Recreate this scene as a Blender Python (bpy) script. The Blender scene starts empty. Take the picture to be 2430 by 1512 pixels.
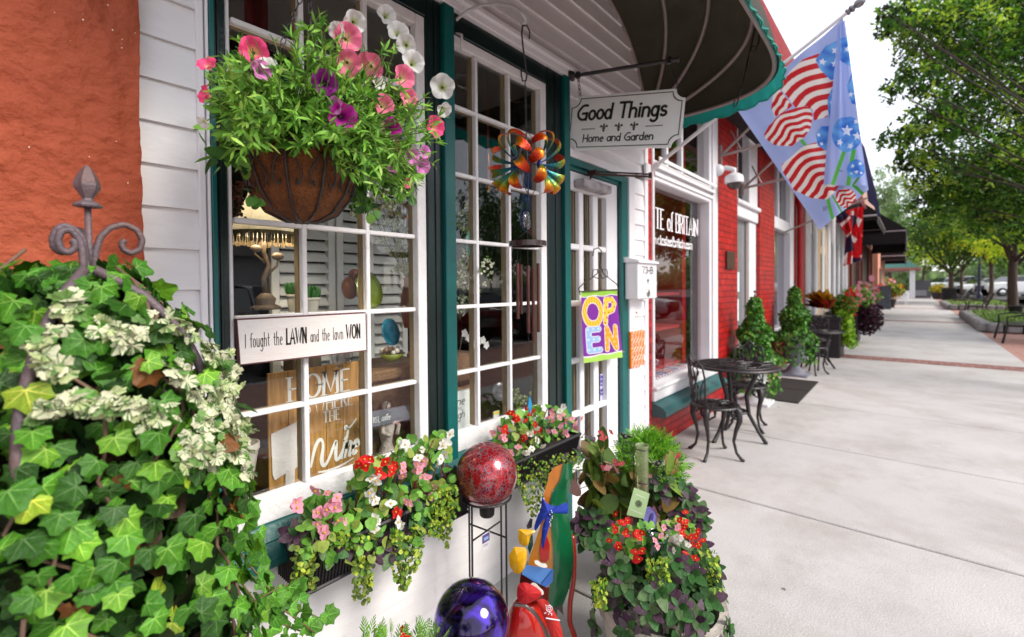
import bpy, math, random
import numpy as np
from mathutils import Vector, Matrix, noise

R_ = math.radians
sc = bpy.context.scene
COL = sc.collection
rng = np.random.default_rng(7)
random.seed(7)

# ---------------------------------------------------------------- camera
FPX = 1105.0; PX0, PY0 = 1215.0, 697.0; EYE = 1.45
YAW, PIT, ROLL = R_(40.69), R_(-0.9), R_(0.46)
_f = np.array([math.cos(YAW)*math.cos(PIT), math.sin(YAW)*math.cos(PIT), math.sin(PIT)])
_r = np.cross(_f, [0, 0, 1.0]); _r /= np.linalg.norm(_r)
_u = np.cross(_r, _f)
RT = _r*math.cos(ROLL) - _u*math.sin(ROLL)
UP = _u*math.cos(ROLL) + _r*math.sin(ROLL)
CAM = np.array([0, 0, EYE])
cam_d = bpy.data.cameras.new('camera')
cam = bpy.data.objects.new('camera', cam_d); COL.objects.link(cam)
cam_d.sensor_width = 36; cam_d.lens = 36*FPX/2430
cam_d.shift_y = (PY0-756)/2430
cam_d.clip_end = 2000; cam_d.clip_start = 0.05
cam_d.dof.use_dof = True; cam_d.dof.focus_distance = 1.35; cam_d.dof.aperture_fstop = 2.8
cam.matrix_world = Matrix(((RT[0], UP[0], -_f[0], 0), (RT[1], UP[1], -_f[1], 0), (RT[2], UP[2], -_f[2], EYE), (0, 0, 0, 1)))
sc.camera = cam

# ---------------------------------------------------------------- sky, sun, exposure
SUN_EL, SUN_AZ = R_(40), R_(-78)
w = bpy.data.worlds.new('World'); sc.world = w; w.use_nodes = True
nt = w.node_tree; nt.nodes.clear()
o_ = nt.nodes.new('ShaderNodeOutputWorld')
sky = nt.nodes.new('ShaderNodeTexSky'); sky.sky_type = 'NISHITA'; sky.sun_disc = False
sky.sun_elevation = SUN_EL; sky.sun_rotation = R_(90)-SUN_AZ
b1 = nt.nodes.new('ShaderNodeBackground'); b1.inputs[1].default_value = 0.05
b2 = nt.nodes.new('ShaderNodeBackground'); b2.inputs[1].default_value = 0.66
tc = nt.nodes.new('ShaderNodeTexCoord'); nz = nt.nodes.new('ShaderNodeTexNoise')
nz.inputs['Scale'].default_value = 2.2; nz.inputs['Detail'].default_value = 4
cr = nt.nodes.new('ShaderNodeValToRGB')
cr.color_ramp.elements[0].position = .3; cr.color_ramp.elements[0].color = (.97, .95, 1, 1)
cr.color_ramp.elements[1].position = .7; cr.color_ramp.elements[1].color = (1.06, 1.03, 1.05, 1)
ad = nt.nodes.new('ShaderNodeAddShader')
L = nt.links
L.new(tc.outputs['Generated'], nz.inputs['Vector']); L.new(nz.outputs['Fac'], cr.inputs[0])
L.new(cr.outputs[0], b2.inputs[0]); L.new(sky.outputs[0], b1.inputs[0])
L.new(b1.outputs[0], ad.inputs[0]); L.new(b2.outputs[0], ad.inputs[1]); L.new(ad.outputs[0], o_.inputs[0])
sd = bpy.data.lights.new('sun', 'SUN'); sd.energy = 2.2; sd.angle = R_(24); sd.color = (1, .94, .84)
so = bpy.data.objects.new('sun', sd); COL.objects.link(so)
_d = Vector((math.cos(SUN_EL)*math.cos(SUN_AZ), math.cos(SUN_EL)*math.sin(SUN_AZ), math.sin(SUN_EL)))
so.rotation_euler = _d.to_track_quat('Z', 'Y').to_euler()
so.location = (0, -5, 12)
sc.view_settings.view_transform = 'Standard'; sc.view_settings.look = 'None'
sc.view_settings.exposure = 0.80; sc.view_settings.gamma = 1
sc.cycles.max_bounces = 8; sc.cycles.transparent_max_bounces = 16
sc.cycles.diffuse_bounces = 3; sc.cycles.glossy_bounces = 3

# ---------------------------------------------------------------- measuring helpers (photo plan units -> metres)
def ray(x, y): return _f + RT*(x-PX0)/FPX - UP*(y-PY0)/FPX
def onY(x, y, Y): d = ray(x, y); return CAM + d*(Y/d[1])
def onX(x, y, X): d = ray(x, y); return CAM + d*(X/d[0])
def onZ(x, y, Z): d = ray(x, y); return CAM + d*((Z-EYE)/d[2])
def onD(x, y, D): return CAM + ray(x, y)*D
def prj(p): d = np.asarray(p, float)-CAM; z = d@_f; return PX0+FPX*(d@RT)/z, PY0-FPX*(d@UP)/z

# ---------------------------------------------------------------- mesh builder
class MB:
    def __init__(s): s.V = []; s.F = []; s.n = 0; s.col = False
    def add(s, V, F, c=None):
        V = np.asarray(V, float).reshape(-1, 3); F = np.asarray(F, np.int64)
        if F.ndim == 1: F = F.reshape(1, -1)
        if c is None: C = np.ones((len(F), 3))
        else:
            s.col = True; C = np.asarray(c, float)
            if C.ndim == 1: C = np.tile(C, (len(F), 1))
        s.V.append(V); s.F.append((F+s.n, C)); s.n += len(V); return s
    def box(s, x0, x1, y0, y1, z0, z1, c=None):
        V = [(x, y, z) for z in (z0, z1) for y in (y0, y1) for x in (x0, x1)]
        return s.add(V, [(0, 2, 3, 1), (4, 5, 7, 6), (0, 1, 5, 4), (2, 6, 7, 3), (0, 4, 6, 2), (1, 3, 7, 5)], c)
    def obox(s, ctr, ax, ay, az, c=None):
        ctr, ax, ay, az = [np.asarray(q, float) for q in (ctr, ax, ay, az)]
        V = [ctr+i*ax+j*ay+k*az for k in (-1, 1) for j in (-1, 1) for i in (-1, 1)]
        return s.add(V, [(0, 2, 3, 1), (4, 5, 7, 6), (0, 1, 5, 4), (2, 6, 7, 3), (0, 4, 6, 2), (1, 3, 7, 5)], c)
    def bbox(s, x0, x1, y0, y1, z0, z1, b=.01, c=None):
        # box with chamfered edges all round
        xs = (x0, x0+b, x1-b, x1); ys = (y0, y0+b, y1-b, y1); zs = (z0, z0+b, z1-b, z1)
        pts = {}; V = []
        def g(i, j, k):
            key = (i, j, k)
            if key not in pts: pts[key] = len(V); V.append((xs[i], ys[j], zs[k]))
            return pts[key]
        F4 = []; F3 = []
        F4 += [(g(1,1,0),g(1,2,0),g(2,2,0),g(2,1,0)), (g(1,1,3),g(2,1,3),g(2,2,3),g(1,2,3)), (g(1,0,1),g(2,0,1),g(2,0,2),g(1,0,2)),
               (g(1,3,1),g(1,3,2),g(2,3,2),g(2,3,1)), (g(0,1,1),g(0,1,2),g(0,2,2),g(0,2,1)), (g(3,1,1),g(3,2,1),g(3,2,2),g(3,1,2))]
        for j, jj in ((1, 0), (2, 3)):
            for k, kk in ((1, 0), (2, 3)): F4.append((g(1,jj,k), g(2,jj,k), g(2,j,kk), g(1,j,kk)))
        for i, ii in ((1, 0), (2, 3)):
            for k, kk in ((1, 0), (2, 3)): F4.append((g(ii,1,k), g(ii,2,k), g(i,2,kk), g(i,1,kk)))
            for j, jj in ((1, 0), (2, 3)): F4.append((g(ii,j,1), g(ii,j,2), g(i,jj,2), g(i,jj,1)))
            for j, jj in ((1, 0), (2, 3)):
                for k, kk in ((1, 0), (2, 3)): F3.append((g(ii,j,k), g(i,jj,k), g(i,j,kk)))
        V = np.array(V); n0 = s.n
        s.add(V, F4, c); s.F.append((np.array(F3)+n0, np.tile(np.ones(3) if c is None else np.asarray(c, float), (len(F3), 1))))
        return s
    def tube(s, P, r, n=8, c=None, cap=True, closed=False):
        P = np.asarray(P, float); m = len(P)
        r = np.full(m, r) if np.isscalar(r) else np.asarray(r, float)
        T = np.gradient(P, axis=0)
        if closed: T = np.roll(P, -1, 0)-np.roll(P, 1, 0)
        T /= np.linalg.norm(T, axis=1)[:, None]+1e-12
        a = np.array([0, 0, 1.0]) if abs(T[0][2]) < .9 else np.array([1.0, 0, 0])
        N = np.cross(T[0], a); N /= np.linalg.norm(N); V = []
        for i in range(m):
            N = N-T[i]*(N@T[i]); N /= np.linalg.norm(N)+1e-12; B = np.cross(T[i], N)
            for k in range(n):
                t = 2*math.pi*k/n; V.append(P[i]+r[i]*(N*math.cos(t)+B*math.sin(t)))
        F = []
        for i in range(m if closed else m-1):
            j = (i+1) % m
            for k in range(n): F.append((i*n+k, i*n+(k+1) % n, j*n+(k+1) % n, j*n+k))
        n0 = s.n; s.add(V, F, c)
        if cap and not closed:
            cc = np.ones(3) if c is None else np.asarray(c, float)
            if cc.ndim > 1: cc = cc[0]
            s.F.append((np.array([[n0+k for k in range(n)][::-1]]), cc.reshape(1, 3)))
            s.F.append((np.array([[n0+(m-1)*n+k for k in range(n)]]), cc.reshape(1, 3)))
        return s
    def lathe(s, prof, ctr=(0, 0, 0), n=24, c=None, ax=None, ang=None):
        # prof: (radius, height) list, about z through ctr
        ctr = np.asarray(ctr, float); V = []; m = len(prof)
        if ax is None: A, B, Z = np.eye(3)
        else:
            Z = np.asarray(ax, float); Z /= np.linalg.norm(Z)
            a = np.array([0, 0, 1.0]) if abs(Z[2]) < .9 else np.array([1.0, 0, 0])
            A = np.cross(a, Z); A /= np.linalg.norm(A); B = np.cross(Z, A)
        for (r, h) in prof:
            for k in range(n):
                t = 2*math.pi*k/n; V.append(ctr+Z*h+r*(A*math.cos(t)+B*math.sin(t)))
        F = [(i*n+k, i*n+(k+1) % n, (i+1)*n+(k+1) % n, (i+1)*n+k) for i in range(m-1) for k in range(n)]
        if c is not None and np.asarray(c).ndim == 2 and len(c) == m-1: c = np.repeat(np.asarray(c, float), n, 0)
        return s.add(V, F, c)
    def ball(s, ctr, r, n=20, m=12, c=None, ax=(1, 1, 1)):
        ax = np.asarray(ax, float); V = []; ctr = np.asarray(ctr, float)
        for i in range(m+1):
            p = math.pi*i/m
            for k in range(n):
                t = 2*math.pi*k/n
                V.append(ctr+r*ax*np.array([math.sin(p)*math.cos(t), math.sin(p)*math.sin(t), -math.cos(p)]))
        F = [(i*n+k, i*n+(k+1) % n, (i+1)*n+(k+1) % n, (i+1)*n+k) for i in range(m) for k in range(n)]
        return s.add(V, F, c)
    def plate(s, pts, nrm, th, c=None):
        # flat polygon (3-D points, in order) given thickness th along nrm
        P = np.asarray(pts, float); nrm = np.asarray(nrm, float); nrm = nrm/np.linalg.norm(nrm); m = len(P)
        V = np.vstack([P, P+nrm*th]); n0 = s.n
        cc = np.ones(3) if c is None else np.asarray(c, float)
        s.add(V, [(i, (i+1) % m, m+(i+1) % m, m+i) for i in range(m)], c)
        s.F.append((np.array([[n0+i for i in range(m)][::-1]]), cc.reshape(1, 3)))
        s.F.append((np.array([[n0+m+i for i in range(m)]]), cc.reshape(1, 3)))
        if c is not None: s.col = True
        return s
    def grid(s, P, c=None, closed_u=False):
        # P: (a,b,3) array
        a, b = P.shape[:2]; I = np.arange(a*b).reshape(a, b)
        F = np.stack([I[:-1, :-1], I[1:, :-1], I[1:, 1:], I[:-1, 1:]], -1).reshape(-1, 4)
        return s.add(P.reshape(-1, 3), F, c)
    def inst(s, TV, TF, pos, A, B, N, size, C):
        # copies of a template: TV local (x along B, y along A, z along N); C (n,3) or (n,faces,3)
        n = len(pos); TV = np.asarray(TV, float); size = np.asarray(size, float).reshape(-1, 1, 1)
        W = pos[:, None, :]+size*(TV[None, :, 0:1]*B[:, None, :]+TV[None, :, 1:2]*A[:, None, :]+TV[None, :, 2:3]*N[:, None, :])
        k = len(TV); off = np.arange(n)[:, None, None]*k
        C = np.asarray(C, float)
        fi = 0
        for TFk in TF:
            TFk = np.asarray(TFk); F = (TFk[None]+off).reshape(-1, TFk.shape[1])
            if C.ndim == 3: CC = C[:, fi:fi+len(TFk)].reshape(-1, 3)
            else: CC = np.repeat(C, len(TFk), 0)
            if fi == 0: n0 = s.n; s.add(W.reshape(-1, 3), F, CC)
            else: s.F.append((F+n0, CC))
            fi += len(TFk)
        return s
    def build(s, name, mat, parent=None, smooth=False, label=None):
        me = bpy.data.meshes.new(name)
        V = np.concatenate(s.V); me.vertices.add(len(V)); me.vertices.foreach_set('co', V.ravel())
        loops = np.concatenate([F.ravel() for F, C in s.F]); tot = np.concatenate([np.full(len(F), F.shape[1]) for F, C in s.F])
        st = np.concatenate([[0], np.cumsum(tot)[:-1]])
        me.loops.add(len(loops)); me.loops.foreach_set('vertex_index', loops.astype(np.int32))
        me.polygons.add(len(tot)); me.polygons.foreach_set('loop_start', st.astype(np.int32))
        me.polygons.foreach_set('use_smooth', np.full(len(tot), bool(smooth)))
        me.update(calc_edges=True)
        if s.col:
            C = np.concatenate([C for F, C in s.F]); CC = np.repeat(C, tot, 0)
            at = me.attributes.new('Col', 'FLOAT_COLOR', 'CORNER')
            at.data.foreach_set('color', np.hstack([CC, np.ones((len(CC), 1))]).astype(np.float32).ravel())
        me.validate()
        if smooth == 'auto':
            try: me.set_sharp_from_angle(angle=R_(35))
            except Exception: pass
        if mat is M_leaf: me.polygons.foreach_set('use_smooth', np.ones(len(me.polygons), bool))
        if mat is not None: me.materials.append(mat)
        o = bpy.data.objects.new(name, me); COL.objects.link(o)
        if parent is not None: attach(o, parent)
        if label: o['label'] = label
        return o

def attach(o, p):
    o.parent = p
    if p.type == 'EMPTY' and (p.location.length > 0): o.matrix_parent_inverse = Matrix.Translation(-p.location)

def tag(o, label, cat, group=None):
    o['label'] = label; o['category'] = cat
    if group: o['group'] = group
    return o

def thing(name, label, cat, loc=(0, 0, 0), group=None):
    o = bpy.data.objects.new(name, None); COL.objects.link(o); o.location = Vector([float(q) for q in loc]); o.empty_display_size = .1
    return tag(o, label, cat, group)

def struct(o, kind='structure'): o['kind'] = kind; return o

def dup(root, loc, rz=0, label=None, group=None, scale=1):
    def cp(o, par):
        c = o.copy(); COL.objects.link(c)
        if par is not None: c.parent = par
        for ch in [q for q in o.children]: cp(ch, c)
        return c
    r = cp(root, None); r.location = Vector([float(q) for q in loc]); r.rotation_euler = (0, 0, rz); r.scale = (scale,)*3
    if label: r['label'] = label
    if group: r['group'] = group
    return r

def dup_child(o, parent, M):
    c = o.copy(); COL.objects.link(c); c.parent = parent; c.matrix_parent_inverse = Matrix.Identity(4)
    if parent.type == 'EMPTY' and parent.location.length > 0: c.matrix_parent_inverse = Matrix.Translation(-parent.location)
    c.matrix_basis = M
    return c

# ---------------------------------------------------------------- materials
def hexc(r, g, b):
    f = lambda v: ((v/255+.055)/1.055)**2.4 if v > 10 else v/255/12.92
    return (f(r), f(g), f(b))

def mat(name, col=(.8, .8, .8), rough=.5, metal=0, var=.12, vscale=6, bump=0, bscale=40, spec=.5, attr=False, trans=0, dirt=None, dirt_amt=.5, dscale=3, coat=0, alpha=None, stretch=None):
    m = bpy.data.materials.new(name); m.use_nodes = True; nt = m.node_tree; N = nt.nodes; L = nt.links
    b = N['Principled BSDF']; out = N['Material Output']
    tc = N.new('ShaderNodeTexCoord'); mp = N.new('ShaderNodeMapping')
    if stretch: mp.inputs['Scale'].default_value = stretch
    L.new(tc.outputs['Object'], mp.inputs['Vector'])
    nz = N.new('ShaderNodeTexNoise'); nz.inputs['Scale'].default_value = vscale; nz.inputs['Detail'].default_value = 5; nz.inputs['Roughness'].default_value = .6
    L.new(mp.outputs[0], nz.inputs['Vector'])
    mr = N.new('ShaderNodeMapRange'); mr.inputs[1].default_value = .25; mr.inputs[2].default_value = .75
    mr.inputs[3].default_value = 1-var; mr.inputs[4].default_value = 1+var; L.new(nz.outputs['Fac'], mr.inputs[0])
    vm = N.new('ShaderNodeVectorMath'); vm.operation = 'SCALE'; L.new(mr.outputs[0], vm.inputs['Scale'])
    if attr:
        at = N.new('ShaderNodeAttribute'); at.attribute_name = 'Col'; L.new(at.outputs['Color'], vm.inputs[0])
    else: vm.inputs[0].default_value = col
    src = vm.outputs[0]
    if dirt is not None:
        n2 = N.new('ShaderNodeTexNoise'); n2.inputs['Scale'].default_value = dscale; n2.inputs['Detail'].default_value = 8; n2.inputs['Roughness'].default_value = .7
        L.new(mp.outputs[0], n2.inputs['Vector'])
        m2 = N.new('ShaderNodeMapRange'); m2.inputs[1].default_value = .46; m2.inputs[2].default_value = .68; m2.inputs[4].default_value = dirt_amt
        L.new(n2.outputs['Fac'], m2.inputs[0])
        mx = N.new('ShaderNodeMix'); mx.data_type = 'RGBA'; L.new(m2.outputs[0], mx.inputs[0]); L.new(src, mx.inputs[6]); mx.inputs[7].default_value = (*dirt, 1)
        src = mx.outputs[2]
    L.new(src, b.inputs['Base Color'])
    b.inputs['Roughness'].default_value = rough; b.inputs['Metallic'].default_value = metal
    b.inputs['Specular IOR Level'].default_value = spec
    if coat: b.inputs['Coat Weight'].default_value = coat; b.inputs['Coat Roughness'].default_value = .05
    if bump:
        n3 = N.new('ShaderNodeTexNoise'); n3.inputs['Scale'].default_value = bscale; n3.inputs['Detail'].default_value = 6
        L.new(mp.outputs[0], n3.inputs['Vector'])
        bp = N.new('ShaderNodeBump'); bp.inputs['Strength'].default_value = bump; bp.inputs['Distance'].default_value = .01
        L.new(n3.outputs['Fac'], bp.inputs['Height']); L.new(bp.outputs[0], b.inputs['Normal'])
    if trans:
        tr = N.new('ShaderNodeBsdfTranslucent'); L.new(src, tr.inputs[0]); ms = N.new('ShaderNodeMixShader'); ms.inputs[0].default_value = trans
        L.new(b.outputs[0], ms.inputs[1]); L.new(tr.outputs[0], ms.inputs[2]); L.new(ms.outputs[0], out.inputs[0])
    return m

def glass_mat(name, tint=(1, 1, 1), rough=0.0, ior=1.5, base=0.0):
    m = bpy.data.materials.new(name); m.use_nodes = True; nt = m.node_tree; N = nt.nodes; L = nt.links
    N.remove(N['Principled BSDF']); out = N['Material Output']
    t = N.new('ShaderNodeBsdfTransparent'); t.inputs[0].default_value = (*tint, 1)
    g = N.new('ShaderNodeBsdfGlossy'); g.inputs['Roughness'].default_value = rough
    fr = N.new('ShaderNodeFresnel'); ge = N.new('ShaderNodeNewGeometry'); im = N.new('ShaderNodeMath'); im.operation = 'MULTIPLY_ADD'; im.inputs[1].default_value = 1/ior-ior; im.inputs[2].default_value = ior; L.new(ge.outputs['Backfacing'], im.inputs[0]); L.new(im.outputs[0], fr.inputs[0])
    ma = N.new('ShaderNodeMath'); ma.operation = 'ADD'; ma.inputs[1].default_value = base; ma.use_clamp = True
    ms = N.new('ShaderNodeMixShader')
    L.new(fr.outputs[0], ma.inputs[0]); L.new(ma.outputs[0], ms.inputs[0]); L.new(t.outputs[0], ms.inputs[1]); L.new(g.outputs[0], ms.inputs[2]); L.new(ms.outputs[0], out.inputs[0])
    return m

def brick_mat(name, c1, c2, mortar, bw=.2, bh=.067, ms=.008, axis='XZ', bump=.6, rough=.6, rot=0, var=.15):
    m = bpy.data.materials.new(name); m.use_nodes = True; nt = m.node_tree; N = nt.nodes; L = nt.links; b = N['Principled BSDF']
    tc = N.new('ShaderNodeTexCoord'); sp = N.new('ShaderNodeSeparateXYZ'); cb = N.new('ShaderNodeCombineXYZ')
    L.new(tc.outputs['Object'], sp.inputs[0])
    if axis == 'XZ':
        ad = N.new('ShaderNodeMath'); L.new(sp.outputs[0], ad.inputs[0]); L.new(sp.outputs[1], ad.inputs[1])
        L.new(ad.outputs[0], cb.inputs[0]); L.new(sp.outputs[2], cb.inputs[1])
    elif axis == 'YX': L.new(sp.outputs[1], cb.inputs[0]); L.new(sp.outputs[0], cb.inputs[1])
    else: L.new(sp.outputs[0], cb.inputs[0]); L.new(sp.outputs[1], cb.inputs[1])
    br = N.new('ShaderNodeTexBrick'); L.new(cb.outputs[0], br.inputs[0])
    br.inputs['Color1'].default_value = (*c1, 1); br.inputs['Color2'].default_value = (*c2, 1); br.inputs['Mortar'].default_value = (*mortar, 1)
    br.inputs['Scale'].default_value = 1; br.inputs['Mortar Size'].default_value = ms; br.inputs['Brick Width'].default_value = bw; br.inputs['Row Height'].default_value = bh
    br.inputs['Mortar Smooth'].default_value = .3; br.inputs['Bias'].default_value = 0
    nz = N.new('ShaderNodeTexNoise'); nz.inputs['Scale'].default_value = 9; nz.inputs['Detail'].default_value = 6; L.new(tc.outputs['Object'], nz.inputs[0])
    mr = N.new('ShaderNodeMapRange'); mr.inputs[1].default_value = .3; mr.inputs[2].default_value = .7; mr.inputs[3].default_value = 1-var; mr.inputs[4].default_value = 1+var; L.new(nz.outputs[0], mr.inputs[0])
    vm = N.new('ShaderNodeVectorMath'); vm.operation = 'SCALE'; L.new(br.outputs[0], vm.inputs[0]); L.new(mr.outputs[0], vm.inputs['Scale'])
    L.new(vm.outputs[0], b.inputs['Base Color']); b.inputs['Roughness'].default_value = rough
    bp = N.new('ShaderNodeBump'); bp.inputs['Strength'].default_value = bump; bp.inputs['Distance'].default_value = .006; bp.invert = True
    mm = N.new('ShaderNodeMath'); mm.operation = 'MULTIPLY_ADD'; mm.inputs[1].default_value = -.25; L.new(nz.outputs[0], mm.inputs[0]); L.new(br.outputs['Fac'], mm.inputs[2])
    L.new(mm.outputs[0], bp.inputs['Height']); L.new(bp.outputs[0], b.inputs['Normal'])
    return m

M_white = mat('white_paint', (.83, .81, .83), .45, var=.04, vscale=3, bump=.12, bscale=30, dirt=(.5, .46, .42), dirt_amt=.16, dscale=2.5, stretch=(1, 1, 4))
M_sash = mat('old_white_paint', (.82, .80, .82), .5, var=.04, bump=.3, bscale=60, dirt=(.42, .38, .34), dirt_amt=.22, dscale=14)
M_trimwhite = mat('trim_white', (.82, .80, .83), .4, var=.03, bump=.1)
M_teal = mat('teal_paint', (.002, .105, .10), .35, var=.12, vscale=8, bump=.15, bscale=80, dirt=(.01, .08, .08), dirt_amt=.4, dscale=6)
M_green_shade = mat('green_paint_shaded', (.005, .016, .016), .3, var=.25, vscale=5, bump=.15, bscale=70)  # green darkened to stand for the dark reflection on the recessed boards
M_black = mat('black_metal', (.012, .010, .012), .35, var=.3, bump=.1)
M_iron = mat('cast_iron', (.014, .011, .013), .38, var=.4, vscale=30, bump=.35, bscale=120, spec=.6)
M_rustmetal = mat('weathered_steel', (.13, .10, .115), .6, metal=.3, var=.3, vscale=20, bump=.3, bscale=150, dirt=(.16, .07, .04), dirt_amt=.5, dscale=18)
M_glass = glass_mat('window_glass', (.97, .98, .975), 0, 1.5, .0)
M_clear = glass_mat('clear_glass', (.9, .93, .9), 0, 1.5, .04)
M_vc = mat('painted', rough=.5, attr=True, var=.08, vscale=12)
M_gloss = mat('gloss_enamel', rough=.18, attr=True, var=.15, vscale=9, bump=.05, bscale=20, dirt=(.02, .015, .012), dirt_amt=.35, dscale=9, coat=.4)
M_leaf = mat('leaf', rough=.48, spec=.35, attr=True, var=.22, vscale=25, trans=.25, bump=.35, bscale=110)
M_petal = mat('petal', rough=.6, attr=True, var=.07, vscale=30, trans=.35)
M_treeleaf = mat('tree_leaf', rough=.5, attr=True, var=.25, vscale=1.2, trans=.55)
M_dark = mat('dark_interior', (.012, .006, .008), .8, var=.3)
M_bark = mat('bark', (.075, .045, .035), .85, var=.4, vscale=10, bump=.8, bscale=30, stretch=(1, 1, .25))
M_soil = mat('soil', (.02, .012, .008), .9, var=.4, vscale=40, bump=.6)

# ---------------------------------------------------------------- lettering: a small stroke alphabet
def A_(cx, cy, rx, ry, a0, a1, n=12): return [(cx+rx*math.cos(R_(a0+(a1-a0)*i/n)), cy+ry*math.sin(R_(a0+(a1-a0)*i/n))) for i in range(n+1)]
GL = {
 ' ': (.35, []), '.': (.2, [[(.06, 0), (.1, .03)]]), ',': (.2, [[(.1, .05), (.04, -.12)]]), '-': (.45, [[(.05, .42), (.4, .42)]]),
 'A': (.78, [[(0, 0), (.36, 1), (.72, 0)], [(.14, .35), (.58, .35)]]), 'B': (.62, [[(.05, 0), (.05, 1)], [(.05, 1), (.3, 1)]+A_(.3, .76, .22, .24, 90, -90)+[(.05, .52)], [(.3, .52)]+A_(.3, .26, .27, .26, 90, -90)+[(.05, 0)]]),
 'C': (.7, [A_(.4, .5, .36, .5, 50, 310)]), 'E': (.6, [[(.05, 0), (.05, 1)], [(.05, 1), (.52, 1)], [(.05, .52), (.42, .52)], [(.05, 0), (.55, 0)]]),
 'F': (.56, [[(.05, 0), (.05, 1)], [(.05, 1), (.52, 1)], [(.05, .52), (.42, .52)]]),
 'G': (.82, [A_(.55, .8, .3, .18, 60, 170, 4)+A_(.48, .45, .42, .45, 160, 290)+[(.72, .12)], [(.4, .42), (.74, .44)], [(.73, .45), (.7, -.02)]]),
 'H': (.72, [[(.05, 0), (.05, 1)], [(.62, 0), (.62, 1)], [(.05, .5), (.62, .5)]]), 'I': (.2, [[(.08, 0), (.08, 1)]]),
 'L': (.52, [[(.05, 1), (.05, 0)], [(.05, 0), (.5, 0)]]), 'M': (.92, [[(.05, 0), (.1, 1)], [(.1, 1), (.44, .1), (.78, 1)], [(.78, 1), (.83, 0)]]),
 'N': (.74, [[(.05, 0), (.05, 1)], [(.05, 1), (.62, 0)], [(.62, 0), (.62, 1)]]), 'O': (.86, [A_(.42, .5, .38, .5, 0, 360, 20)]),
 'P': (.6, [[(.05, 0), (.05, 1)], [(.05, 1), (.28, 1)]+A_(.28, .74, .24, .26, 90, -90)+[(.05, .48)]]),
 'R': (.64, [[(.05, 0), (.05, 1)], [(.05, 1), (.28, 1)]+A_(.28, .75, .24, .25, 90, -90)+[(.05, .5)], [(.28, .5), (.6, 0)]]),
 'S': (.58, [A_(.28, .75, .22, .25, 40, 250)+A_(.28, .26, .25, .26, 80, -150)]), 'T': (.68, [[(0, 1), (.64, 1)], [(.32, 1), (.32, 0)]]),
 'U': (.7, [[(.05, 1), (.05, .3)]+A_(.32, .3, .27, .3, 180, 360)+[(.59, 1)]]), 'W': (1.02, [[(0, 1), (.25, 0), (.48, .9), (.72, 0), (.97, 1)]]),
 'a': (.56, [A_(.25, .3, .21, .3, 0, 360, 16), [(.47, .6), (.47, 0)]]), 'b': (.55, [[(.05, 1), (.05, 0)], A_(.27, .3, .21, .3, 0, 360, 16)]),
 'c': (.48, [A_(.27, .3, .23, .3, 50, 310)]), 'd': (.56, [A_(.25, .3, .21, .3, 0, 360, 16), [(.48, 1), (.47, 0)]]),
 'e': (.53, [[(.06, .32), (.47, .36)]+A_(.27, .3, .21, .3, 10, 310)]), 'f': (.34, [A_(.3, .82, .16, .18, 60, 180, 6)+[(.14, 0)], [(0, .6), (.3, .6)]]),
 'g': (.56, [A_(.25, .3, .21, .3, 0, 360, 16), [(.47, .6), (.46, -.15)]+A_(.24, -.15, .22, .2, 0, -150, 8)]), 'h': (.56, [[(.05, 1), (.05, 0)], [(.05, .4)]+A_(.26, .38, .21, .22, 150, 0, 8)+[(.47, 0)]]),
 'i': (.22, [[(.09, .6), (.09, 0)], [(.08, .8), (.12, .84)]]), 'k': (.5, [[(.05, 1), (.05, 0)], [(.42, .6), (.05, .25), (.45, 0)]]), 'l': (.2, [[(.08, 1), (.08, 0)]]),
 'm': (.86, [[(.05, .6), (.05, 0)], [(.05, .4)]+A_(.23, .4, .17, .2, 150, 0, 6)+[(.4, 0)], [(.4, .4)]+A_(.58, .4, .18, .2, 150, 0, 6)+[(.76, 0)]]),
 'n': (.56, [[(.05, .6), (.05, 0)], [(.05, .4)]+A_(.26, .38, .21, .22, 150, 0, 8)+[(.47, 0)]]), 'o': (.54, [A_(.26, .3, .22, .3, 0, 360, 16)]),
 'r': (.38, [[(.05, .6), (.05, 0)], [(.05, .38)]+A_(.25, .38, .18, .22, 150, 50, 6)]), 's': (.44, [A_(.22, .45, .16, .15, 40, 250, 8)+A_(.22, .15, .18, .15, 80, -150, 8)]),
 't': (.38, [[(.16, .9), (.16, .1), (.25, 0), (.34, .05)], [(0, .6), (.32, .6)]]), 'u': (.56, [[(.05, .6), (.05, .22)]+A_(.26, .22, .21, .22, 180, 360, 8)+[(.47, .6), (.47, 0)]]),
 'v': (.5, [[(0, .6), (.23, 0), (.46, .6)]]), 'w': (.72, [[(0, .6), (.17, 0), (.34, .55), (.5, 0), (.67, .6)]]),
 '7': (.55, [[(0, 1), (.5, 1), (.18, 0)]]), '3': (.55, [A_(.24, .74, .22, .25, 140, -80, 8)+A_(.24, .25, .25, .25, 80, -140, 8)]), }

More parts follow.
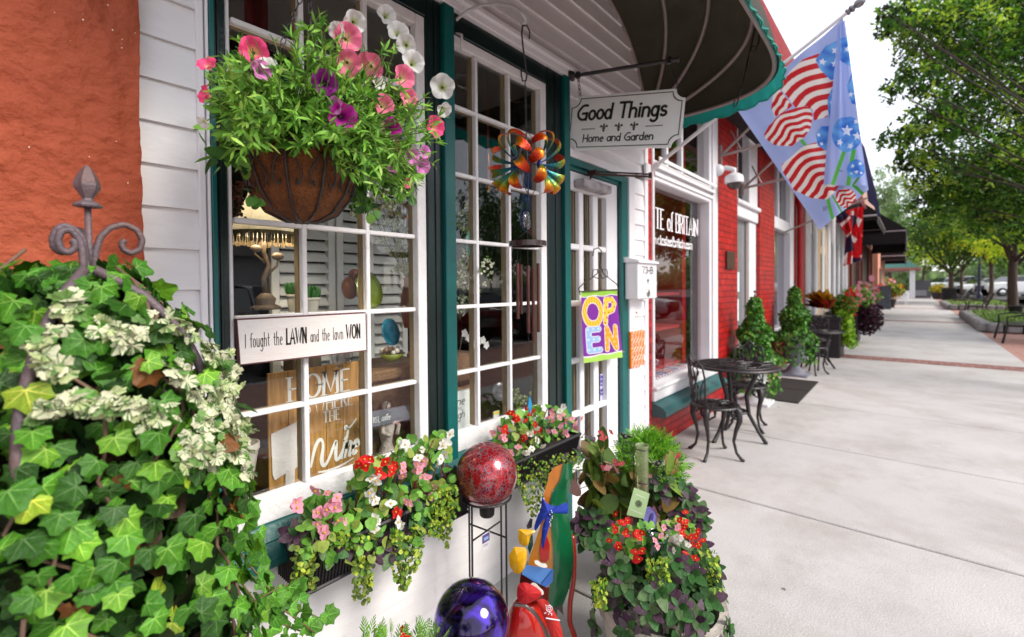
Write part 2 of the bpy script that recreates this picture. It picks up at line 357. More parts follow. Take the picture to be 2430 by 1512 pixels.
def text_w(s, sx=1, sp=0): return sum(GL[c][0]*sx+sp for c in s)
def text(mb, s, org, ux, uz, h, wt=.11, sx=1, sp=.06, serif=False, slant=0, nrm=None, th=.0015, c=None, jit=0, cond=None):
    """write s on the plane (org, ux, uz); h = cap height, wt = stroke width / h"""
    org, ux, uz = [np.asarray(q, float) for q in (org, ux, uz)]
    if nrm is None: nrm = np.cross(ux, uz)
    nrm = np.asarray(nrm, float); nrm /= np.linalg.norm(nrm); x = 0.0
    for ch in s:
        adv, strokes = GL[ch]; dy = random.uniform(-jit, jit) if jit else 0
        for st in strokes:
            P = np.array([((x+px*sx+slant*py), py+dy) for px, py in st], float)
            T = np.gradient(P, axis=0); ln = np.linalg.norm(T, axis=1)+1e-9; T = T/ln[:, None]
            w = np.full(len(P), wt)*(1 if sx >= .8 else (.35+.65*sx+(.65-.65*sx)*(1-np.abs(T[:, 1]))*.3))
            if serif: w = w*(.42+.58*np.abs(T[:, 1]))
            n2 = np.stack([-T[:, 1], T[:, 0]], 1)
            P2 = P.copy()
            if not serif: P2[0] -= T[0]*wt*.35; P2[-1] += T[-1]*wt*.35
            lf = P2+n2*w[:, None]/2; rt = P2-n2*w[:, None]/2
            to3 = lambda q: org+(q[:, 0:1]*ux+q[:, 1:2]*uz)*h+nrm*th
            V = np.concatenate([to3(lf), to3(rt)]); k = len(P)
            mb.add(V, [(i, i+1, k+i+1, k+i) for i in range(k-1)], c)
            if serif:
                for e, tt in ((P[0], T[0]), (P[-1], T[-1])):
                    if abs(tt[1]) > .75:
                        bw = .16*min(1, sx*1.1); q = np.array([(e[0]-bw, e[1]-.02), (e[0]+bw, e[1]-.02), (e[0]+bw, e[1]+.02), (e[0]-bw, e[1]+.02)])
                        mb.add(to3(q)+nrm*.0004, [(0, 1, 2, 3)], c)
        x += adv*sx+sp
    return x*h

def inpoly(px, py, poly):
    poly = np.asarray(poly, float); r = np.zeros(px.shape, bool); j = len(poly)-1
    for i in range(len(poly)):
        xi, yi = poly[i]; xj, yj = poly[j]
        if yi != yj: r ^= ((yi > py) != (yj > py)) & (px < (xj-xi)*(py-yi)/(yj-yi)+xi)
        j = i
    return r
def dseg(px, py, a, b):
    ax, ay = a; bx, by = b; t = ((px-ax)*(bx-ax)+(py-ay)*(by-ay))/((bx-ax)**2+(by-ay)**2+1e-9); t = np.clip(t, 0, 1)
    return np.hypot(px-ax-t*(bx-ax), py-ay-t*(by-ay))
def dline(px, py, pts): return np.min([dseg(px, py, pts[i], pts[i+1]) for i in range(len(pts)-1)], axis=0)

# ---------------------------------------------------------------- leaf templates and scattering
def fr_(d):  # unit rows
    d = np.asarray(d, float); return d/(np.linalg.norm(d, axis=-1, keepdims=True)+1e-9)
def ivy_tpl():
    # five-lobed leaf, pale veins to each lobe
    ang = [-165, -140, -112, -92, -74, -52, -36, -20, -8, 0, 8, 20, 36, 52, 74, 92, 112, 140, 165]; gs_ = lambda t, c, w_: math.exp(-((t-c)/w_)**2)
    rad = [.36+.60*gs_(abs(t), 0, 24)+.34*gs_(abs(t), 54, 20)+.22*gs_(abs(t), 112, 26) for t in ang]; VN = [i for i, t in enumerate(ang) if t in (0, -52, 52, -112, 112)]
    pts = [(rad[i]*math.sin(R_(ang[i]))*1.0, .34+rad[i]*math.cos(R_(ang[i]))*.68) for i in range(len(ang))]
    V = [(0, .28, .05)]; F3 = []; kind = []
    for i, (x, y) in enumerate(pts):
        z = -.20*(abs(x)**1.5)-.16*max(0, y-.3); vein = i in VN
        if vein:
            nx, ny = -(y-.28), x; l = math.hypot(nx, ny); nx /= l; ny /= l; e = .022
            V += [(x*.97+nx*e, y*.97+ny*e, z+.02), (x*.97-nx*e, y*.97-ny*e, z+.02)] if True else 0
        else: V.append((x, y, z-.03))
    # order is base->...; rebuild index walk
    seq = [0]; 
    seq = []; k = 1
    for i in range(len(ang)):
        if i in VN: seq.append((k, k+1)); k += 2
        else: seq.append((k,)); k += 1
    for i in range(len(ang)):
        if len(seq[i]) == 2:
            F3.append((0, seq[i][0], seq[i][1])); kind.append(0)
        if i < len(ang)-1: F3.append((0, seq[i][-1], seq[i+1][0])); kind.append(0)
    Q = []
    for i in VN:
        a_ = np.array(V[seq[i][0]]); b_ = np.array(V[seq[i][1]]); t_ = (a_+b_)/2; o = np.array((0, .28, .05)); d = (t_-o)[:2]; nn = np.array((-d[1], d[0]))/np.hypot(*d); w_ = .026 if i == VN[len(VN)//2] else .020; k = len(V)
        for f_, g_ in ((0, 1), (.45, .75), (.93, .2)):
            c = o+(t_-o)*f_+np.array((0, 0, .014)); V += [(c[0]+nn[0]*w_*g_, c[1]+nn[1]*w_*g_, c[2]), (c[0]-nn[0]*w_*g_, c[1]-nn[1]*w_*g_, c[2])]
        Q += [(k, k+1, k+3, k+2), (k+2, k+3, k+5, k+4)]; kind += [1, 1]
        m = o+(t_-o)*.45
        for s_ in (1, -1):
            e_ = m[:2]+d*.22+nn*s_*np.hypot(*d)*.26; k = len(V); c = m+[0, 0, .014]; z_ = -.20*abs(e_[0])**1.5-.16*max(0, e_[1]-.3)+.006
            V += [(c[0], c[1]-.008, c[2]), (c[0], c[1]+.010, c[2]), (e_[0], e_[1]+.005, z_), (e_[0], e_[1]-.005, z_)]; Q.append((k, k+1, k+2, k+3)); kind.append(1)
    return np.array(V), [np.array(F3), np.array(Q)], np.array(kind)
IVY = ivy_tpl()
def oval_tpl(wd=.55, curl=.15, n=5, fold=.12):
    V = []; F = []
    for i in range(n+1):
        t = i/n; ww = wd/2*math.sin(math.pi*min(1, t**.8*.97+.015))**.58; z = -curl*t*t
        V += [(-ww, t, z+fold*ww), (0, t, z), (ww, t, z+fold*ww)]
    for i in range(n): F += [(3*i, 3*i+1, 3*i+4, 3*i+3), (3*i+1, 3*i+2, 3*i+5, 3*i+4)]
    return np.array(V), [np.array(F)]
OVAL = oval_tpl(.60, .12, 6); ROUND = oval_tpl(.95, .1, 4, .25); NARROW = oval_tpl(.24, .2, 3, .1); QUAD = (np.array([(-.5, .5, 0), (0, 0, 0), (.5, .5, 0), (0, 1, 0)]), [np.array([(0, 1, 2, 3)])])
def frames(dirs, up, spin=.5):
    """leaf long axis = dirs, normal near up"""
    A = fr_(dirs); n = len(A)
    N = np.tile(np.asarray(up, float), (n, 1)) if np.ndim(up) == 1 else np.asarray(up, float)
    N = N+rng.normal(0, spin, (n, 3)); N = fr_(N-A*np.sum(N*A, 1)[:, None]); B = np.cross(A, N)
    return A, B, N
def cols(n, cl, wts=None, j=.15):
    cl = np.asarray(cl, float); i = rng.choice(len(cl), n, p=wts); return np.clip(cl[i]*(1+rng.normal(0, j, (n, 1))), 0, 1)
# ================================================================ SETTING: ground
M_conc = mat('concrete', (.475, .46, .455), .8, var=.12, vscale=1.2, bump=.25, bscale=90, dirt=(.30, .26, .235), dirt_amt=.55, dscale=1.6)
def _spots():
    nt = M_conc.node_tree; N = nt.nodes; L = nt.links; b = N['Principled BSDF']; src = b.inputs['Base Color'].links[0].from_socket; tc = N.new('ShaderNodeTexCoord')
    v = N.new('ShaderNodeTexVoronoi'); v.inputs['Scale'].default_value = 2.3; L.new(tc.outputs['Object'], v.inputs[0]); lt_ = N.new('ShaderNodeMath'); lt_.operation = 'LESS_THAN'; lt_.inputs[1].default_value = .035; L.new(v.outputs['Distance'], lt_.inputs[0])
    n = N.new('ShaderNodeTexNoise'); n.inputs['Scale'].default_value = 160; n.inputs['Detail'].default_value = 3; L.new(tc.outputs['Object'], n.inputs[0]); m = N.new('ShaderNodeMapRange'); m.inputs[1].default_value = .35; m.inputs[2].default_value = .65; m.inputs[3].default_value = .86; m.inputs[4].default_value = 1.1; L.new(n.outputs[0], m.inputs[0])
    vm = N.new('ShaderNodeVectorMath'); vm.operation = 'SCALE'; L.new(src, vm.inputs[0]); L.new(m.outputs[0], vm.inputs['Scale'])
    mx = N.new('ShaderNodeMix'); mx.data_type = 'RGBA'; mx.inputs[7].default_value = (.16, .14, .14, 1); L.new(lt_.outputs[0], mx.inputs[0]); L.new(vm.outputs[0], mx.inputs[6]); L.new(mx.outputs[2], b.inputs['Base Color'])
_spots()
M_conc2 = mat('joint_dirt', (.05, .045, .04), .9)
M_asph = mat('asphalt', (.07, .068, .07), .9, var=.15, vscale=20, bump=.4, bscale=200)
M_paver = brick_mat('brick_pavers', (.34, .15, .12), (.42, .22, .17), (.30, .24, .22), .2, .1, .006, axis='XY', bump=.4, rough=.8)
M_band = brick_mat('brick_band', (.20, .075, .065), (.27, .11, .095), (.25, .2, .19), .2, .3, .012, axis='YX', bump=.4, rough=.8)
g = MB(); g.add([(-300, -400, -.16), (900, -400, -.16), (900, 400, -.16), (-300, 400, -.16)], [(0, 1, 2, 3)])
struct(g.build('ground', M_asph))
M_wood_far = mat('lot_paint', (.7, .7, .68), .7, var=.1)
ml = MB()
for k in range(36): x = -8+3.0*k; ml.box(x-.05, x+.05, -10.2, -5.0, -.156, -.152)
struct(ml.build('parking_lines', M_wood_far))
sb = MB(); sb.box(-12, 120, -1.535, 3.0, -.17, -.012); struct(sb.build('sidewalk_base', M_conc2))
sw = MB(); js = [-12, -4.4, -2.8, -1.2, .3, 1.86, 3.37, 4.91, 6.57, 8.13, 9.65, 11.12]
def slab(x0, x1, y0, y1): sw.bbox(x0+.008, x1-.008, y0, y1, -.1, 0, .006)
for a_, b_ in zip(js[:-1], js[1:]): slab(a_, b_, -1.54, 3.2)
xx = 11.67
for k in range(9):
    n = 12-.55; st = n/7 if k else n/7
    for i in range(7): slab(xx+i*st, xx+(i+1)*st, -1.54, 3.2)
    xx += 12
struct(sw.build('sidewalk', M_conc))
bb = MB()
for k in range(9): bb.box(11.12+12*k, 11.67+12*k, -1.54, 3.2, -.1, .002)
struct(bb.build('brick_band', M_band))
pv = MB(); pv.box(-12, 120, -4.35, -1.542, -.15, -.004); struct(pv.build('brick_paving', M_paver))
kb = MB(); kb.bbox(-12, 120, -4.5, -4.352, -.16, 0, .015); struct(kb.build('kerb', M_conc))

# ================================================================ stucco building on the left
WY = 1.55
def xw(px, py=600, Y=WY): return onY(px, py, Y)[0]
def zw(px, py, Y=WY): return onY(px, py, Y)[2]
M_stucco = bpy.data.materials.new('rough_stucco'); M_stucco.use_nodes = True
def _st():
    nt = M_stucco.node_tree; N = nt.nodes; L = nt.links; b = N['Principled BSDF']; tc = N.new('ShaderNodeTexCoord')
    n1 = N.new('ShaderNodeTexNoise'); n1.inputs['Scale'].default_value = 3; n1.inputs['Detail'].default_value = 7
    r1 = N.new('ShaderNodeValToRGB'); e = r1.color_ramp.elements; e[0].position = .3; e[0].color = (.25, .046, .020, 1); e[1].position = .72; e[1].color = (.38, .085, .040, 1)
    L.new(tc.outputs['Object'], n1.inputs[0]); L.new(n1.outputs[0], r1.inputs[0])
    v = N.new('ShaderNodeTexVoronoi'); v.inputs['Scale'].default_value = 60; L.new(tc.outputs['Object'], v.inputs[0])
    n2 = N.new('ShaderNodeTexNoise'); n2.inputs['Scale'].default_value = 5; L.new(tc.outputs['Object'], n2.inputs[0])
    m1 = N.new('ShaderNodeMath'); m1.operation = 'LESS_THAN'; m1.inputs[1].default_value = .10; L.new(v.outputs['Distance'], m1.inputs[0])
    m2 = N.new('ShaderNodeMath'); m2.operation = 'GREATER_THAN'; m2.inputs[1].default_value = .66; L.new(n2.outputs[0], m2.inputs[0])
    m3 = N.new('ShaderNodeMath'); m3.operation = 'MULTIPLY'; L.new(m1.outputs[0], m3.inputs[0]); L.new(m2.outputs[0], m3.inputs[1])
    mx = N.new('ShaderNodeMix'); mx.data_type = 'RGBA'; mx.inputs[7].default_value = (.75, .6, .5, 1); L.new(m3.outputs[0], mx.inputs[0]); L.new(r1.outputs[0], mx.inputs[6])
    L.new(mx.outputs[2], b.inputs['Base Color']); b.inputs['Roughness'].default_value = .7; b.inputs['Specular IOR Level'].default_value = .2
    n3 = N.new('ShaderNodeTexNoise'); n3.inputs['Scale'].default_value = 55; n3.inputs['Detail'].default_value = 8; L.new(tc.outputs['Object'], n3.inputs[0])
    bp = N.new('ShaderNodeBump'); bp.inputs['Strength'].default_value = .75; bp.inputs['Distance'].default_value = .012; L.new(n3.outputs[0], bp.inputs['Height']); L.new(bp.outputs[0], b.inputs['Normal'])
_st()
SX1 = xw(338, 500, 1.49)
nx, nzv = 190, 300
xs = np.linspace(-.9, SX1, nx); zs = np.linspace(0, 3.3, nzv); P = np.zeros((nx, nzv, 3))
for i, x in enumerate(xs):
    for j, z in enumerate(zs):
        n1 = noise.fractal(Vector((x*24, z*24, 1)), 1.0, 2.1, 4); n2 = noise.fractal(Vector((x*3, z*3, 5)), 1.0, 2, 2)
        ex = noise.noise(Vector((z*22, 3, 2)))*.0035+noise.noise(Vector((z*5, 3, 7)))*.004 if i == nx-1 else 0
        P[i, j] = (x+ex, 1.49-.008*n1-.006*n2-.004*noise.noise(Vector((x*55, z*55, 3))), z)
st = MB(); st.grid(P[::-1]); back = P[-1:].repeat(2, 0).copy(); back[1, :, 1] = 1.56; st.grid(back[::-1])
st_root = thing('stucco_building', 'rough terracotta orange stucco wall at the left edge beside white siding', 'building', (-.5, 1.5, 0))
st.build('wall', M_stucco, st_root, smooth=True)
st2 = MB(); st2.box(-8, -.9, 1.48, 5, 0, 5); st2.box(-.9, SX1-.01, 1.56, 5, 0, 5); st2.box(-.9, SX1-.01, 1.48, 1.56, 3.3, 5); st2.build('side_wall', M_stucco, st_root)

# ================================================================ clapboard gift shop
shop = thing('gift_shop', 'white clapboard gift shop front with teal window trim and glazed door', 'building', (1.9, 1.6, 0))
LAP = .113; PH = zw(470, 500)
def laps(mb, x0, x1, z0, z1, Y=WY):
    k0 = math.floor((z0-PH)/LAP)
    k = k0
    while PH+k*LAP < z1:
        a_ = max(z0, PH+k*LAP); b_ = min(z1, PH+(k+1)*LAP); k += 1
        if b_-a_ < .01: continue
        ya = Y-.014; yb = Y-.002; xs_ = np.linspace(x0, x1, 2)
        V = [(x0, ya, a_), (x1, ya, a_), (x1, yb, b_), (x0, yb, b_), (x0, Y+.02, a_), (x1, Y+.02, a_), (x1, Y+.02, b_), (x0, Y+.02, b_)]
        mb.add(V, [(0, 1, 2, 3), (4, 5, 1, 0), (1, 5, 6, 2), (4, 0, 3, 7), (3, 2, 6, 7)])
s1 = MB()
XA = SX1-.03; XB = xw(470); XC = xw(493); XD = xw(497)
Xs1 = xw(541, 560); Xs1r = xw(1011, 560); Xp0 = xw(1046, 560); Xp1 = xw(1071, 560); Xs2 = xw(1073, 600); Xs2r = xw(1297, 600); Xp2 = xw(1331, 600); Xp3 = xw(1344, 600)
Zt1 = zw(1007, 43); Zb1 = zw(579, 1262); Zsill = zw(600, 1332); Zhd = zw(1330, 172); Zd0 = zw(1343, 370); Zd1 = zw(1343, 397)
Zt2 = zw(1288, 196)
XdR = xw(1471); XdG = xw(1487); XdW = xw(1500); XeC = xw(1526); XE = xw(1533)
laps(s1, XA, XB, 0, 3.9); laps(s1, XC, Xp3, -.0, Zsill-.005); laps(s1, XdW, XeC, 0, Zd0+.03); laps(s1, Xp3, XeC, Zd0+.05, Zhd+.04); laps(s1, XC, XeC, Zhd+.04, 3.9)
s1.build('wall', M_white, shop)
s2 = MB(); s2.bbox(XB, XC-.006, WY-.02, WY+.02, 0, 3.9, .003); s2.bbox(XC-.003, XD, WY-.026, WY+.02, 0, Zhd, .002); s2.bbox(XeC, XE, WY-.02, WY+.4, 0, 3.9, .003)
s2.bbox(XdG, XdW, WY-.024, WY+.02, 0, Zd0+.05, .003); s2.bbox(Xp3+.002, XdW, WY-.022, WY+.02, Zd0+.001, Zd0+.05, .003)
s2.build('corner_trim', M_trimwhite, shop)
# cornice moulding over the windows
cm = MB(); cm.bbox(XC, XeC-.02, WY-.055, WY+.02, Zhd+.012, Zhd+.04, .004); cm.bbox(XC, XeC-.02, WY-.035, WY+.02, Zhd-.02, Zhd+.011, .004)
cm.build('cornice', M_trimwhite, shop)
# recessed green boards, their dark reflection put into the colour
dg = MB()
for (a_, b_) in ((XD, Xs1-.002), (Xs1r+.002, Xp0), (Xs2r+.002, Xp2)):
    dg.bbox(a_, b_, WY-.012, WY+.03, Zb1-.01, Zhd-.021, .003)
    m_ = (a_+b_)/2+.003; dg.bbox(m_-.004, m_+.004, WY-.018, WY-.0125, Zb1-.01, Zhd-.03, .0015)
dg.bbox(Xs1-.002, Xs1r+.002, WY-.010, WY+.03, Zt1+.003, Zhd-.022, .003); dg.bbox(Xs2, Xs2r+.002, WY-.010, WY+.03, Zt2+.003, Zhd-.022, .003)
dg.build('window_boards', M_green_shade, shop)
tl = MB()
tl.bbox(Xp0+.002, Xp1, WY-.034, WY+.03, Zb1-.01, Zhd-.022, .003); tl.bbox(Xp2+.002, Xp3, WY-.034, WY+.03, 0, Zhd-.022, .003); tl.bbox(XD+.001, XD+.014, WY-.03, WY-.013, Zb1-.01, Zhd-.022, .002)
tl.build('window_posts', M_teal, shop)
sl = MB(); zz = Zb1-Zsill
V = [(x, y, z) for x in (XD, Xp2) for (y, z) in ((WY-.02, Zb1), (WY-.05, Zb1-.35*zz), (WY-.05, Zb1-.4*zz), (WY-.085, Zb1-.75*zz), (WY-.085, Zsill), (WY+.02, Zsill), (WY+.02, Zb1))]
sl.add(V, [(i, (i+1) % 7, 7+(i+1) % 7, 7+i) for i in range(7)]); sl.add(V[:7], [tuple(range(7))]); sl.add(V[7:], [tuple(range(7))[::-1]])
sl.build('window_sill', M_teal, shop)

zr = zw(995, 562); dz = (zr-zw(1000, 905))/2
M_stop = mat('bare_wood', (.32, .22, .10), .6, var=.2)
def window(x0, x1, zt, zb, colx, parent, lst=.012, rst=.045, top=.045, bot=.085):
    w_ = MB(); w_.bbox(x0, x0+lst, WY-.004, WY+.04, zb, zt, .003); w_.bbox(x1-rst, x1, WY-.004, WY+.04, zb, zt, .003)
    w_.bbox(x0+lst+.0005, x1-rst-.0005, WY-.003, WY+.04, zt-top, zt, .003); w_.bbox(x0+lst+.0005, x1-rst-.0005, WY-.003, WY+.04, zb, zb+bot, .003)
    s = w_.build('window', M_sash, parent)
    rows = [zr+k*dz for k in range(-4, 12) if zb+bot+.05 < zr+k*dz < zt-top-.05]
    m_ = MB(); h = .0085
    for c_ in colx:
        m_.bbox(c_-h, c_+h, WY+.004, WY+.03, zb+bot+.0005, zt-top-.0005, .003)
    ed = [x0+lst]+list(colx)+[x1-rst]
    for r_ in rows:
        for a_, b_ in zip(ed[:-1], ed[1:]): m_.bbox(a_+h*.9, b_-h*.9, WY+.0045, WY+.0295, r_-h, r_+h, .003)
    m_.build('muntins', M_sash, s)
    q = MB()
    for c_ in list(colx)+[x1-rst+.010]: q.box(c_-.0105, c_-.006, WY+.032, WY+.060, zb+bot, zt-top)
    for r_ in rows: q.box(x0+lst, x1-rst, WY+.032, WY+.050, r_-.006, r_+.006)
    q.build('inner_stops', M_stop, s)
    gl = MB(); gl.box(x0+lst-.002, x1-rst+.002, WY+.0302, WY+.0318, zb+bot-.003, zt-top+.003); gl.build('glass', M_glass, s)
    return rows
cw = (Xs1r-.045-(Xs1+.012))
r1 = window(Xs1, Xs1r, Zt1, Zb1, [xw(724, 560), xw(875, 560)], shop)
window(Xs2, Xs2r, Zt2, Zb1, [xw(1136, 600), xw(1213, 600)], shop, lst=.006, rst=.05)
# door
dr = MB(); DY = WY+.02
dx = [xw(1346), xw(1358), xw(1383), xw(1393), xw(1416), xw(1427), xw(1446), XdR]
zrow = [zw(1371, y, DY) for y in (452, 586, 720, 856, 984, 1112)]
ztop = zw(1371, 452, DY)
fr = lambda a_, b_, c_, d_: dr.bbox(a_, b_, DY, DY+.04, c_, d_, .003)
fr(dx[0], dx[1], .02, Zd1+.0); fr(dx[6], dx[7], .02, Zd1)
rb = zrow[-1]-.1
dr.bbox(dx[1]+.0003, dx[6]-.0003, DY+.001, DY+.039, ztop, Zd1, .003); dr.bbox(dx[1]+.0003, dx[6]-.0003, DY+.001, DY+.039, .02, .16, .003)
for k in (2, 4): dr.bbox(dx[k], dx[k+1], DY+.002, DY+.038, .1605, ztop-.0005, .006)
for z in zrow[1:]:
    for a_, b_ in ((1, 2), (3, 4), (5, 6)): dr.bbox(dx[a_]+.0003, dx[b_]-.0003, DY+.003, DY+.037, z-.018, z+.018, .006)
dro = dr.build('door', M_trimwhite, shop)
q = MB(); q.box(dx[1], dx[6], DY+.0385, DY+.0388, .16, ztop); q.build('glass', M_glass, dro)
q = MB()
for k in (2, 4, 6): q.box(dx[k]-.012, dx[k]-.001, DY+.040, DY+.06, .16, ztop)
q.build('inner_stops', M_stop, dro)
M_brass = mat('brass', (.55, .35, .12), .3, metal=1)
kx, ky, kz = onY(1463, 785, DY-.04); q = MB(); q.ball((kx, DY-.03, kz), .017, 14, 10); q.lathe([(.02, 0), (.02, .03), (0, .03)], (kx, DY, kz), 14, ax=(0, -1, 0)); q.build('deadbolt', M_brass, dro)
kx, ky, kz = onY(1463, 835, DY-.04); q = MB(); q.tube([(kx, DY, kz), (kx, DY-.05, kz), (kx+.08, DY-.055, kz-.004)], .009, 8); q.ball((kx, DY-.01, kz), .025, 12, 8); q.build('handle', mat('nickel', (.5, .48, .45), .25, metal=1), dro)
ob = MB(); ob.bbox(Xp3+.003, XdG, WY-.012, WY+.02, Zd1+.025, Zd0, .003); ob.bbox(XdR+.012, XdG, WY-.0125, WY+.02, 0, Zd1+.024, .003); ob.box(Xp3+.003, XdR+.011, WY+.010, WY+.03, Zd1+.004, Zd1+.024)
ob.build('door_frame', M_teal, shop)
# door closer
c0 = onY(1378, 425, WY-.03); c1 = onY(1443, 457, WY-.03); q = MB()
q.bbox(c0[0], c1[0]+.0, WY-.06, DY-.002, (c0[2]+c1[2])/2-.03, (c0[2]+c1[2])/2+.022, .006, )
clo = q.build('door_closer', mat('scuffed_grey', (.42, .38, .40), .5, var=.1, dirt=(.03, .025, .03), dirt_amt=.8, dscale=14), shop)
q = MB(); zc = (c0[2]+c1[2])/2; e1 = onX(1506, 420, XdR+.10); q.obox((c0[0]+.13, WY-.04, zc+.075), (.022, 0, 0), (0, .03, 0), (0, 0, .012))
q.tube([(c0[0]+.10, WY-.03, zc+.026), (c0[0]+.11, WY-.05, zc+.06), (XdR-.08, WY-.26, zc+.075)], .007, 6); q.tube([(c0[0]+.13, WY-.03, zc+.085), (XdR-.08, WY-.26, zc+.09)], .006, 6); q.tube([(XdR-.08, WY-.26, zc+.065), (XdR-.08, WY-.26, zc+.10)], .012, 8)
q.build('closer_arm', mat('rusty_iron', (.05, .02, .015), .6, metal=.4, var=.4), shop)
# door stickers
stp = [onY(x, y, DY+.036) for x, y in ((1428, 935), (1438, 880))]
q = MB(); a = onY(1425, 888, DY+.036); b_ = onY(1437, 948, DY+.036); wd = b_[0]-a[0]
q.box(a[0]-.005, a[0]+.045, DY+.0362, DY+.037, b_[2], a[2], (.55, .52, .7)); q.box(a[0]-.002, a[0]+.042, DY+.0352, DY+.0361, (a[2]+b_[2])/2+.01, a[2]-.008, (.08, .06, .35)); q.box(a[0]-.002, a[0]+.042, DY+.0352, DY+.0361, b_[2]+.04, (a[2]+b_[2])/2-.01, (.06, .04, .30))
for k in range(5): q.box(a[0]+.004, a[0]+.034-.004*(k % 2), DY+.0347, DY+.0351, b_[2]+.055+.03*k, b_[2]+.063+.03*k, (.6, .6, .75))
tag(q.build('door_sticker', M_vc), 'purple and white notice stuck inside the shop door glass', 'sticker')
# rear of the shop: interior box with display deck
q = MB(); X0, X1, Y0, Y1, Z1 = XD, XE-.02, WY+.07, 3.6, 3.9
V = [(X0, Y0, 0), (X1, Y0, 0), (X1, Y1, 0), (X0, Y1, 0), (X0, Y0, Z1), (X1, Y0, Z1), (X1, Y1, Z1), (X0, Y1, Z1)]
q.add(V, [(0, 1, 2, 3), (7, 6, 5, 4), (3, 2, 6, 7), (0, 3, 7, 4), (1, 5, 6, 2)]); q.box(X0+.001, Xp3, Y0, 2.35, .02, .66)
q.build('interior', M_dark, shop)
q = MB(); q.box(X0+.002, Xp3, WY+.06, 2.36, .661, .685); q.build('display_shelf', mat('shelf_wood', (.16, .09, .05), .5, var=.3, stretch=(1, 8, 1)), shop)
q = MB(); q.box(XA, XE-.002, WY+.02, 4, 3.2, 5.2); q.build('parapet', M_white, shop)

# -------- awning: fabric dome on hoops
M_awn = mat('awning_fabric', (.034, .030, .018), .85, var=.35, vscale=5, bump=.2, bscale=300, trans=.12, dirt=(.06, .04, .03), dirt_amt=.3)
M_val = mat('valance_fabric', (.012, .17, .15), .8, var=.15, trans=.6)
M_hoop = mat('awning_hoop', (.30, .24, .23), .45, metal=.2, var=.1)
awn = thing('shop_awning', 'dark green domed fabric awning on curved hoops over the gift shop door', 'awning', (2.4, 1.5, 2.65))
ZA = 2.66
def hoop(k, n=26, dr_=0.0, dz_=0):   # k 0..1 (wall .. rim)
    th = k*R_(90); ex = 2+1.7*k; bb_ = .80+.21*k-dr_; P = []
    for i in range(n+1):
        t = (i/n)*math.pi/2; c_ = math.cos(t)**(2/ex); s_ = math.sin(t)**(2/ex)
        P.append((2.38+(1.0-dr_)*c_, WY-.01-bb_*s_*math.sin(th), ZA+bb_*s_*math.cos(th)+dz_))
    P += [(1.15+2.38-x, y, z_) for x, y, z_ in P[::-1]]; return np.array(P)
ks = np.linspace(0, 1, 17); G = np.stack([hoop(k) for k in ks])
q = MB(); q.grid(G); q.build('fabric', M_awn, awn, smooth=True)
rim = hoop(1)
m_ = len(rim); drop = np.array([.105+.018*abs(math.sin(i*1.15)) for i in range(m_)])
fine = []; seg = np.cumsum(np.r_[0, np.linalg.norm(np.diff(rim, axis=0), axis=1)])
tt = np.arange(0, seg[-1], .012); rx = np.stack([np.interp(tt, seg, rim[:, i]) for i in range(3)], 1)
dr2 = .060+.016*np.abs(np.sin(tt*math.pi/.16)); out = rx.copy(); out[:, 1] -= .012*np.sin(tt*31)**2+.02
G2 = np.stack([rx, (rx+out)/2-np.array([0, 0, 1])*dr2[:, None]*.5, out-np.array([0, 0, 1])*dr2[:, None]])
q = MB(); q.grid(G2); q.build('valance', M_val, awn, smooth=True)
q = MB(); bt = G2[2]; q.tube(bt, .0045, 5); q.build('valance_piping', mat('green_piping', (.0, .25, .2), .6), awn)
for k in (.0, .27, .52, .78, 1):
    q = MB(); h_ = hoop(k, dr_=.022); q.tube(h_, .013, 8); q.build('hoop', M_hoop, awn, smooth=True)
# ================================================================ red brick tea shop
RY = 1.72
M_rbrick = brick_mat('painted_red_brick', (.33, .006, .007), (.42, .012, .010), (.24, .004, .005), .21, .072, .009, bump=1.6, rough=.42, var=.32)
M_red = mat('red_paint', (.36, .004, .008), .4, var=.15, bump=.2)
M_frame = mat('white_frame', (.74, .73, .76), .4, var=.03, bump=.08)
xr = lambda px, Y=RY: onY(px, 600, Y)[0]
tea = thing('tea_shop', 'red painted brick tea shop with white window frames and white lettering', 'building', (7, 1.8, 0))
RA = XE+.03; R0 = xr(1546); R1 = xr(1700); R2 = xr(1750); R3 = xr(1803); R4 = xr(1838); R5 = xr(1881); R6 = xr(1912)
RT_ = 4.6
ZS = onY(1547, 957, RY)[2]; ZWt = onY(1546, 372, RY)[2]-.02
q = MB()
q.box(RA, R0, RY, 5, 0, RT_); q.box(R1, R2, RY, 5, 0, RT_); q.box(R3, R4, RY, 5, 0, RT_); q.box(R5, R6, RY, 5, 0, RT_)
q.box(R0, R1, RY+.002, 5, 0, ZS); q.box(R4, R5, RY+.002, 5, 0, .55); q.box(R0, R1, RY+.003, 5, 3.75, RT_); q.box(R2, R3, RY+.003, 5, 3.75, RT_); q.box(R4, R5, RY+.003, 5, 3.75, RT_)
q.build('wall', M_rbrick, tea)
q = MB(); V = []
for x in (R0-.005, R1-.03):
    for (y, z) in ((RY, ZS+.01), (RY-.10, ZS-.03), (RY-.13, ZS-.06), (RY-.13, ZS-.10), (RY-.11, ZS-.115), (RY, ZS-.115)): V.append((x, y, z))
q.add(V, [(i, (i+1) % 6, 6+(i+1) % 6, 6+i) for i in range(6)]); q.add(V[:6], [tuple(range(6))]); q.add(V[6:], [tuple(range(6))[::-1]])
q.build('window_sill', mat('slate_green_paint', (.035, .12, .125), .4, var=.15), tea)
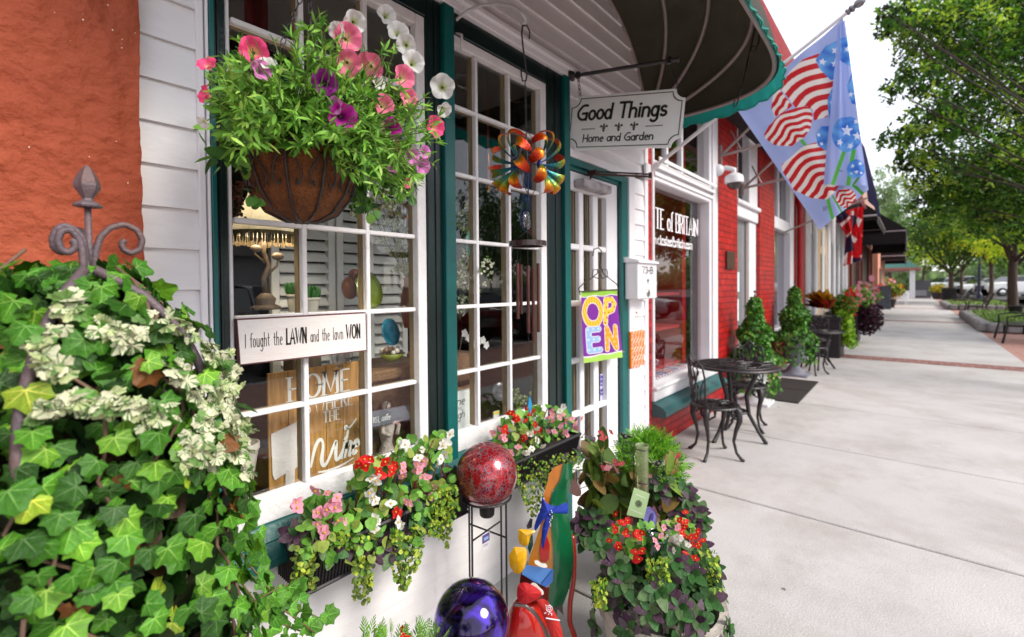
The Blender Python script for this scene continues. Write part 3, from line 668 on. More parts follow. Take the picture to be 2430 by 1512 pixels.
# big window
wd = MB(); gx0, gx1 = R0+.03, xr(1661, RY+.09)
ZG = ZS+.14; ZT = onY(1640, 465, RY)[2]
wd.bbox(R0, R1-.002, RY-.03, RY+.06, ZS+.011, ZG-.03, .01); wd.bbox(R0, R1-.002, RY-.05, RY+.12, ZG-.029, ZG, .008)
wd.bbox(gx1, R1-.002, RY-.02, RY+.12, ZG+.001, 3.75, .01); wd.bbox(gx1+.05, gx1+.08, RY-.04, RY-.021, ZG+.02, 3.7, .004); wd.bbox(R0, gx0, RY-.02, RY+.12, ZG+.001, 3.75, .008)
wd.bbox(gx0+.001, gx1-.001, RY-.02, RY+.12, ZT, ZWt, .01)
for k in range(3): wd.bbox(gx0-.02, gx1+.08, RY-.035-.02*k, RY-.021-.02*k, ZT+.04+.06*k, ZT+.075+.06*k, .004)
for x in (xr(1590), xr(1625)): wd.bbox(x-.02, x+.02, RY+.02, RY+.07, ZWt+.001, 3.75, .004)
wo = wd.build('window', M_frame, tea)
q = MB(); q.box(gx0, gx1, RY+.085, RY+.09, ZG, ZT); q.box(gx0, gx1, RY+.045, RY+.05, ZWt, 3.75); q.build('glass', M_glass, wo)
# lettering on the glass
q = MB(); a = onY(1546, 530, RY+.083); b_ = onY(1657, 550, RY+.083); hh = onY(1600, 500, RY+.083)[2]-onY(1600, 560, RY+.083)[2]
s_ = 'TE of BRITAIN'; wt_ = text_w(s_, 1, .05); zb = onY(1600, 545, RY+.083)[2]
zb = onY(1548, 530, RY+.083)[2]-.0; zb2 = onY(1648, 560, RY+.083)[2]
H1 = onY(1552, 492, RY+.083)[2]-onY(1552, 540, RY+.083)[2]
zb2 = onY(1552, 540, RY+.083)[2]; SX = (b_[0]-gx0+.05)/H1/wt_
gl0 = onY(1547, 540, RY+.083)[0]+.075; SX = (b_[0]-gl0)/H1/wt_
text(q, 'TE of BRITAIN', (gl0, RY+.083, zb2), (1, 0, 0), (0, 0, 1), H1, .14, SX, .05*SX, serif=True, nrm=(0, -1, 0), c=(.85, .83, .86))
z3 = onY(1552, 578, RY+.083)[2]; s_ = 'w.tasteofbritain.com'; e = onY(1643, 580, RY+.083)
SX = (e[0]-gl0)/text_w(s_, 1, .06)/.09
text(q, s_, (gl0, RY+.083, z3), (1, 0, 0), (0, 0, 1), .09, .19, SX, .06*SX, nrm=(0, -1, 0), c=(.85, .83, .86))
q.build('window_lettering', M_vc, wo)
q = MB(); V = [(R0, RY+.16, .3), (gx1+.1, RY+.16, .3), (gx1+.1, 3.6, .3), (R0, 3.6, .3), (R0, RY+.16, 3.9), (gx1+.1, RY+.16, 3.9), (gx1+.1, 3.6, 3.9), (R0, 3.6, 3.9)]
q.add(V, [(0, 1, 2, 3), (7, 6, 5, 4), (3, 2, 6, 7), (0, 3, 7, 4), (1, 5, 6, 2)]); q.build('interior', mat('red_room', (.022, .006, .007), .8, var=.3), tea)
# display inside: red shelves, cups, striped cloth
q = MB()
for z in (ZG+.02, ZG+.42, ZG+.78): q.box(R0+.02, gx1-.15, 1.98, 2.3, z, z+.03)
q.box(gx1-.16, gx1-.05, 1.95, 2.5, ZG-.1, 3.0); q.box(gx1-.5, gx1-.46, 2.14, 2.5, ZG, ZG+1.3)
tag(q.build('display_shelf', mat('red_lacquer', (.34, .008, .012), .3)), 'red display shelf inside the tea shop window', 'shelf')
cupm = mat('china', (.6, .6, .65), .2, var=.5, vscale=40)
cup0 = None; k = 0
for (x, z) in ((R0+.25, ZG+.45), (R0+.55, ZG+.45), (R0+.3, ZG+.81), (R0+.7, ZG+.81), (R0+.35, ZG+.05), (R0+.62, ZG+.05)):
    if cup0 is None:
        q = MB(); q.lathe([(0, 0), (.035, 0), (.04, .01), (.06, .06), (.065, .1), (.06, .1), (.05, .04), (0, .02)], n=16)
        cup0 = q.build('teacup', cupm, smooth=True); hdl = MB(); hdl.tube([(.055, 0, .08), (.095, 0, .07), (.09, 0, .04), (.05, 0, .03)], .006, 6); hdl.build('handle', cupm, cup0, smooth=True)
        tag(cup0, 'patterned china teacup on the red shelves in the tea shop window', 'teacup', 'teacups in the tea shop window'); cup0.location = (x, 2.05, z)
    else: dup(cup0, (x, 2.05, z), k, scale=1+.15*(k % 2))
    k += 1
q = MB(); xs_ = np.linspace(R0+.04, gx1-.12, 40)
for i in range(39):
    c_ = [(.5, .02, .03), (.7, .68, .7), (.03, .05, .3), (.7, .68, .7)][i % 4]; q.box(xs_[i], xs_[i+1], RY+.13, RY+.38, ZG-.02, ZG+.012+.006*math.sin(i), c_)
tag(q.build('striped_cloth', M_vc), 'red white and blue striped cloth on the tea shop window ledge', 'cloth')
# door bay
q = MB(); DZ = onY(1775, 520, RY)[2]
q.bbox(R2+.002, R3-.002, RY+.02, RY+.14, DZ, DZ+.16, .01); q.bbox(R2+.002, R3-.002, RY-.02, RY+.14, DZ+.161, DZ+.22, .01); xj = xr(1770, RY+.1); q.bbox(xj, R3-.002, RY+.05, RY+.14, 0, DZ-.001, .01)
q.bbox(R2+.002, R2+.06, RY+.05, RY+.14, 0, DZ-.001, .006); q.bbox(xr(1785), R3-.002, RY+.03, RY+.14, DZ+.221, 3.75, .01)
for x in (xr(1762),): q.bbox(x-.02, x+.02, RY+.06, RY+.12, DZ+.221, 3.75, .004)
do = q.build('door', M_frame, tea)
q = MB(); q.box(R2+.061, xj-.001, RY+.10, RY+.13, .1, DZ-.002); q.build('glass_panel', mat('grey_door', (.20, .20, .22), .15, var=.1), do)
q = MB(); q.bbox(xj-.06, xj-.001, RY+.08, RY+.099, .1, DZ-.01, .004); q.build('door_stile', mat('taupe_paint', (.25, .2, .17), .5), do)
q = MB(); q.box(R2+.1, R2+.45, RY+.095, RY+.099, 1.35, 1.62, (.6, .75, .8)); q.box(R2+.1, R2+.42, RY+.095, RY+.099, .95, 1.25, (.75, .75, .78)); q.build('notice', M_vc, do)
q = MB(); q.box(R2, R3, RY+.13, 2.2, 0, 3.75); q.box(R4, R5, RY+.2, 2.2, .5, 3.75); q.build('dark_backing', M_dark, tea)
# second window
q = MB(); xg = xr(1866, RY+.05); Z2 = onY(1870, 540, RY)[2]
q.bbox(xg, R5-.002, RY-.02, RY+.12, .552, 3.75, .01); q.bbox(R4+.002, xg-.002, RY+.0, RY+.12, Z2-.1, Z2+.1, .01); q.bbox(R4+.002, R5-.003, RY-.06, RY+.11, .55, .68, .008)
q.bbox(xr(1852), xr(1854), RY+.03, RY+.08, Z2+.11, 3.75, .004); w2 = q.build('window', M_frame, tea)
q = MB(); q.box(R4+.002, xg, RY+.09, RY+.1, .68, Z2-.1); q.box(R4+.002, xg, RY+.06, RY+.07, Z2+.1, 3.75); q.build('glass', mat('grey_glass', (.12, .11, .14), .08, var=.1), w2)
q = MB(); text(q, 'BRITAIN', (R4+.06, RY+.085, 1.95), (1, 0, 0), (0, 0, 1), .22, .15, .42, .03, serif=True, nrm=(0, -1, 0), c=(.6, .6, .65)); text(q, 'ofbritain.com', (R4+.06, RY+.085, 1.74), (1, 0, 0), (0, 0, 1), .12, .18, .42, .03, nrm=(0, -1, 0), c=(.6, .6, .65)); q.build('window_lettering', M_vc, w2)
# plaque, downpipe
q = MB(); p0 = onY(1723, 596, RY-.01); p1 = onY(1741, 640, RY-.01); q.bbox(p0[0], p1[0], RY-.03, RY-.001, p1[2], p0[2], .006)
tag(q.build('plaque', mat('bronze', (.09, .05, .035), .45, metal=.5)), 'small bronze plaque on the red brick pier', 'plaque')
q = MB(); q.tube([(xr(1889), RY-.07, 0), (xr(1889), RY-.07, 2.9)], .05, 10); q.tube([(xr(1889), RY-.07, 2.9), (xr(1889)+.05, RY-.02, 3.2)], .05, 10); q.build('drainpipe', M_red, tea, smooth='auto')
# ribbed red fascia roof above
def zy(px, py, Y): return onY(px, py, Y)[2]
FY = 1.0; zt = zy(1908, 84, FY); zbm = zt-.95
q = MB(); xs_ = [XE+.06, 16]
n = 11
for i in range(n):
    a_ = zbm+(zt-zbm)*i/n; h_ = (zt-zbm)/n; V = []
    for t in np.linspace(0, math.pi, 7):
        for x in xs_: V.append((x, FY-.05*math.sin(t)+(.25*i/n), a_+h_*.55*(1-math.cos(t))/2))
    q.add(V, [(2*k, 2*k+1, 2*k+3, 2*k+2) for k in range(6)])
    for yy in (.07,): q.add([(x, FY+.25*i/n+yy, z) for z in (a_-h_*.48, a_+.002) for x in xs_], [(0, 1, 3, 2)])
q.box(XE+.06, 16, FY+.3, 5, zt-.02, zt+.03)
M_rib = mat('red_metal_roof', (.55, .13, .15), .35, var=.15, vscale=12, bump=.3, dirt=(.25, .02, .03), dirt_amt=.6, dscale=8, stretch=(6, 1, 1))
q.build('roof', M_rib, tea, smooth='auto')
q = MB(); q.box(XE+.062, 16, FY+.05, RY, zbm-.02, zbm); q.build('soffit', M_dark, tea)
# folding awning frames
q0 = None
for (x, z) in ((xr(1700)+.1, 2.95), (xr(1760), 2.72)):
    q = MB(); q.tube([(x, RY-.02, z), (x, RY-.95, z+.10)], .017, 6); q.tube([(x, RY-.02, z-.0), (x, RY-.75, z+.62)], .017, 6); q.tube([(x, RY-.25, z-.0), (x+.12, RY-.1, z+.30)], .011, 6); q.box(x-.03, x+.03, RY-.03, RY-.001, z-.1, z+.12)
    tag(q.build('awning_bracket', M_hoop), {0: 'pale folding awning arm over the big lettered window', 1: 'pale folding awning arm above the grey tea shop door', 2: 'pale folding awning arm above the far tea shop window'}[0 if q0 is None else q0], 'bracket', 'awning arms on the tea shop'); q0 = 1 if q0 is None else q0+1
# camera dome
cx, cy, cz = onY(1742, 430, RY-.18); t_ = thing('security_camera', 'white dome security camera on a bracket on the red pier', 'camera', (cx, cy, cz))
q = MB(); q.tube([(cx-.05, RY, cz+.14), (cx-.02, RY-.1, cz+.16), (cx, cy, cz+.13), (cx, cy, cz+.05)], .03, 8); q.ball((cx-.05, RY-.02, cz+.14), .07, 12, 8); q.build('bracket', M_frame, t_, smooth=True)
q = MB(); q.lathe([(0, .09), (.05, .085), (.09, .06), (.1, .04), (.1, -.02), (.095, -.025), (0, -.02)], (cx, cy, cz), 20); q.build('housing', M_frame, t_, smooth='auto')
q = MB(); q.ball((cx, cy, cz-.03), .075, 18, 10, ax=(1, 1, .9)); q.build('dome', mat('smoked_dome', (.06, .05, .045), .08), t_, smooth=True)

# ================================================================ more shops along the street
def pilasters(mb, x0, x1, n, Y, z1, w_=.3, d=.08):
    for i in range(n+1):
        x = x0+(x1-x0)*i/n; mb.bbox(x-w_/2, x+w_/2, Y-d, Y, 0, z1, .02)
wb = thing('white_shop', 'white painted shop front with pilasters and a tan door frame past the tea shop', 'building', (16, 2, 0))
W0, W1 = R6, xr(2010)
q = MB(); q.box(W0, W1, RY+.06, 6, 0, 4.4); q.box(W0, W0+.8, RY+.02, RY+.2, 0, 4.4); q.build('wall', M_white, wb)
q = MB(); pilasters(q, W0+.25, W1-.2, 7, RY+.05, 4.2, .28); q.bbox(W0, W1, RY-.06, RY+.06, 4.0, 4.4, .03); q.build('pilasters', M_frame, wb)
q = MB(); xd0, xd1 = xr(1942), xr(1962); q.bbox(xd0, xd1, RY-.0, RY+.055, 0, 2.9, .02); d_ = q.build('door', mat('tan_paint', (.55, .38, .22), .5), wb)
q = MB(); q.box(xd0+.35, xd1-.35, RY-.01, RY-.001, .9, 2.2); q.box(xd0+.4, xd1-.4, RY-.01, RY-.001, 2.4, 2.75); q.build('glass', mat('dim_glass', (.12, .13, .12), .05), d_)
M_pg = mat('pale_glass', (.3, .3, .33), .05)
q = MB(); q.box(W0+1.3, xd0-1, RY+.04, RY+.058, .7, 2.6); q.build('window', M_pg, wb); q = MB(); q.box(xd1+.8, W1-1.2, RY+.04, RY+.058, .7, 2.6); q.build('window', M_pg, wb)
db = thing('dark_shop', 'dark shop front with brown posts under black awnings', 'building', (28, 2, 0))
D0, D1 = W1, xr(2076)
q = MB(); q.box(D0, D1, RY+.1, 6, 0, 5.2); q.build('wall', mat('dark_brown_wall', (.035, .012, .012), .5, var=.3), db)
M_bw = mat('brown_wood', (.22, .06, .04), .5, var=.2)
for px in (2013, 2022, 2040, 2047, 2063, 2070): q = MB(); x = xr(px); q.bbox(x-.15, x+.15, RY-.02, RY+.1, 0, 3.3, .01); q.build('post', M_bw, db)
q = MB(); q.box(D0, D1, RY+.02, 6, 3.4, 6.2); q.build('upper_wall', brick_mat('salmon_brick', (.45, .2, .14), (.5, .25, .18), (.4, .3, .25), .2, .07, .01), db)
pb = thing('peach_building', 'peach painted building beyond the black awnings', 'building', (44, 2, 0))
q = MB(); q.box(D1, xr(2094), RY-.15, 7, 0, 5.0); q.build('wall', mat('peach_stucco', (.62, .27, .18), .7, var=.08), pb)
q = MB(); q.box(D1+1.5, D1+3.5, RY-.2, RY-.14, .8, 2.4); q.build('window', mat('dim_glass2', (.1, .08, .08), .1), pb)
def far_awning(x0, x1, y1, zw_, zo, dv, label, m_, name='black_awning'):
    t = thing(name, label, 'awning', (x0, RY, zw_)); q = MB()
    V = [(x, y, z) for x in (x0, x1) for (y, z) in ((RY, zw_), (y1, zo), (y1, zo-dv), (y1+.02, zo-dv), (y1+.02, zo-.02), (RY, zw_-.03))]
    q.add(V, [(i, (i+1) % 6, 6+(i+1) % 6, 6+i) for i in range(6)])
    for x in (x0, x1-.02): q.plate([(x, RY, zw_), (x, y1, zo), (x, y1, zo-dv*.75), (x, RY, zo-dv*.75)], (1, 0, 0), .02)
    q.build('fabric', m_, t); q = MB()
    for x in (x0-.02, x1): q.tube([(x, RY, zo-.1), (x, y1, zo-.1)], .03, 5)
    q.tube([(x0-.02, y1, zo-.1), (x1, y1, zo-.1)], .03, 5); q.build('frame', mat('pale_tube', (.35, .3, .32), .5), t); return t
M_bawn = mat('black_canvas', (.010, .006, .008), .9, var=.3)
far_awning(25.5, 33, .22, 5.0, 3.75, .85, 'large black sloping awning over the dark shop front', M_bawn)
far_awning(38.5, 46, .35, 4.3, 3.3, .5, 'smaller black awning with a white edge on the peach building', M_bawn)
far_awning(16.5, 21, .75, 4.35, 3.45, .3, 'black awning above the white shop behind the hanging flags', M_bawn)
nf = onX(2062, 420, 16.2); q = MB(); pts = [onX(x, y, 15.8) for x, y in ((2040, 330), (2052, 350), (2066, 405), (2082, 470), (2090, 518), (2082, 512), (2074, 490), (2060, 478))]
q.plate(pts, (1, 0, 0), .03, None); tag(q.build('navy_banner', mat('navy_cloth', (.03, .035, .12), .7)), 'dark navy banner hanging off the far black awning', 'banner')
# pavilion with green roof, far down the walk
gz = thing('pavilion', 'small pavilion with green roof and white columns at the end of the walk', 'pavilion', (62, 1.5, 0))
q = MB(); V = [(57, -.6, 2.9), (67, -.6, 2.9), (67, 6, 2.9), (57, 6, 2.9), (61, 2.2, 4.9), (63, 3.2, 4.9)]
q.add(V, [(0, 1, 5), (1, 2, 5)]); q.add(V, [(2, 3, 4), (3, 0, 4), (0, 5, 4), (2, 4, 5)]); q.build('roof', mat('green_roof', (.02, .13, .10), .5), gz)
q = MB(); q.box(57, 67, -.6, 6, 2.7, 2.898); q.build('eaves', mat('rust_eaves', (.35, .12, .09), .6), gz)
for (x, y) in ((57.5, 0), (66.5, 0), (57.5, 5.5), (66.5, 5.5)): q = MB(); q.box(x-.2, x+.2, y-.2, y+.2, -.0, 2.698); q.build('column', M_frame, gz)
# ================================================================ hanging shop sign
M_board = mat('sign_white', (.78, .80, .80), .3, var=.02)
M_ink = mat('sign_ink', (.010, .012, .008), .35, var=.1)
TL = onX(1367, 229, 2.33); BL = onX(1346, 352, 2.33); TLo = onX(1345, 232, 2.33)
sg = thing('hanging_sign', 'white scalloped Good Things Home and Garden sign hanging from the black bracket', 'sign', onX(1480, 290, 2.42))
o0 = onX(1345, 358, 2.33); o1 = onX(1615, 350, 2.50); o2 = onX(1345, 234, 2.33)
U = o1-o0; SW = np.linalg.norm(U); U /= SW; Vv = o2-o0; SH = np.linalg.norm(Vv); Vv /= SH
Vv = fr_(Vv-U*(Vv@U)); SNn = np.cross(U, Vv)
if SNn[0] > 0: SNn = -SNn
SH *= 1.0
def sp(a, b, d=0): return o0+U*a+Vv*b+SNn*d
def scallop(e, r):
    pts = []
    for (cx, cy, a0) in ((SW-e, e, 180), (SW-e, SH-e, 270), (e, SH-e, 0), (e, e, 90)):
        # concave corners
        for k in range(9):
            a = R_(a0-90*k/8) ; pts.append((cx+r*math.cos(a), cy+r*math.sin(a)))
    return pts
def outline(e, r):
    P = []
    for (cx, cy, s0, s1) in ((SW-e, e, 180, 90), (SW-e, SH-e, 270, 180), (e, SH-e, 360, 270), (e, e, 90, 0)):
        for k in range(9): a = R_(s0+(s1-s0)*k/8); P.append((cx+r*math.cos(a), cy+r*math.sin(a)))
    return P
q = MB(); q.plate([sp(a, b, 0) for a, b in outline(0, .05)], SNn, .012); q.build('board', M_board, sg)
q = MB(); a_ = outline(.013, .050); b_ = outline(.0175, .050)
V = [sp(*p, .0135) for p in a_]+[sp(*p, .0135) for p in b_]; n = len(a_)
q.add(V, [(i, (i+1) % n, n+(i+1) % n, n+i) for i in range(n)]); q.build('border_line', M_ink, sg)
q = MB(); h = SH*.27; w1 = text_w('Good Things', 1, .05)
text(q, 'Good Things', sp(SW*.075, SH*.56), U, Vv, h, .17, SW*.79/w1/h, .05, slant=.08, nrm=SNn, th=.0137, jit=.02)
h = SH*.135; w1 = text_w('Home and Garden', 1, .05); text(q, 'Home and Garden', sp(SW*.15, SH*.145), U, Vv, h, .16, SW*.63/w1/h, .05, slant=.06, nrm=SNn, th=.0137, jit=.02)
q.build('lettering', M_ink, sg)
def fleur(mb, cx, cy, s, P, nrm, off):
    f = lambda pts: mb.add([P(cx+a*s, cy+b*s, off) for a, b in pts], [tuple(range(len(pts)))])
    f([(0, 1.05), (.13, .78), (.14, .5), (.05, .1), (-.05, .1), (-.14, .5), (-.13, .78)]); f([(-.3, .0), (.3, .0), (.3, .1), (-.3, .1)]); f([(0, -.5), (.2, -.25), (.12, -.05), (-.12, -.05), (-.2, -.25)])
    for sg_ in (1, -1):
        c_ = [(sg_*x, y) for x, y in ((.06, .0), (.20, .32), (.36, .52), (.54, .54), (.66, .40), (.66, .22))]; w_ = (.08, .12, .16, .17, .14, .06)
        V = [P(cx+x*s, cy+(y+w)*s, off) for (x, y), w in zip(c_, w_)]+[P(cx+x*s, cy+(y-w)*s, off) for (x, y), w in zip(c_, w_)]
        mb.add(V, [(i, i+1, 7+i, 6+i) for i in range(5)])
for k in range(3): q = MB(); fleur(q, SW*(.335+.133*k), SH*.365, .034, sp, SNn, .0138); q.build('fleur_de_lis', M_ink, sg)
q = MB()
for x0, x1 in ((.13, .255), (.70, .84)): V = [sp(SW*x0, SH*.375, .0137), sp(SW*x1, SH*.375, .0137), sp(SW*x1, SH*.388, .0137), sp(SW*x0, SH*.388, .0137)]; q.add(V, [(0, 1, 2, 3)])
q.build('ornament', M_ink, sg)
def chain(mb, a, b, ln=.03, r=.0022, w_=.008):
    a, b = np.asarray(a), np.asarray(b); L_ = np.linalg.norm(b-a); n = max(1, round(L_/(ln*.8))); d = (b-a)/L_
    s = np.cross(d, [0.3, 1, .1]); s /= np.linalg.norm(s); t_ = np.cross(d, s)
    for i in range(n):
        c_ = a+(b-a)*(i+.5)/n; e = s if i % 2 else t_
        mb.tube([c_+d*ln/2*math.sin(x)+e*w_*math.cos(x) for x in np.linspace(0, 2*math.pi, 9)[:-1]], r, 5, closed=True, cap=False)
bk = thing('sign_bracket', 'black iron sign bracket arm reaching out from the teal post', 'bracket', onX(1338, 180, 2.31))
b0 = onX(1345, 183, 2.31); b1 = onX(1608, 141, 2.50); q = MB(); q.tube([b0, b1], .011, 8); q.tube([b1, b1+(b1-b0)*.015], .017, 8); q.build('arm', M_iron, bk)
q = MB(); q.lathe([(0, .025), (.012, .02), (.035, .005), (.035, 0), (0, 0)], (b0[0]-.0, WY-.034, b0[2]), 14, ax=(0, -1, 0)); q.build('rosette', M_iron, bk)
for i, (a, b) in enumerate((((1374, 180), sp(SW*.09, SH*.985, .006)), ((1589, 147), sp(SW*.945, SH*.985, .006)))):
    t = (a[0]-1345)/(1608-1345); top = b0+(b1-b0)*t; q = MB(); q.tube([top+[0, 0, .018], top-[0, 0, .016]], .014, 8); chain(q, top-[0, 0, .012], b, .028, .002, .0075); q.build('chain', M_iron, sg)

# ================================================================ painted cloth: flags and banner
M_cloth = mat('flag_cloth', rough=.7, attr=True, var=.05, vscale=6, trans=.30)
def star_pts(cx, cy, r, rot=0): return [(cx+(r if k % 2 == 0 else r*.42)*math.sin(R_(36*k+rot)), cy-(r if k % 2 == 0 else r*.42)*math.cos(R_(36*k+rot))) for k in range(10)]
def Z4(a, b): return ((1600+a/2.16)*.93462, (b/2.16)*.93462)
def pz(pts): return [Z4(a, b) for a, b in pts]
RED = np.array(hexc(196, 22, 30)); WHT = np.array((.80, .74, .70)); BG = np.array((.33, .41, .72)); BLU = np.array(hexc(40, 105, 205)); BL2 = np.array(hexc(110, 175, 235)); GRN = np.array(hexc(80, 170, 60))
def stripes(C, px, py, poly, cen, per, ph=0, lobes=True):
    m = inpoly(px, py, pz(poly)); cx, cy = Z4(*cen); d = np.hypot((px-cx), (py-cy)*1.1)
    d = d+3.0*np.sin(np.arctan2(py-cy, px-cx)*9)
    k = (np.mod(d/(per*.4327)+ph, 1) < .52); C[m & k] = RED*(1); C[m & ~k] = WHT
def blues(C, px, py, poly, stars, seed):
    m = inpoly(px, py, pz(poly)); t = .5+.5*np.sin(px*.09+seed+np.sin(py*.13)*1.5)*np.cos(py*.07+seed*2)
    C[m] = (BLU*(1-t[m, None])+BL2*t[m, None])
    for (a, b, r, ro) in stars: cx, cy = Z4(a, b); C[m & inpoly(px, py, star_pts(cx, cy, r*.4327, ro))] = (.75, .82, .95)
def art(px, py, fold=False):
    C = np.tile(BG, px.shape+(1,)); t = .5+.5*np.sin(px*.02+py*.013)*np.sin(py*.021+1); C = C*(1+.22*t[..., None])
    def stem(a, b, w_=9): C[dline(px, py, pz([a, b])) < w_*.4327] = GRN*(1.2 if w_ > 8 else .8)
    if not fold:
        stem((1085, 1090), (1112, 1210)); stem((1115, 1080), (1165, 1170), 6); stem((945, 770), (978, 815)); stem((1215, 1000), (1295, 1090), 8)
        stripes(C, px, py, [(1040, 285), (960, 320), (890, 380), (830, 470), (870, 520), (920, 590), (985, 580), (1015, 600), (1020, 660), (1090, 640), (1130, 560), (1160, 440), (1160, 300)], (1190, 760), 66)
        stripes(C, px, py, [(825, 470), (795, 510), (785, 590), (805, 642), (860, 612), (905, 580), (860, 520)], (950, 640), 44, .3)
        stripes(C, px, py, [(1000, 585), (960, 582), (905, 598), (840, 622), (770, 690), (742, 740), (748, 765), (800, 800), (900, 806), (968, 760), (1000, 710), (1014, 640)], (985, 830), 42)
        stripes(C, px, py, [(1030, 785), (960, 812), (900, 860), (840, 910), (840, 950), (880, 1000), (900, 1050), (1000, 1092), (1080, 1098), (1125, 1060), (1150, 1020), (1150, 860)], (1160, 1130), 50)
        stripes(C, px, py, [(1185+56*math.cos(x), 1082+54*math.sin(x)) for x in np.linspace(0, 6.28, 20)], (1240, 1150), 26)
        blues(C, px, py, [(1175, 203), (1080, 240), (1028, 320), (1050, 372), (1108, 432), (1160, 430), (1215, 370), (1200, 250)], [(1065, 330, 24, 10), (1130, 270, 22, 20), (1130, 340, 24, 0), (1180, 250, 20, 15)], 1)
        blues(C, px, py, [(1060, 690), (1028, 740), (1040, 800), (1080, 825), (1105, 800), (1105, 690)], [(1045, 740, 13, 0), (1060, 790, 13, 30)], 2)
        blues(C, px, py, [(1115, 480), (1092, 540), (1098, 640), (1110, 670), (1150, 640), (1140, 480)], [(1115, 560, 14, 10)], 3)
        for k in range(3): C[dline(px, py, pz([(1060, 1140+8*k), (1090-6*k, 1134+10*k)])) < .7] = (.1, .1, .15)
    else:
        stem((1175, 830), (1110, 1012), 11); stem((1225, 825), (1198, 1012), 11); stem((1262, 960), (1225, 1012), 6); stem((1246, 600), (1240, 560), 6)
        blues(C, px, py, [(1175, 203), (1150, 210), (1150, 330), (1215, 370), (1240, 330), (1200, 205)], [(1190, 270, 20, 15)], 1)
        blues(C, px, py, [(1215, 403), (1190, 470), (1200, 530), (1215, 570), (1260, 590), (1260, 450)], [(1210, 520, 18, 10), (1225, 440, 15, 10)], 4)
        blues(C, px, py, [(1190+85*math.cos(x), 735+96*math.sin(x)) for x in np.linspace(0, 6.28, 24)], [(1190, 715, 36, 5), (1150, 780, 22, 20), (1245, 750, 26, 0), (1210, 800, 20, 30), (1240, 670, 18, 15)], 5)
        blues(C, px, py, [(1238+48*math.cos(x), 927+50*math.sin(x)) for x in np.linspace(0, 6.28, 24)], [(1220, 910, 13, 5), (1260, 900, 12, 20), (1240, 945, 13, 0), (1265, 950, 11, 30), (1215, 950, 9, 30)], 6)
        for k in range(2): C[dline(px, py, pz([(1145, 935+8*k), (1180, 934+9*k)])) < .8] = (.1, .1, .2)
    return C
def cloth(name, cor_px, cor_x, nu, nv, rip, parent, artf, Nrip=(1, .2, 0), ph=0):
    """cor_px: corners u0v0,u1v0,u1v1,u0v1 as photo plan points; cor_x: X of each"""
    c3 = [onX(*p, x) for p, x in zip(cor_px, cor_x)]; u, v = np.meshgrid(np.linspace(0, 1, nu), np.linspace(0, 1, nv), indexing='ij')
    wgt = [(1-u)*(1-v), u*(1-v), u*v, (1-u)*v]
    P = sum(w_[..., None]*np.asarray(c) for w_, c in zip(wgt, c3)); px = sum(w_*c[0] for w_, c in zip(wgt, cor_px)); py = sum(w_*c[1] for w_, c in zip(wgt, cor_px))
    P = P+np.asarray(Nrip)*(rip*(.25+v)*np.sin(u*9+v*2.2+ph)+rip*.4*np.sin(u*17-v*3))[..., None]
    C = artf(px, py); q = MB(); q.grid(P, C[:-1, :-1].reshape(-1, 3)); return q.build(name, M_cloth, parent, smooth=True)
fl = thing('garden_flag', 'large pale blue flag with red striped and blue starred tulips on an angled pole', 'flag', onX(1530, 415, 3.45))
cloth('cloth', [(1748, 259), (2000, 44), (2060, 452), (1946, 545)], [3.52, 3.6, 3.62, 3.58], 200, 240, .022, fl, lambda a, b: art(a, b))
cloth('folded_cloth', [(1990, 60), (2004, 48), (2057, 441), (1954, 439)], [3.57, 3.575, 3.56, 3.53], 110, 200, .010, fl, lambda a, b: art(a, b, True), ph=1)
pa, pb_ = onX(1530, 415, 3.46), onX(2008, 32, 3.62); q = MB(); q.tube([pa, pa+(pb_-pa)*.45], .014, 10); q.tube([pa+(pb_-pa)*.44, pb_], .011, 10); q.build('pole', mat('white_pole', (.7, .68, .7), .3, var=.05), fl)
d_ = fr_(pb_-pa); q = MB(); q.lathe([(.012, 0), (.02, .005), (.02, .015), (.012, .02), (.022, .03), (.022, .04), (.012, .05), (.024, .065), (.026, .085), (.018, .105), (0, .12)], pb_, 10, ax=d_); q.build('finial', mat('silver_finial', (.25, .24, .26), .35, metal=.6), fl, smooth='auto')
q = MB(); q.tube([pa-d_*.03, pa+d_*.13], .022, 10); q.box(XeC-.03, XE, WY-.04, WY-.022, pa[2]-.06, pa[2]+.05); q.build('socket', M_frame, fl)
# british flag hanging folded
def Zu(a, b): return ((1980+a/5.041)*.93462, (500+b/5.041)*.93462)
NV = hexc(38, 26, 60)
def uart(px, py):
    C = np.tile(RED, px.shape+(1,)); pu = lambda pts: [Zu(*p) for p in pts]
    for poly, col in (([(720, 265), (790, 210), (850, 195), (885, 240), (760, 345)], NV), ([(765, 345), (850, 290), (885, 240), (905, 265), (860, 320), (785, 388)], WHT), ([(840, 495), (910, 440), (905, 460), (870, 520)], WHT),
                      ([(910, 240), (950, 220), (1000, 280), (950, 400), (920, 400)], NV), ([(1000, 250), (1055, 280), (1010, 390), (980, 300)], WHT), ([(915, 480), (990, 540), (960, 590), (915, 560)], WHT), ([(855, 520), (910, 480), (930, 590), (960, 680), (890, 700), (820, 760)], NV),
                      ([(820, 760), (870, 700), (850, 885), (810, 830)], WHT), ([(910, 760), (940, 745), (935, 830), (900, 880)], WHT), ([(935, 770), (1050, 780), (1000, 850), (930, 880)], NV), ([(1020, 760), (1048, 730), (1048, 805)], WHT), ([(905, 180), (950, 180), (940, 240), (900, 235)], WHT)): C[inpoly(px, py, pu(poly))] = col
    return C
uj = thing('british_flag', 'red white and blue British flag hanging in folds behind the tulip flag', 'flag', onX(*Zu(960, 100), 9))
cloth('cloth', [Zu(860, 170), Zu(1070, 120), Zu(1050, 520), Zu(800, 420)], [9, 9, 9, 9], 60, 60, .07, uj, uart)
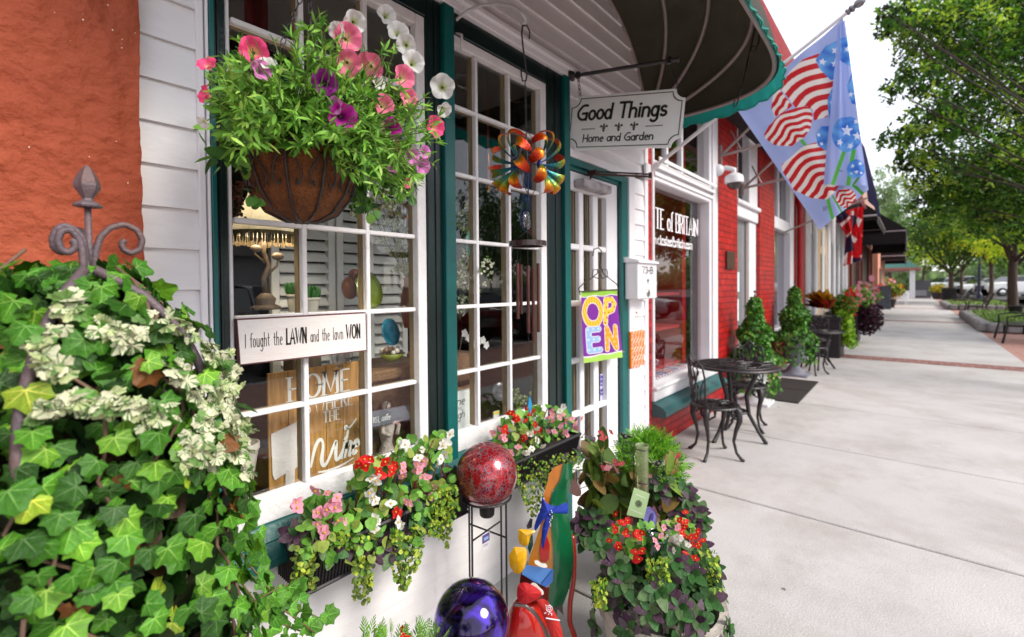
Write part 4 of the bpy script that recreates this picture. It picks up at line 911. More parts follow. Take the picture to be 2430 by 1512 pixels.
cloth('lower_cloth', [Zu(840, 470), Zu(1055, 450), Zu(1040, 810), Zu(820, 885)], [8.97]*4, 60, 70, .06, uj, uart)
cloth('side_cloth', [Zu(718, 268), Zu(900, 160), Zu(920, 470), Zu(838, 500)], [8.93]*4, 50, 50, .05, uj, uart, ph=2)
q = MB(); q.tube([(9.0, RY, 2.3), onX(*Zu(1075, 100), 9)+[0, -.05, .1]], .015, 6); q.build('pole', M_hoop, uj)
# OPEN banner on the door
ob_ = thing('open_banner', 'purple OPEN garden banner with green hems hanging on the door', 'banner', onY(1425, 690, 1.49))
PB = [(1379, 691), (1465, 686), (1477, 848), (1386, 862)]
def oart(u, v):
    C = np.tile(hexc(128, 38, 160), u.shape+(1,)).astype(float); x = u*1.0; y = v*1.55
    C[y < .13+.012*np.sin(x*14)] = (.75, .75, .72); C[y < .11+.012*np.sin(x*14)] = hexc(150, 200, 70); C[y > 1.40+.012*np.sin(x*12)] = (.8, .8, .78); C[y > 1.43+.012*np.sin(x*12)] = hexc(175, 220, 95)
    yel = np.array(hexc(245, 205, 60)); stp_ = np.where((np.mod(x*16+np.sin(y*6), 1) < .3)[..., None], np.array(hexc(225, 150, 30)), yel)
    dots = np.hypot(np.mod(x*8+np.floor(y*9)*.5, 1)-.5, np.mod(y*9, 1)-.5)
    def put(d, w_, f): C[d < w_+.016] = (.8, .75, .8); C[d < w_] = f[d < w_] if f.ndim > 1 else f
    e_ = np.abs(np.hypot((x-.27)/.20, (y-.46)/.27)-1)*.22; put(e_, .055, stp_)
    P_ = dline(x, y, [(.62, .22), (.58, .72)]); P_ = np.minimum(P_, dline(x, y, [(.62, .22), (.80, .22), (.88, .32), (.82, .45), (.62, .5)])); put(P_, .055, np.where((dots < .2)[..., None], np.array(hexc(225, 60, 70)), yel))
    E_ = np.min([dline(x, y, [(.14, .84), (.14, 1.3)]), dline(x, y, [(.14, .84), (.38, .84)]), dline(x, y, [(.14, 1.06), (.35, 1.06)]), dline(x, y, [(.14, 1.3), (.40, 1.3)])], 0); put(E_, .055, np.where((dots < .25)[..., None], np.array((.55, .72, .9)), np.array((.33, .52, .85))))
    N_ = dline(x, y, [(.60, 1.31), (.60, .84), (.86, 1.31), (.86, .84)]); put(N_, .055, np.where((dots < .22)[..., None], np.array((.9, .6, .2)), np.array(hexc(245, 165, 30))))
    return C
c3 = [onY(*p, 1.49) for p in PB]; u, v = np.meshgrid(np.linspace(0, 1, 110), np.linspace(0, 1, 170), indexing='ij'); wgt = [(1-u)*(1-v), u*(1-v), u*v, (1-u)*v]
P = sum(w_[..., None]*c for w_, c in zip(wgt, c3)); P[..., 1] += .004*np.sin(u*7+v*3)
q = MB(); q.grid(P, oart(u, v)[:-1, :-1].reshape(-1, 3)); q.build('cloth', M_cloth, ob_, smooth=True)
Yh = 1.485; hp = lambda pts: [onY(x, y, Yh) for x, y in pts]
q = MB(); q.tube(hp([(1377, 700), (1373, 685), (1385, 672), (1405, 660), (1418, 648), (1424, 630)]), .0035, 6); q.tube(hp([(1424, 630), (1432, 650), (1450, 664), (1464, 675), (1469, 690)]), .0035, 6)
q.tube(hp([(1424, 632), (1426, 610), (1427, 595), (1420, 588), (1409, 592), (1407, 608)]), .0035, 6)
for s_ in (1, -1): q.tube(hp([(1424+s_*t*math.cos(a), 648-s_*0-t*math.sin(a)) for t, a in ((2, 4.7), (14, 5.1), (20, 5.9), (18, 6.7), (11, 7.2), (6, 6.6))]), .003, 6)
q.tube(hp([(1377, 692), (1468, 687)]), .004, 6); q.build('hanger', M_iron, ob_, smooth=True)
# mailbox
mbx = thing('mailbox', 'white wall mailbox numbered 73-B with a fleur-de-lis beside the door', 'mailbox', onY(1530, 660, WY-.06))
m0 = onY(1514, 622, WY-.115); m1 = onY(1559, 708, WY-.115); q = MB()
mx0, mx1, mz0, mz1 = m0[0]-.0, m1[0], m1[2], m0[2]
q.bbox(mx0, mx1, WY-.115, WY-.015, mz0, mz1, .006); q.build('box', M_frame, mbx)
q = MB(); V = [(x, y, z) for x in (mx0-.012, mx1+.008) for (y, z) in ((WY-.13, mz1-.004), (WY-.125, mz1+.012), (WY-.012, mz1+.04), (WY-.012, mz1+.001))]
q.add(V, [(i, (i+1) % 4, 4+(i+1) % 4, 4+i) for i in range(4)]); q.add(V[:4], [(0, 1, 2, 3)]); q.add(V[4:], [(3, 2, 1, 0)]); q.build('lid', M_frame, mbx)
q = MB(); W_ = mx1-mx0; text(q, '73-B', (mx0+W_*.2, WY-.117, mz1-.075), (1, 0, 0), (0, 0, 1), .045, .12, W_*.6/text_w('73-B', 1, .05)/.045, .05, nrm=(0, -1, 0), c=(.01, .12, .10)); q.build('number', M_ink, mbx); q = MB()
fleur(q, mx0+W_*.5, mz0+.12, .025, lambda a, b, d: np.array((a, WY-.117-.001, b)), None, 0); q.build('fleur_de_lis', M_ink, mbx)
q = MB(); q.lathe([(.0, .004), (.024, .003), (.028, 0)], (mx0+W_*.52, WY-.116, mz0+.04), 18, ax=(0, -1, 0)); q.build('lock', mat('dull_chrome', (.4, .4, .38), .3, metal=.8), mbx)
# orange lattice ornament
lt = thing('lattice_tile', 'orange and white lattice patterned tile hanging on the clapboards below the mailbox', 'ornament', onY(1513, 780, WY-.03))
a = onY(1496, 788, WY-.03); b_ = onY(1528, 866, WY-.03); q = MB(); q.bbox(a[0], b_[0], WY-.034, WY-.016, b_[2], a[2], .003); q.build('tile', mat('orange_tile', (.78, .20, .01), .4), lt)
q = MB(); Wt, Ht = b_[0]-a[0], a[2]-b_[2]
for i in range(-4, 6):
    for s_ in (1, -1):
        P = []
        for t in np.linspace(0, 1, 22):
            x = i*Wt/4.5+s_*t*Wt*.9+(Wt if s_ < 0 else 0)*0+.01*math.sin(t*25)
            if .004 < x < Wt-.004: P.append((a[0]+x, WY-.035, b_[2]+t*Ht))
        if len(P) > 2: q.tube(P, .0022, 4)
q.build('lattice', M_frame, lt)
q = MB(); tp = onY(1511, 742, WY-.03); q.tube([(a[0]+.02, WY-.02, a[2]), tp, (b_[0]-.02, WY-.02, a[2])], .0012, 4); q.ball(tp, .009, 8, 6); q.build('string', mat('twine', (.5, .42, .3), .8), lt)
# "I fought the LAWN" plank
lw = thing('lawn_sign', 'white plank sign reading I fought the LAWN and the lawn WON across the window', 'sign', onY(715, 800, 1.515))
M_plank = mat('distressed_white', (.74, .70, .68), .6, var=.06, vscale=10, stretch=(1, 1, 8), bump=.2, dirt=(.5, .3, .25), dirt_amt=.25, dscale=10); M_edge = mat('purple_brown_edge', (.10, .025, .03), .6)
c_ = [onY(*p, 1.52) for p in ((569, 868), (870, 833), (868, 741), (561, 757))]
q = MB(); q.plate(c_, (0, 1, 0), .022); q.build('board', M_edge, lw)
cc = sum(c_)/4; q = MB(); q.plate([cc+(p-cc)*[.988, 1, .94]+[0, -.0012, 0] for p in c_], (0, 1, 0), .001); q.build('face', M_plank, lw)
q = MB(); uu = c_[1]-c_[0]; LW = np.linalg.norm(uu); uu /= LW; ww = np.array([0, 0, 1.0]); org = c_[0]+uu*.012+ww*.052+[0, -.0016, 0]
def put(s, x, h, wt, sx, sp_=.06, dz=0): return x+text(q, s, org+uu*x+ww*dz, uu, ww, h, wt, sx, sp_, nrm=(0, -1, 0), th=.0006)
TOT = LW-.028
def words(S):
    return [('I', .040, .09, .9*S), ('fought', .042, .08, S), ('the', .042, .08, S), ('LAWN', .048, .17, 1.12*S), ('and', .040, .08, S), ('the', .042, .08, S), ('lawn', .042, .08, S), ('WON', .048, .17, 1.12*S)]
lo, hi = .1, 2
for _ in range(30):
    S = (lo+hi)/2; tw = sum(text_w(a, d, .06)*b+.010 for a, b, c_2, d in words(S))
    if tw > TOT: hi = S
    else: lo = S
x = .003
for a, b, c_2, d in words(S): x = put(a, x, b, c_2, d)+.010
q.build('lettering', M_ink, lw)

# ================================================================ hook arm, wind spinner, wind chime
M_warm = mat('white_arm', (.72, .70, .72), .4)
ha = thing('plant_bracket', 'white curved plant bracket screwed to the green window post', 'bracket', onX(1063, 130, 1.44))
Ps = [onX(x, y, 1.43) for x, y in ((1063, 135), (1063, 100), (1068, 75), (1085, 45), (1110, 25), (1145, 12), (1180, 8), (1215, 14), (1238, 30), (1249, 48), (1247, 58), (1238, 58))]
Ps[0][1] = Ps[1][1] = WY-.04
Ps = np.array(Ps); q = MB(); q.tube(Ps, .0065, 8); q.build('arm', M_warm, ha, smooth=True)
sh_ = thing('s_hook', 'long black S hook hanging from the white curved arm', 'hook', onY(1245, 60, 1.15))
HY = 1.15; hp = lambda pts: [onY(x, y, HY) for x, y in pts]
q = MB(); q.tube(hp([(1256, 92), (1257, 75), (1250, 60), (1240, 62), (1238, 80), (1241, 110), (1246, 150), (1250, 180), (1248, 192), (1240, 192), (1237, 178), (1237, 165)]), .0035, 6); tag(sh_, sh_['label'], 'hook'); q.build('rod', M_iron, sh_, smooth=True)
spn = thing('wind_spinner', 'copper and rainbow metal wind spinner with curled petals hanging before the window', 'wind spinner', onY(1250, 390, HY))
q = MB(); chain(q, onY(1246, 195, HY), onY(1249, 312, HY), .016, .0012, .004); q.tube([onY(1249, 312, HY), onY(1254, 475, HY)], .003, 6); q.build('chain', M_iron, spn)
cols_sp = [np.array(hexc(20, 50, 110)), np.array(hexc(10, 110, 110)), np.array(hexc(110, 130, 20)), np.array(hexc(205, 120, 15)), np.array(hexc(200, 50, 15)), np.array(hexc(130, 20, 12))]
M_spin = mat('anodised', rough=.28, attr=True, var=.25, vscale=40, metal=.55, bump=.3, bscale=120)
cS = onY(1256, 390, HY)
def spinwheel(ctr, ax, R, npet, ph, flip):
    ax = fr_(np.array(ax, float)); up_ = np.array([0, 0, 1.0]); s_ = fr_(np.cross(ax, up_)); up2 = np.cross(s_, ax)
    for k in range(npet):
        a0 = 2*math.pi*k/npet+ph; q = MB(); n = 14; rows = []; cl = []
        for i in range(n+1):
            t = i/n; r_ = R*(.1+.92*math.sin(t*1.9)); a = a0+flip*(.1+.55*t**1.6); wv = R*(.03+.15*math.sin(min(1, t*1.02)*math.pi*.80)**1.6)*(1 if t < .95 else .6)
            d = s_*math.cos(a)+up2*math.sin(a); tg = -s_*math.sin(a)+up2*math.cos(a); c_ = ctr+d*r_+ax*(R*.55*math.sin(t*2.9))
            side = fr_(tg*flip*.75-d*.3+ax*.45); nn = fr_(np.cross(side, d))
            rows.append([c_+side*wv*w_+nn*wv*.45*(w_*w_) for w_ in (-1, -.5, 0, .5, 1)])
            f = min(4.999, t*5.3); j = int(f); cl.append(cols_sp[j]*(1-(f-j))+cols_sp[min(5, j+1)]*(f-j))
        q.grid(np.array(rows), np.repeat(np.array(cl[:-1]), 4, 0)); q.build('petal', M_spin, spn, smooth=True)
    q = MB(); q.ball(ctr, R*.15, 12, 8, ax=(.6, .6, 1), c=hexc(30, 35, 120)); q.build('hub', M_spin, spn, smooth=True)
spinwheel(cS-RT*.040, -RT*.82-_f*.5, .118, 9, .2, 1)
spinwheel(cS+RT*.040, RT*.82-_f*.45, .118, 9, .5, -1)
q = MB(); q.tube([cS+-RT*.05, cS+RT*.05], .003, 6); q.tube([cS+np.array([.09*math.cos(t), .03*math.cos(t), .12*math.sin(t)-.0]) for t in np.linspace(0, 6.28, 30)[:-1]], .0018, 5, closed=True, cap=False); q.build('axle', M_rustmetal, spn)
wc = thing('wind_chime', 'copper tube wind chime with a clear glass disc hanging below the spinner', 'wind chime', onY(1252, 575, HY))
gd = onY(1250, 522, HY); q = MB(); q.lathe([(0, .008), (.012, .012), (.026, .006), (.033, .006), (.036, 0), (.033, -.006), (.02, -.002), (0, -.004)], gd, 24, ax=(.35, -.9, .05)); q.build('glass_disc', glass_mat('lens_glass', (.75, .75, .78), .02, 1.9, .05), wc, smooth=True)
rc = onY(1252, 579, HY); RW = np.linalg.norm(onY(1285, 579, HY)-rc)*.82
q = MB(); q.lathe([(0, .010), (RW, .010), (RW, -.010), (RW*.85, -.010), (RW*.85, .006), (0, .006)], rc, 28); q.build('ring', mat('chime_wood', (.03, .012, .014), .3, coat=.4), wc, smooth='auto')
q = MB(); top = onY(1252, 548, HY)
for a in (.3, 2.4, 4.5): q.tube([top, rc+np.array([RW*.8*math.cos(a), RW*.8*math.sin(a), .01])], .0009, 4)
q.tube([onY(1254, 475, HY), onY(1251, 500, HY)], .001, 4); q.tube([onY(1252, 545, HY), onY(1256, 945, HY)], .0008, 4); q.build('cord', M_iron, wc)
M_cop = mat('aged_copper_tube', (.10, .035, .03), .35, metal=.5, var=.5, vscale=60, bump=.2, stretch=(1, 1, .3))
for (px, y0, y1, a) in ((1228, 625, 757, 3.4), (1236, 628, 745, 2.6), (1253, 630, 790, 4.6), (1265, 637, 812, 5.6), (1277, 625, 788, .3)):
    t0 = onY(px, y0, HY+RW*.7*math.sin(a)); t1 = onY(px, y1, HY+RW*.7*math.sin(a)); t1[0] = t0[0]
    q = MB(); q.tube([t0, t1], .0065, 12, cap=False); q.tube([t1, t0], .0052, 12, cap=False); q.build('tube', M_cop, wc, smooth=True)
    q = MB(); q.tube([t0+[0, 0, -.01], (t0[0], t0[1], rc[2]-.008)], .0006, 4); q.build('string', M_iron, wc)
sl_ = onY(1256, 960, HY); q = MB(); q.plate([sl_+np.array(p) for p in ((0, 0, .035), (.009, -.004, .0), (.004, 0, -.04), (-.007, .004, -.01))], (.3, -1, 0), .003); q.build('sail', mat('blue_sail', (.02, .25, .5), .3), wc)
# scroll hook on the awning edge
wh = thing('scroll_hook', 'thin black scroll hook hanging under the awning edge', 'hook', onX(1765, 165, 3.0))
q = MB(); q.tube([onX(x, y, 2.95) for x, y in ((1801, 52), (1797, 58), (1790, 75), (1775, 140), (1762, 200), (1748, 250), (1742, 255), (1740, 245), (1745, 238))], .004, 6); q.tube([onX(x, y, 2.95) for x, y in ((1801, 52), (1803, 75), (1799, 105), (1789, 125), (1782, 118), (1786, 108), (1791, 112))], .004, 6); q.build('rod', M_iron, wh, smooth=True)
# ================================================================ inside the gift shop windows
iY = lambda pts, Y: [onY(x, y, Y) for x, y in pts]
M_louv = mat('louvre_white', (.82, .82, .80), .5, var=.04)
def shutter(px0, px1, Y, zb, zt, label):
    x0, x1 = onY(px0, 600, Y)[0], onY(px1, 600, Y)[0]; t = thing('louvre_shutter', label, 'shutter', ((x0+x1)/2, Y, zb), 'white louvre shutters behind the window display')
    q = MB()
    for a_, b_ in ((x0, x0+.035), (x1-.035, x1)): q.bbox(a_, b_, Y-.015, Y+.02, zb, zt, .003)
    q.build('frame', M_louv, t); q = MB(); z = zb+.02
    while z < zt: q.obox(((x0+x1)/2, Y, z), ((x1-x0)/2-.036, 0, 0), (0, .018, .020), (0, -.002, .0025)); z += .052
    q.build('slats', M_louv, t)
shutter(640, 792, 2.12, .95, 2.05, 'white louvre shutter behind the grass pots in the left window')
shutter(796, 866, 2.12, .95, 2.05, 'white louvre shutter behind the dog figurine, middle of the three')
shutter(869, 962, 2.12, .95, 2.05, 'white louvre shutter behind the blossom branches')
# lamp with fringed shade
lamp = thing('table_lamp', 'table lamp with cream panelled fringed shade on a twisted branch base', 'lamp', onY(620, 740, 1.75)); LY = 1.78
cT = onY(628, 440, LY); cB = onY(628, 558, LY); RB = np.linalg.norm(onY(712, 558, LY)-cB)*.9; RTp = RB*.42; H_ = cT[2]-cB[2]
q = MB(); q.lathe([(RB, 0), (RB*.8, H_*.3), (RTp*1.15, H_*.75), (RTp, H_)], (cB[0], LY, cB[2]), 8, c=(.72, .66, .48)); q.build('lamp_shade', mat('cream_silk', (.66, .60, .45), .7, var=.06, trans=.08), lamp)
ld = bpy.data.lights.new('display_fill', 'POINT'); ld.energy = 2.5; ld.color = (1, .86, .66); ld.shadow_soft_size = .03; lo_ = bpy.data.objects.new('display_fill', ld); COL.objects.link(lo_); lo_.location = (cB[0], LY, cB[2]+H_*.35); attach(lo_, lamp)  # point light added inside the shade to brighten the window display
q = MB()
for k in range(220):
    a = 2*math.pi*k/220; x, y = cB[0]+RB*.99*math.cos(a), LY+RB*.99*math.sin(a); l = rng.uniform(.028, .038); q.tube([(x, y, cB[2]+.004), (x+rng.normal(0, .002), y, cB[2]-l)], .0022, 3, cap=False)
q.lathe([(RB+.003, -.004), (RB+.003, .008)], (cB[0], LY, cB[2]), 24); q.build('fringe', mat('straw_fringe', (.14, .10, .05), .9, var=.4, vscale=60), lamp)
M_bran = mat('antique_bronze', (.14, .10, .07), .6, metal=0, var=.4, vscale=30, bump=.3)
q = MB(); bx = cB[0]; q.tube([(bx, LY, cB[2]), (bx-.005, LY, cB[2]-.06), (bx+.012, LY, cB[2]-.11), (bx-.006, LY, cB[2]-.16), (bx, LY, cB[2]-.21)], [.006, .009, .008, .01, .012], 8); q.tube([(bx, LY, cB[2]-.15), (bx+.04, LY, cB[2]-.11), (bx+.05, LY, cB[2]-.07)], [.006, .005, .003], 6)
q.tube([(bx, LY, cB[2]-.1), (bx-.035, LY, cB[2]-.07), (bx-.03, LY, cB[2]-.04)], [.005, .004, .003], 6); q.lathe([(.05, 0), (.05, .01), (.03, .02), (.035, .04), (.015, .06)], (bx, LY, cB[2]-.27), 14); q.ball((bx+.045, LY, cB[2]-.075), .014, 10, 8, ax=(1.6, 1, 1)); q.ball((bx-.03, LY, cB[2]-.05), .013, 10, 8, ax=(1.5, 1, 1)); q.build('lamp_base', M_bran, lamp, smooth=True)
# grass pots
M_cream = mat('cream_pot', (.62, .58, .50), .5, var=.15, vscale=20)
def grass_pot(px, py0, Y, r, h, label, gh=.05):
    c = onY(px, py0, Y); t = thing('grass_pot', label, 'potted grass', c, 'grass pots in the left window'); q = MB(); q.lathe([(r*.72, -h), (r, 0), (r*1.08, 0), (r*1.08, -.008), (r*.95, -.006), (0, -.012)], c, 18); q.build('pot', M_cream, t, smooth='auto')
    n = 260; a = rng.uniform(0, 6.28, n); rr = r*.9*np.sqrt(rng.uniform(0, 1, n)); P = c+np.stack([rr*np.cos(a), rr*np.sin(a), np.full(n, -.008)], 1)
    D = np.stack([rng.normal(0, .12, n), rng.normal(0, .12, n), np.ones(n)], 1); A, B, N = frames(D, (0, -1, 0)); q = MB(); q.inst(*[*NARROW][:1], NARROW[1], P, A, B, N, rng.uniform(gh*.8, gh*1.1, n), cols(n, [(.03, .13, .02), (.05, .2, .03)])); q.build('grass_blades', M_leaf, t)
grass_pot(733, 706, 1.80, .043, .055, 'round cream pot of green grass behind the lawn plank')
grass_pot(700, 698, 1.86, .032, .07, 'square pale pot of grass left of the round cream pot')
# plates, bowl, dog, vase
def disc(name, px, py, Y, r, col, label, tilt=(.35, -1, .25)):
    c = onY(px, py, Y); q = MB(); q.lathe([(0, -.002), (r*.55, 0), (r*.65, .008), (r, .02), (r, .024), (r*.6, .011), (0, .004)][::-1], c, 30, ax=tilt)
    return tag(q.build(name, mat(name+'_glaze'+col[0], col[1], .12, var=.35, vscale=6, coat=.6), smooth=True), label, 'plate', 'plates on the window chest')
disc('plate', 868, 690, 1.78, .082, ('g', (.22, .30, .02)), 'large olive green glazed plate leaning in the left window')
disc('plate', 918, 790, 1.74, .060, ('b', (.03, .28, .42)), 'turquoise blue glazed plate leaning below the green plate')
dg_ = thing('dog_figurine', 'brown and white spaniel figurine sitting by the green plate', 'figurine', onY(835, 690, 1.84)); c = onY(838, 672, 1.84); M_dog = mat('glazed_dog', rough=.3, attr=True, var=.2, vscale=60)
BR_ = (.22, .07, .02); q = MB(); q.ball(c+[-.015, 0, -.02], .036, 14, 10, BR_, (1, 1, 1.4)); q.ball(c+[.0, -.01, .038], .024, 14, 10, BR_); q.ball(c+[.02, -.025, .032], .013, 10, 8, (.6, .5, .42), (1.3, 1.2, .9)); q.ball(c+[.032, -.038, .034], .004, 6, 5, (.01, .01, .01)); q.ball(c+[-.012, -.025, .03], .013, 10, 8, (.15, .045, .015), (.7, .8, 1.7)); q.ball(c+[.02, .008, .03], .012, 10, 8, (.15, .045, .015), (.7, .8, 1.7)); q.ball(c+[.008, -.026, .0], .022, 10, 8, (.7, .66, .6), (.9, .6, 1.2))
q.tube([c+[.0, -.025, -.01], c+[.01, -.035, -.06]], .009, 8, (.7, .66, .6)); q.tube([c+[.025, -.015, -.01], c+[.03, -.03, -.06]], .009, 8, (.7, .66, .6)); q.ball(c+[.012, -.032, .046], .003, 6, 5, (.01, .01, .01)); q.build('body', M_dog, dg_, smooth=True)
vs = thing('vase', 'tall terracotta vase holding pale blossom branches beside the shutters', 'vase', onY(968, 780, 1.80)); c = onY(968, 778, 1.80)
q = MB(); q.lathe([(.018, 0), (.028, .05), (.034, .10), (.03, .15), (.018, .20), (.016, .22), (.022, .235), (.018, .235), (0, .2)], c, 18); q.build('body', mat('terracotta_glaze', (.30, .09, .04), .4, var=.2), vs, smooth=True)
q = MB(); fl_p = []
for k in range(9):
    p = c+[0, 0, .22]; d = np.array([rng.normal(-.25, .22), rng.normal(-.1, .12), 1.0]); P = [p]
    for i in range(6): d = fr_(d+rng.normal(0, .13, 3)*[1, .6, .3]); p = p+d*.075; P.append(p); fl_p += [p+rng.normal(0, .012, 3) for _ in range(4)]
    q.tube(P, np.linspace(.0028, .001, 7), 5)
q.build('branches', mat('twig', (.06, .035, .02), .8), vs); fl_p = np.array(fl_p); n = len(fl_p)*4; P = np.repeat(fl_p, 4, 0)+rng.normal(0, .004, (n, 3)); A, B, N = frames(rng.normal(0, 1, (n, 3)), (0, -1, .2)); q = MB(); q.inst(ROUND[0], ROUND[1], P, A, B, N, rng.uniform(.010, .018, n), cols(n, [(.6, .62, .35), (.75, .74, .6), (.35, .45, .1)])); q.build('blossoms', M_petal, vs)
bw = thing('pinecone_bowl', 'green glass bowl heaped with brown and white pods on the chest', 'bowl', onY(930, 855, 1.70)); c = onY(930, 858, 1.70)
q = MB(); q.lathe([(.012, 0), (.035, .012), (.058, .036), (.054, .036), (.03, .014), (0, .008)], c, 22); q.build('bowl', mat('lime_glaze', (.25, .30, .03), .12, coat=.5), bw, smooth=True)
q = MB()
for k in range(26): a = rng.uniform(0, 6.28); r_ = .042*math.sqrt(rng.uniform()); q.ball(c+[r_*math.cos(a), r_*math.sin(a), .036+rng.uniform(0, .018)], rng.uniform(.009, .014), 7, 5, [(.10, .05, .03), (.65, .6, .52), (.2, .12, .07)][k % 3])
q.build('pods', M_vc, bw, smooth=True)
ch = thing('wicker_chest', 'brown woven chest top with carved edge carrying plates and bowl', 'chest', onY(940, 880, 1.72)); a = onY(868, 905, 1.64); b_ = onY(1002, 872, 1.64); zt_ = b_[2]+.01
M_wick = mat('wicker', (.20, .11, .05), .6, var=.5, vscale=50, bump=.8, bscale=90, stretch=(1, 1, 3))
q = MB(); q.bbox(a[0], b_[0]+.12, 1.66, 2.0, zt_-.045, zt_, .008); q.build('top', M_wick, ch); q = MB(); q.bbox(a[0]+.02, b_[0]+.1, 1.69, 1.98, .69, zt_-.046, .006); q.build('body', mat('dark_wicker', (.10, .055, .03), .6, var=.5, vscale=40, bump=.8), ch)
# HOME IS WHERE THE wine board
M_pine = mat('stained_pine', (.48, .25, .07), .5, var=.45, vscale=5, stretch=(14, 1, 1.2), bump=.15, dirt=(.08, .035, .015), dirt_amt=.5, dscale=3)
hm = thing('wine_board', 'stained pine board lettered HOME IS WHERE THE Wine leaning inside the window', 'sign', onY(750, 1000, 1.68)); HYc = 1.685
P0, P1, P2, P3 = iY(((643, 1172), (856, 1104), (850, 850), (630, 897)), HYc)
zb_, zt_ = (P0[2]+P1[2])/2, (P2[2]+P3[2])/2; x0_, x1_ = (P0[0]+P3[0])/2, (P1[0]+P2[0])/2; HB = zt_-zb_; WB = x1_-x0_
q = MB()
for k in range(5): q.bbox(x0_+WB*k/5+.0008, x0_+WB*(k+1)/5-.0008, HYc, HYc+.012, zb_, zt_, .0015)
q.build('board', M_pine, hm)
q = MB(); tx = lambda s, fx, fz, h, wt, sx, **k: text(q, s, (x0_+WB*fx, HYc-.0005, zb_+HB*fz), (1, 0, 0), (0, 0, 1), h, wt, sx, nrm=(0, -1, 0), c=(.85, .84, .80), **k)
fX = lambda px: (onY(px, 950, HYc)[0]-x0_)/WB
def fit(s, a, b, fz, h, wt, **k): sx_ = (fX(b)-fX(a))*WB/h/text_w(s, 1, .08); tx(s, fX(a), fz, h, wt, sx_, serif=True, sp=.08*sx_, **k)
fit('HOME', 684, 836, .74, .085, .15); fit('IS', 718, 738, .60, .052, .13); fit('WHERE', 746, 840, .60, .052, .13); fit('THE', 766, 808, .49, .040, .15)
def swash(pts, w_):
    P = np.array(pts, float); w_ = np.full(len(P), float(w_)) if np.isscalar(w_) else np.asarray(w_, float); k_9 = len(P); tt_ = np.linspace(0, k_9-1, k_9*6); P = np.stack([np.interp(tt_, range(k_9), P[:, i_]) for i_ in (0, 1)], 1); w_ = np.interp(tt_, range(k_9), w_)*1.25
    for _ in range(14): P[1:-1] = (P[:-2]+P[1:-1]*2+P[2:])/4
    T = np.gradient(P, axis=0); T /= np.linalg.norm(T, axis=1)[:, None]+1e-9; N_ = np.stack([-T[:, 1], T[:, 0]], 1); w_ = np.asarray(w_) if not np.isscalar(w_) else np.full(len(P), w_)
    f = lambda Q: np.stack([x0_+WB*Q[:, 0], np.full(len(Q), HYc-.0016), zb_+HB*Q[:, 1]], 1); V = np.vstack([f(P+N_*w_[:, None]), f(P-N_*w_[:, None])]); k = len(P); q.add(V, [(i, i+1, k+i+1, k+i) for i in range(k-1)], (.85, .84, .80))
swash([(.42, .12), (.44, .2), (.47, .3), (.52, .36), (.56, .33), (.56, .25), (.53, .16), (.56, .08), (.62, .14), (.68, .26), (.72, .32), (.70, .2), (.70, .1), (.76, .14), (.82, .26), (.86, .36), (.84, .42), (.80, .40), (.83, .37), (.90, .40), (.96, .46)], [.008, .012, .016, .014, .01, .014, .018, .014, .012, .014, .012, .016, .014, .012, .012, .012, .008, .008, .008, .008, .005])
tx('ine', .76, .13, .085, .22, .60, slant=.25, sp=.02); swash([(.50, .06), (.62, .04), (.78, .055), (.92, .09)], [.006, .01, .008, .004])
q.build('lettering', M_vc, hm)
gw = MB(); gp = [(.02, .50), (.30, .56), (.36, .50), (.40, .38), (.385, .27), (.32, .19), (.25, .155), (.245, -.02), (.15, -.02), (.155, .14), (.05, .11), (.03, .16)]
gw.plate([(x0_+WB*a, HYc-.0015, zb_+HB*b) for a, b in gp], (0, -1, 0), .004); gw.build('wine_glass_cutout', M_plank, hm)
# box behind, glass disc, pot, statue, coffee sign
q = MB(); a = onY(698, 900, 1.85); b_ = onY(763, 800, 1.85); q.bbox(a[0], b_[0], 1.85, 1.95, .7, b_[2], .004); tag(q.build('wooden_crate', mat('grey_wood', (.16, .12, .08), .7, var=.3, stretch=(6, 1, 1)), None), 'grey brown wooden crate standing behind the wine board', 'crate')
M_lens = glass_mat('thick_glass', (.8, .8, .82), .02, 1.8, .06)
q = MB(); q.lathe([(0, .01), (.02, .004), (.03, .012), (.045, .004), (.052, 0), (.045, -.004), (.03, .0), (0, .002)], onY(812, 842, 1.64), 26, ax=(.2, -1, .1)); tag(q.build('glass_disc', M_lens, None, smooth=True), 'clear rippled glass disc above the HOME lettering', 'suncatcher', 'glass suncatchers')
q = MB(); q.lathe([(.03, 0), (.046, .10), (.05, .105), (.05, .125), (.045, .125), (.04, .1), (0, .09)], onY(578, 1140, 1.70), 20); tag(q.build('flower_pot', M_cream, None, smooth='auto'), 'cream flower pot low at the left edge of the window', 'flower pot')
M_stone_ = mat('weathered_stone', (.42, .36, .33), .8, var=.4, vscale=35, bump=.8, bscale=90)
c = onY(918, 1085, 1.66); stt = thing('garden_statue', 'rough weathered stone figure holding a basket, behind the coffee sign', 'statue', c); q = MB()
q.lathe([(.035, 0), (.032, .03), (.022, .06), (.030, .10), (.036, .14), (.030, .17), (.018, .19), (.010, .195)], c, 16); q.ball(c+[0, 0, .215], .019, 12, 10); q.tube([c+[-.02, -.01, .17], c+[-.04, -.03, .12], c+[-.01, -.045, .10]], .009, 8); q.tube([c+[.02, -.01, .17], c+[.04, -.03, .13], c+[.02, -.045, .10]], .009, 8); q.build('figure', M_stone_, stt, smooth=True)
q = MB(); q.tube([c+[-.03+.03*math.cos(t)+.03, -.04, .20+.05*math.sin(t)] for t in np.linspace(0, math.pi, 12)], .002, 5); q.build('basket_handle', M_iron, stt)
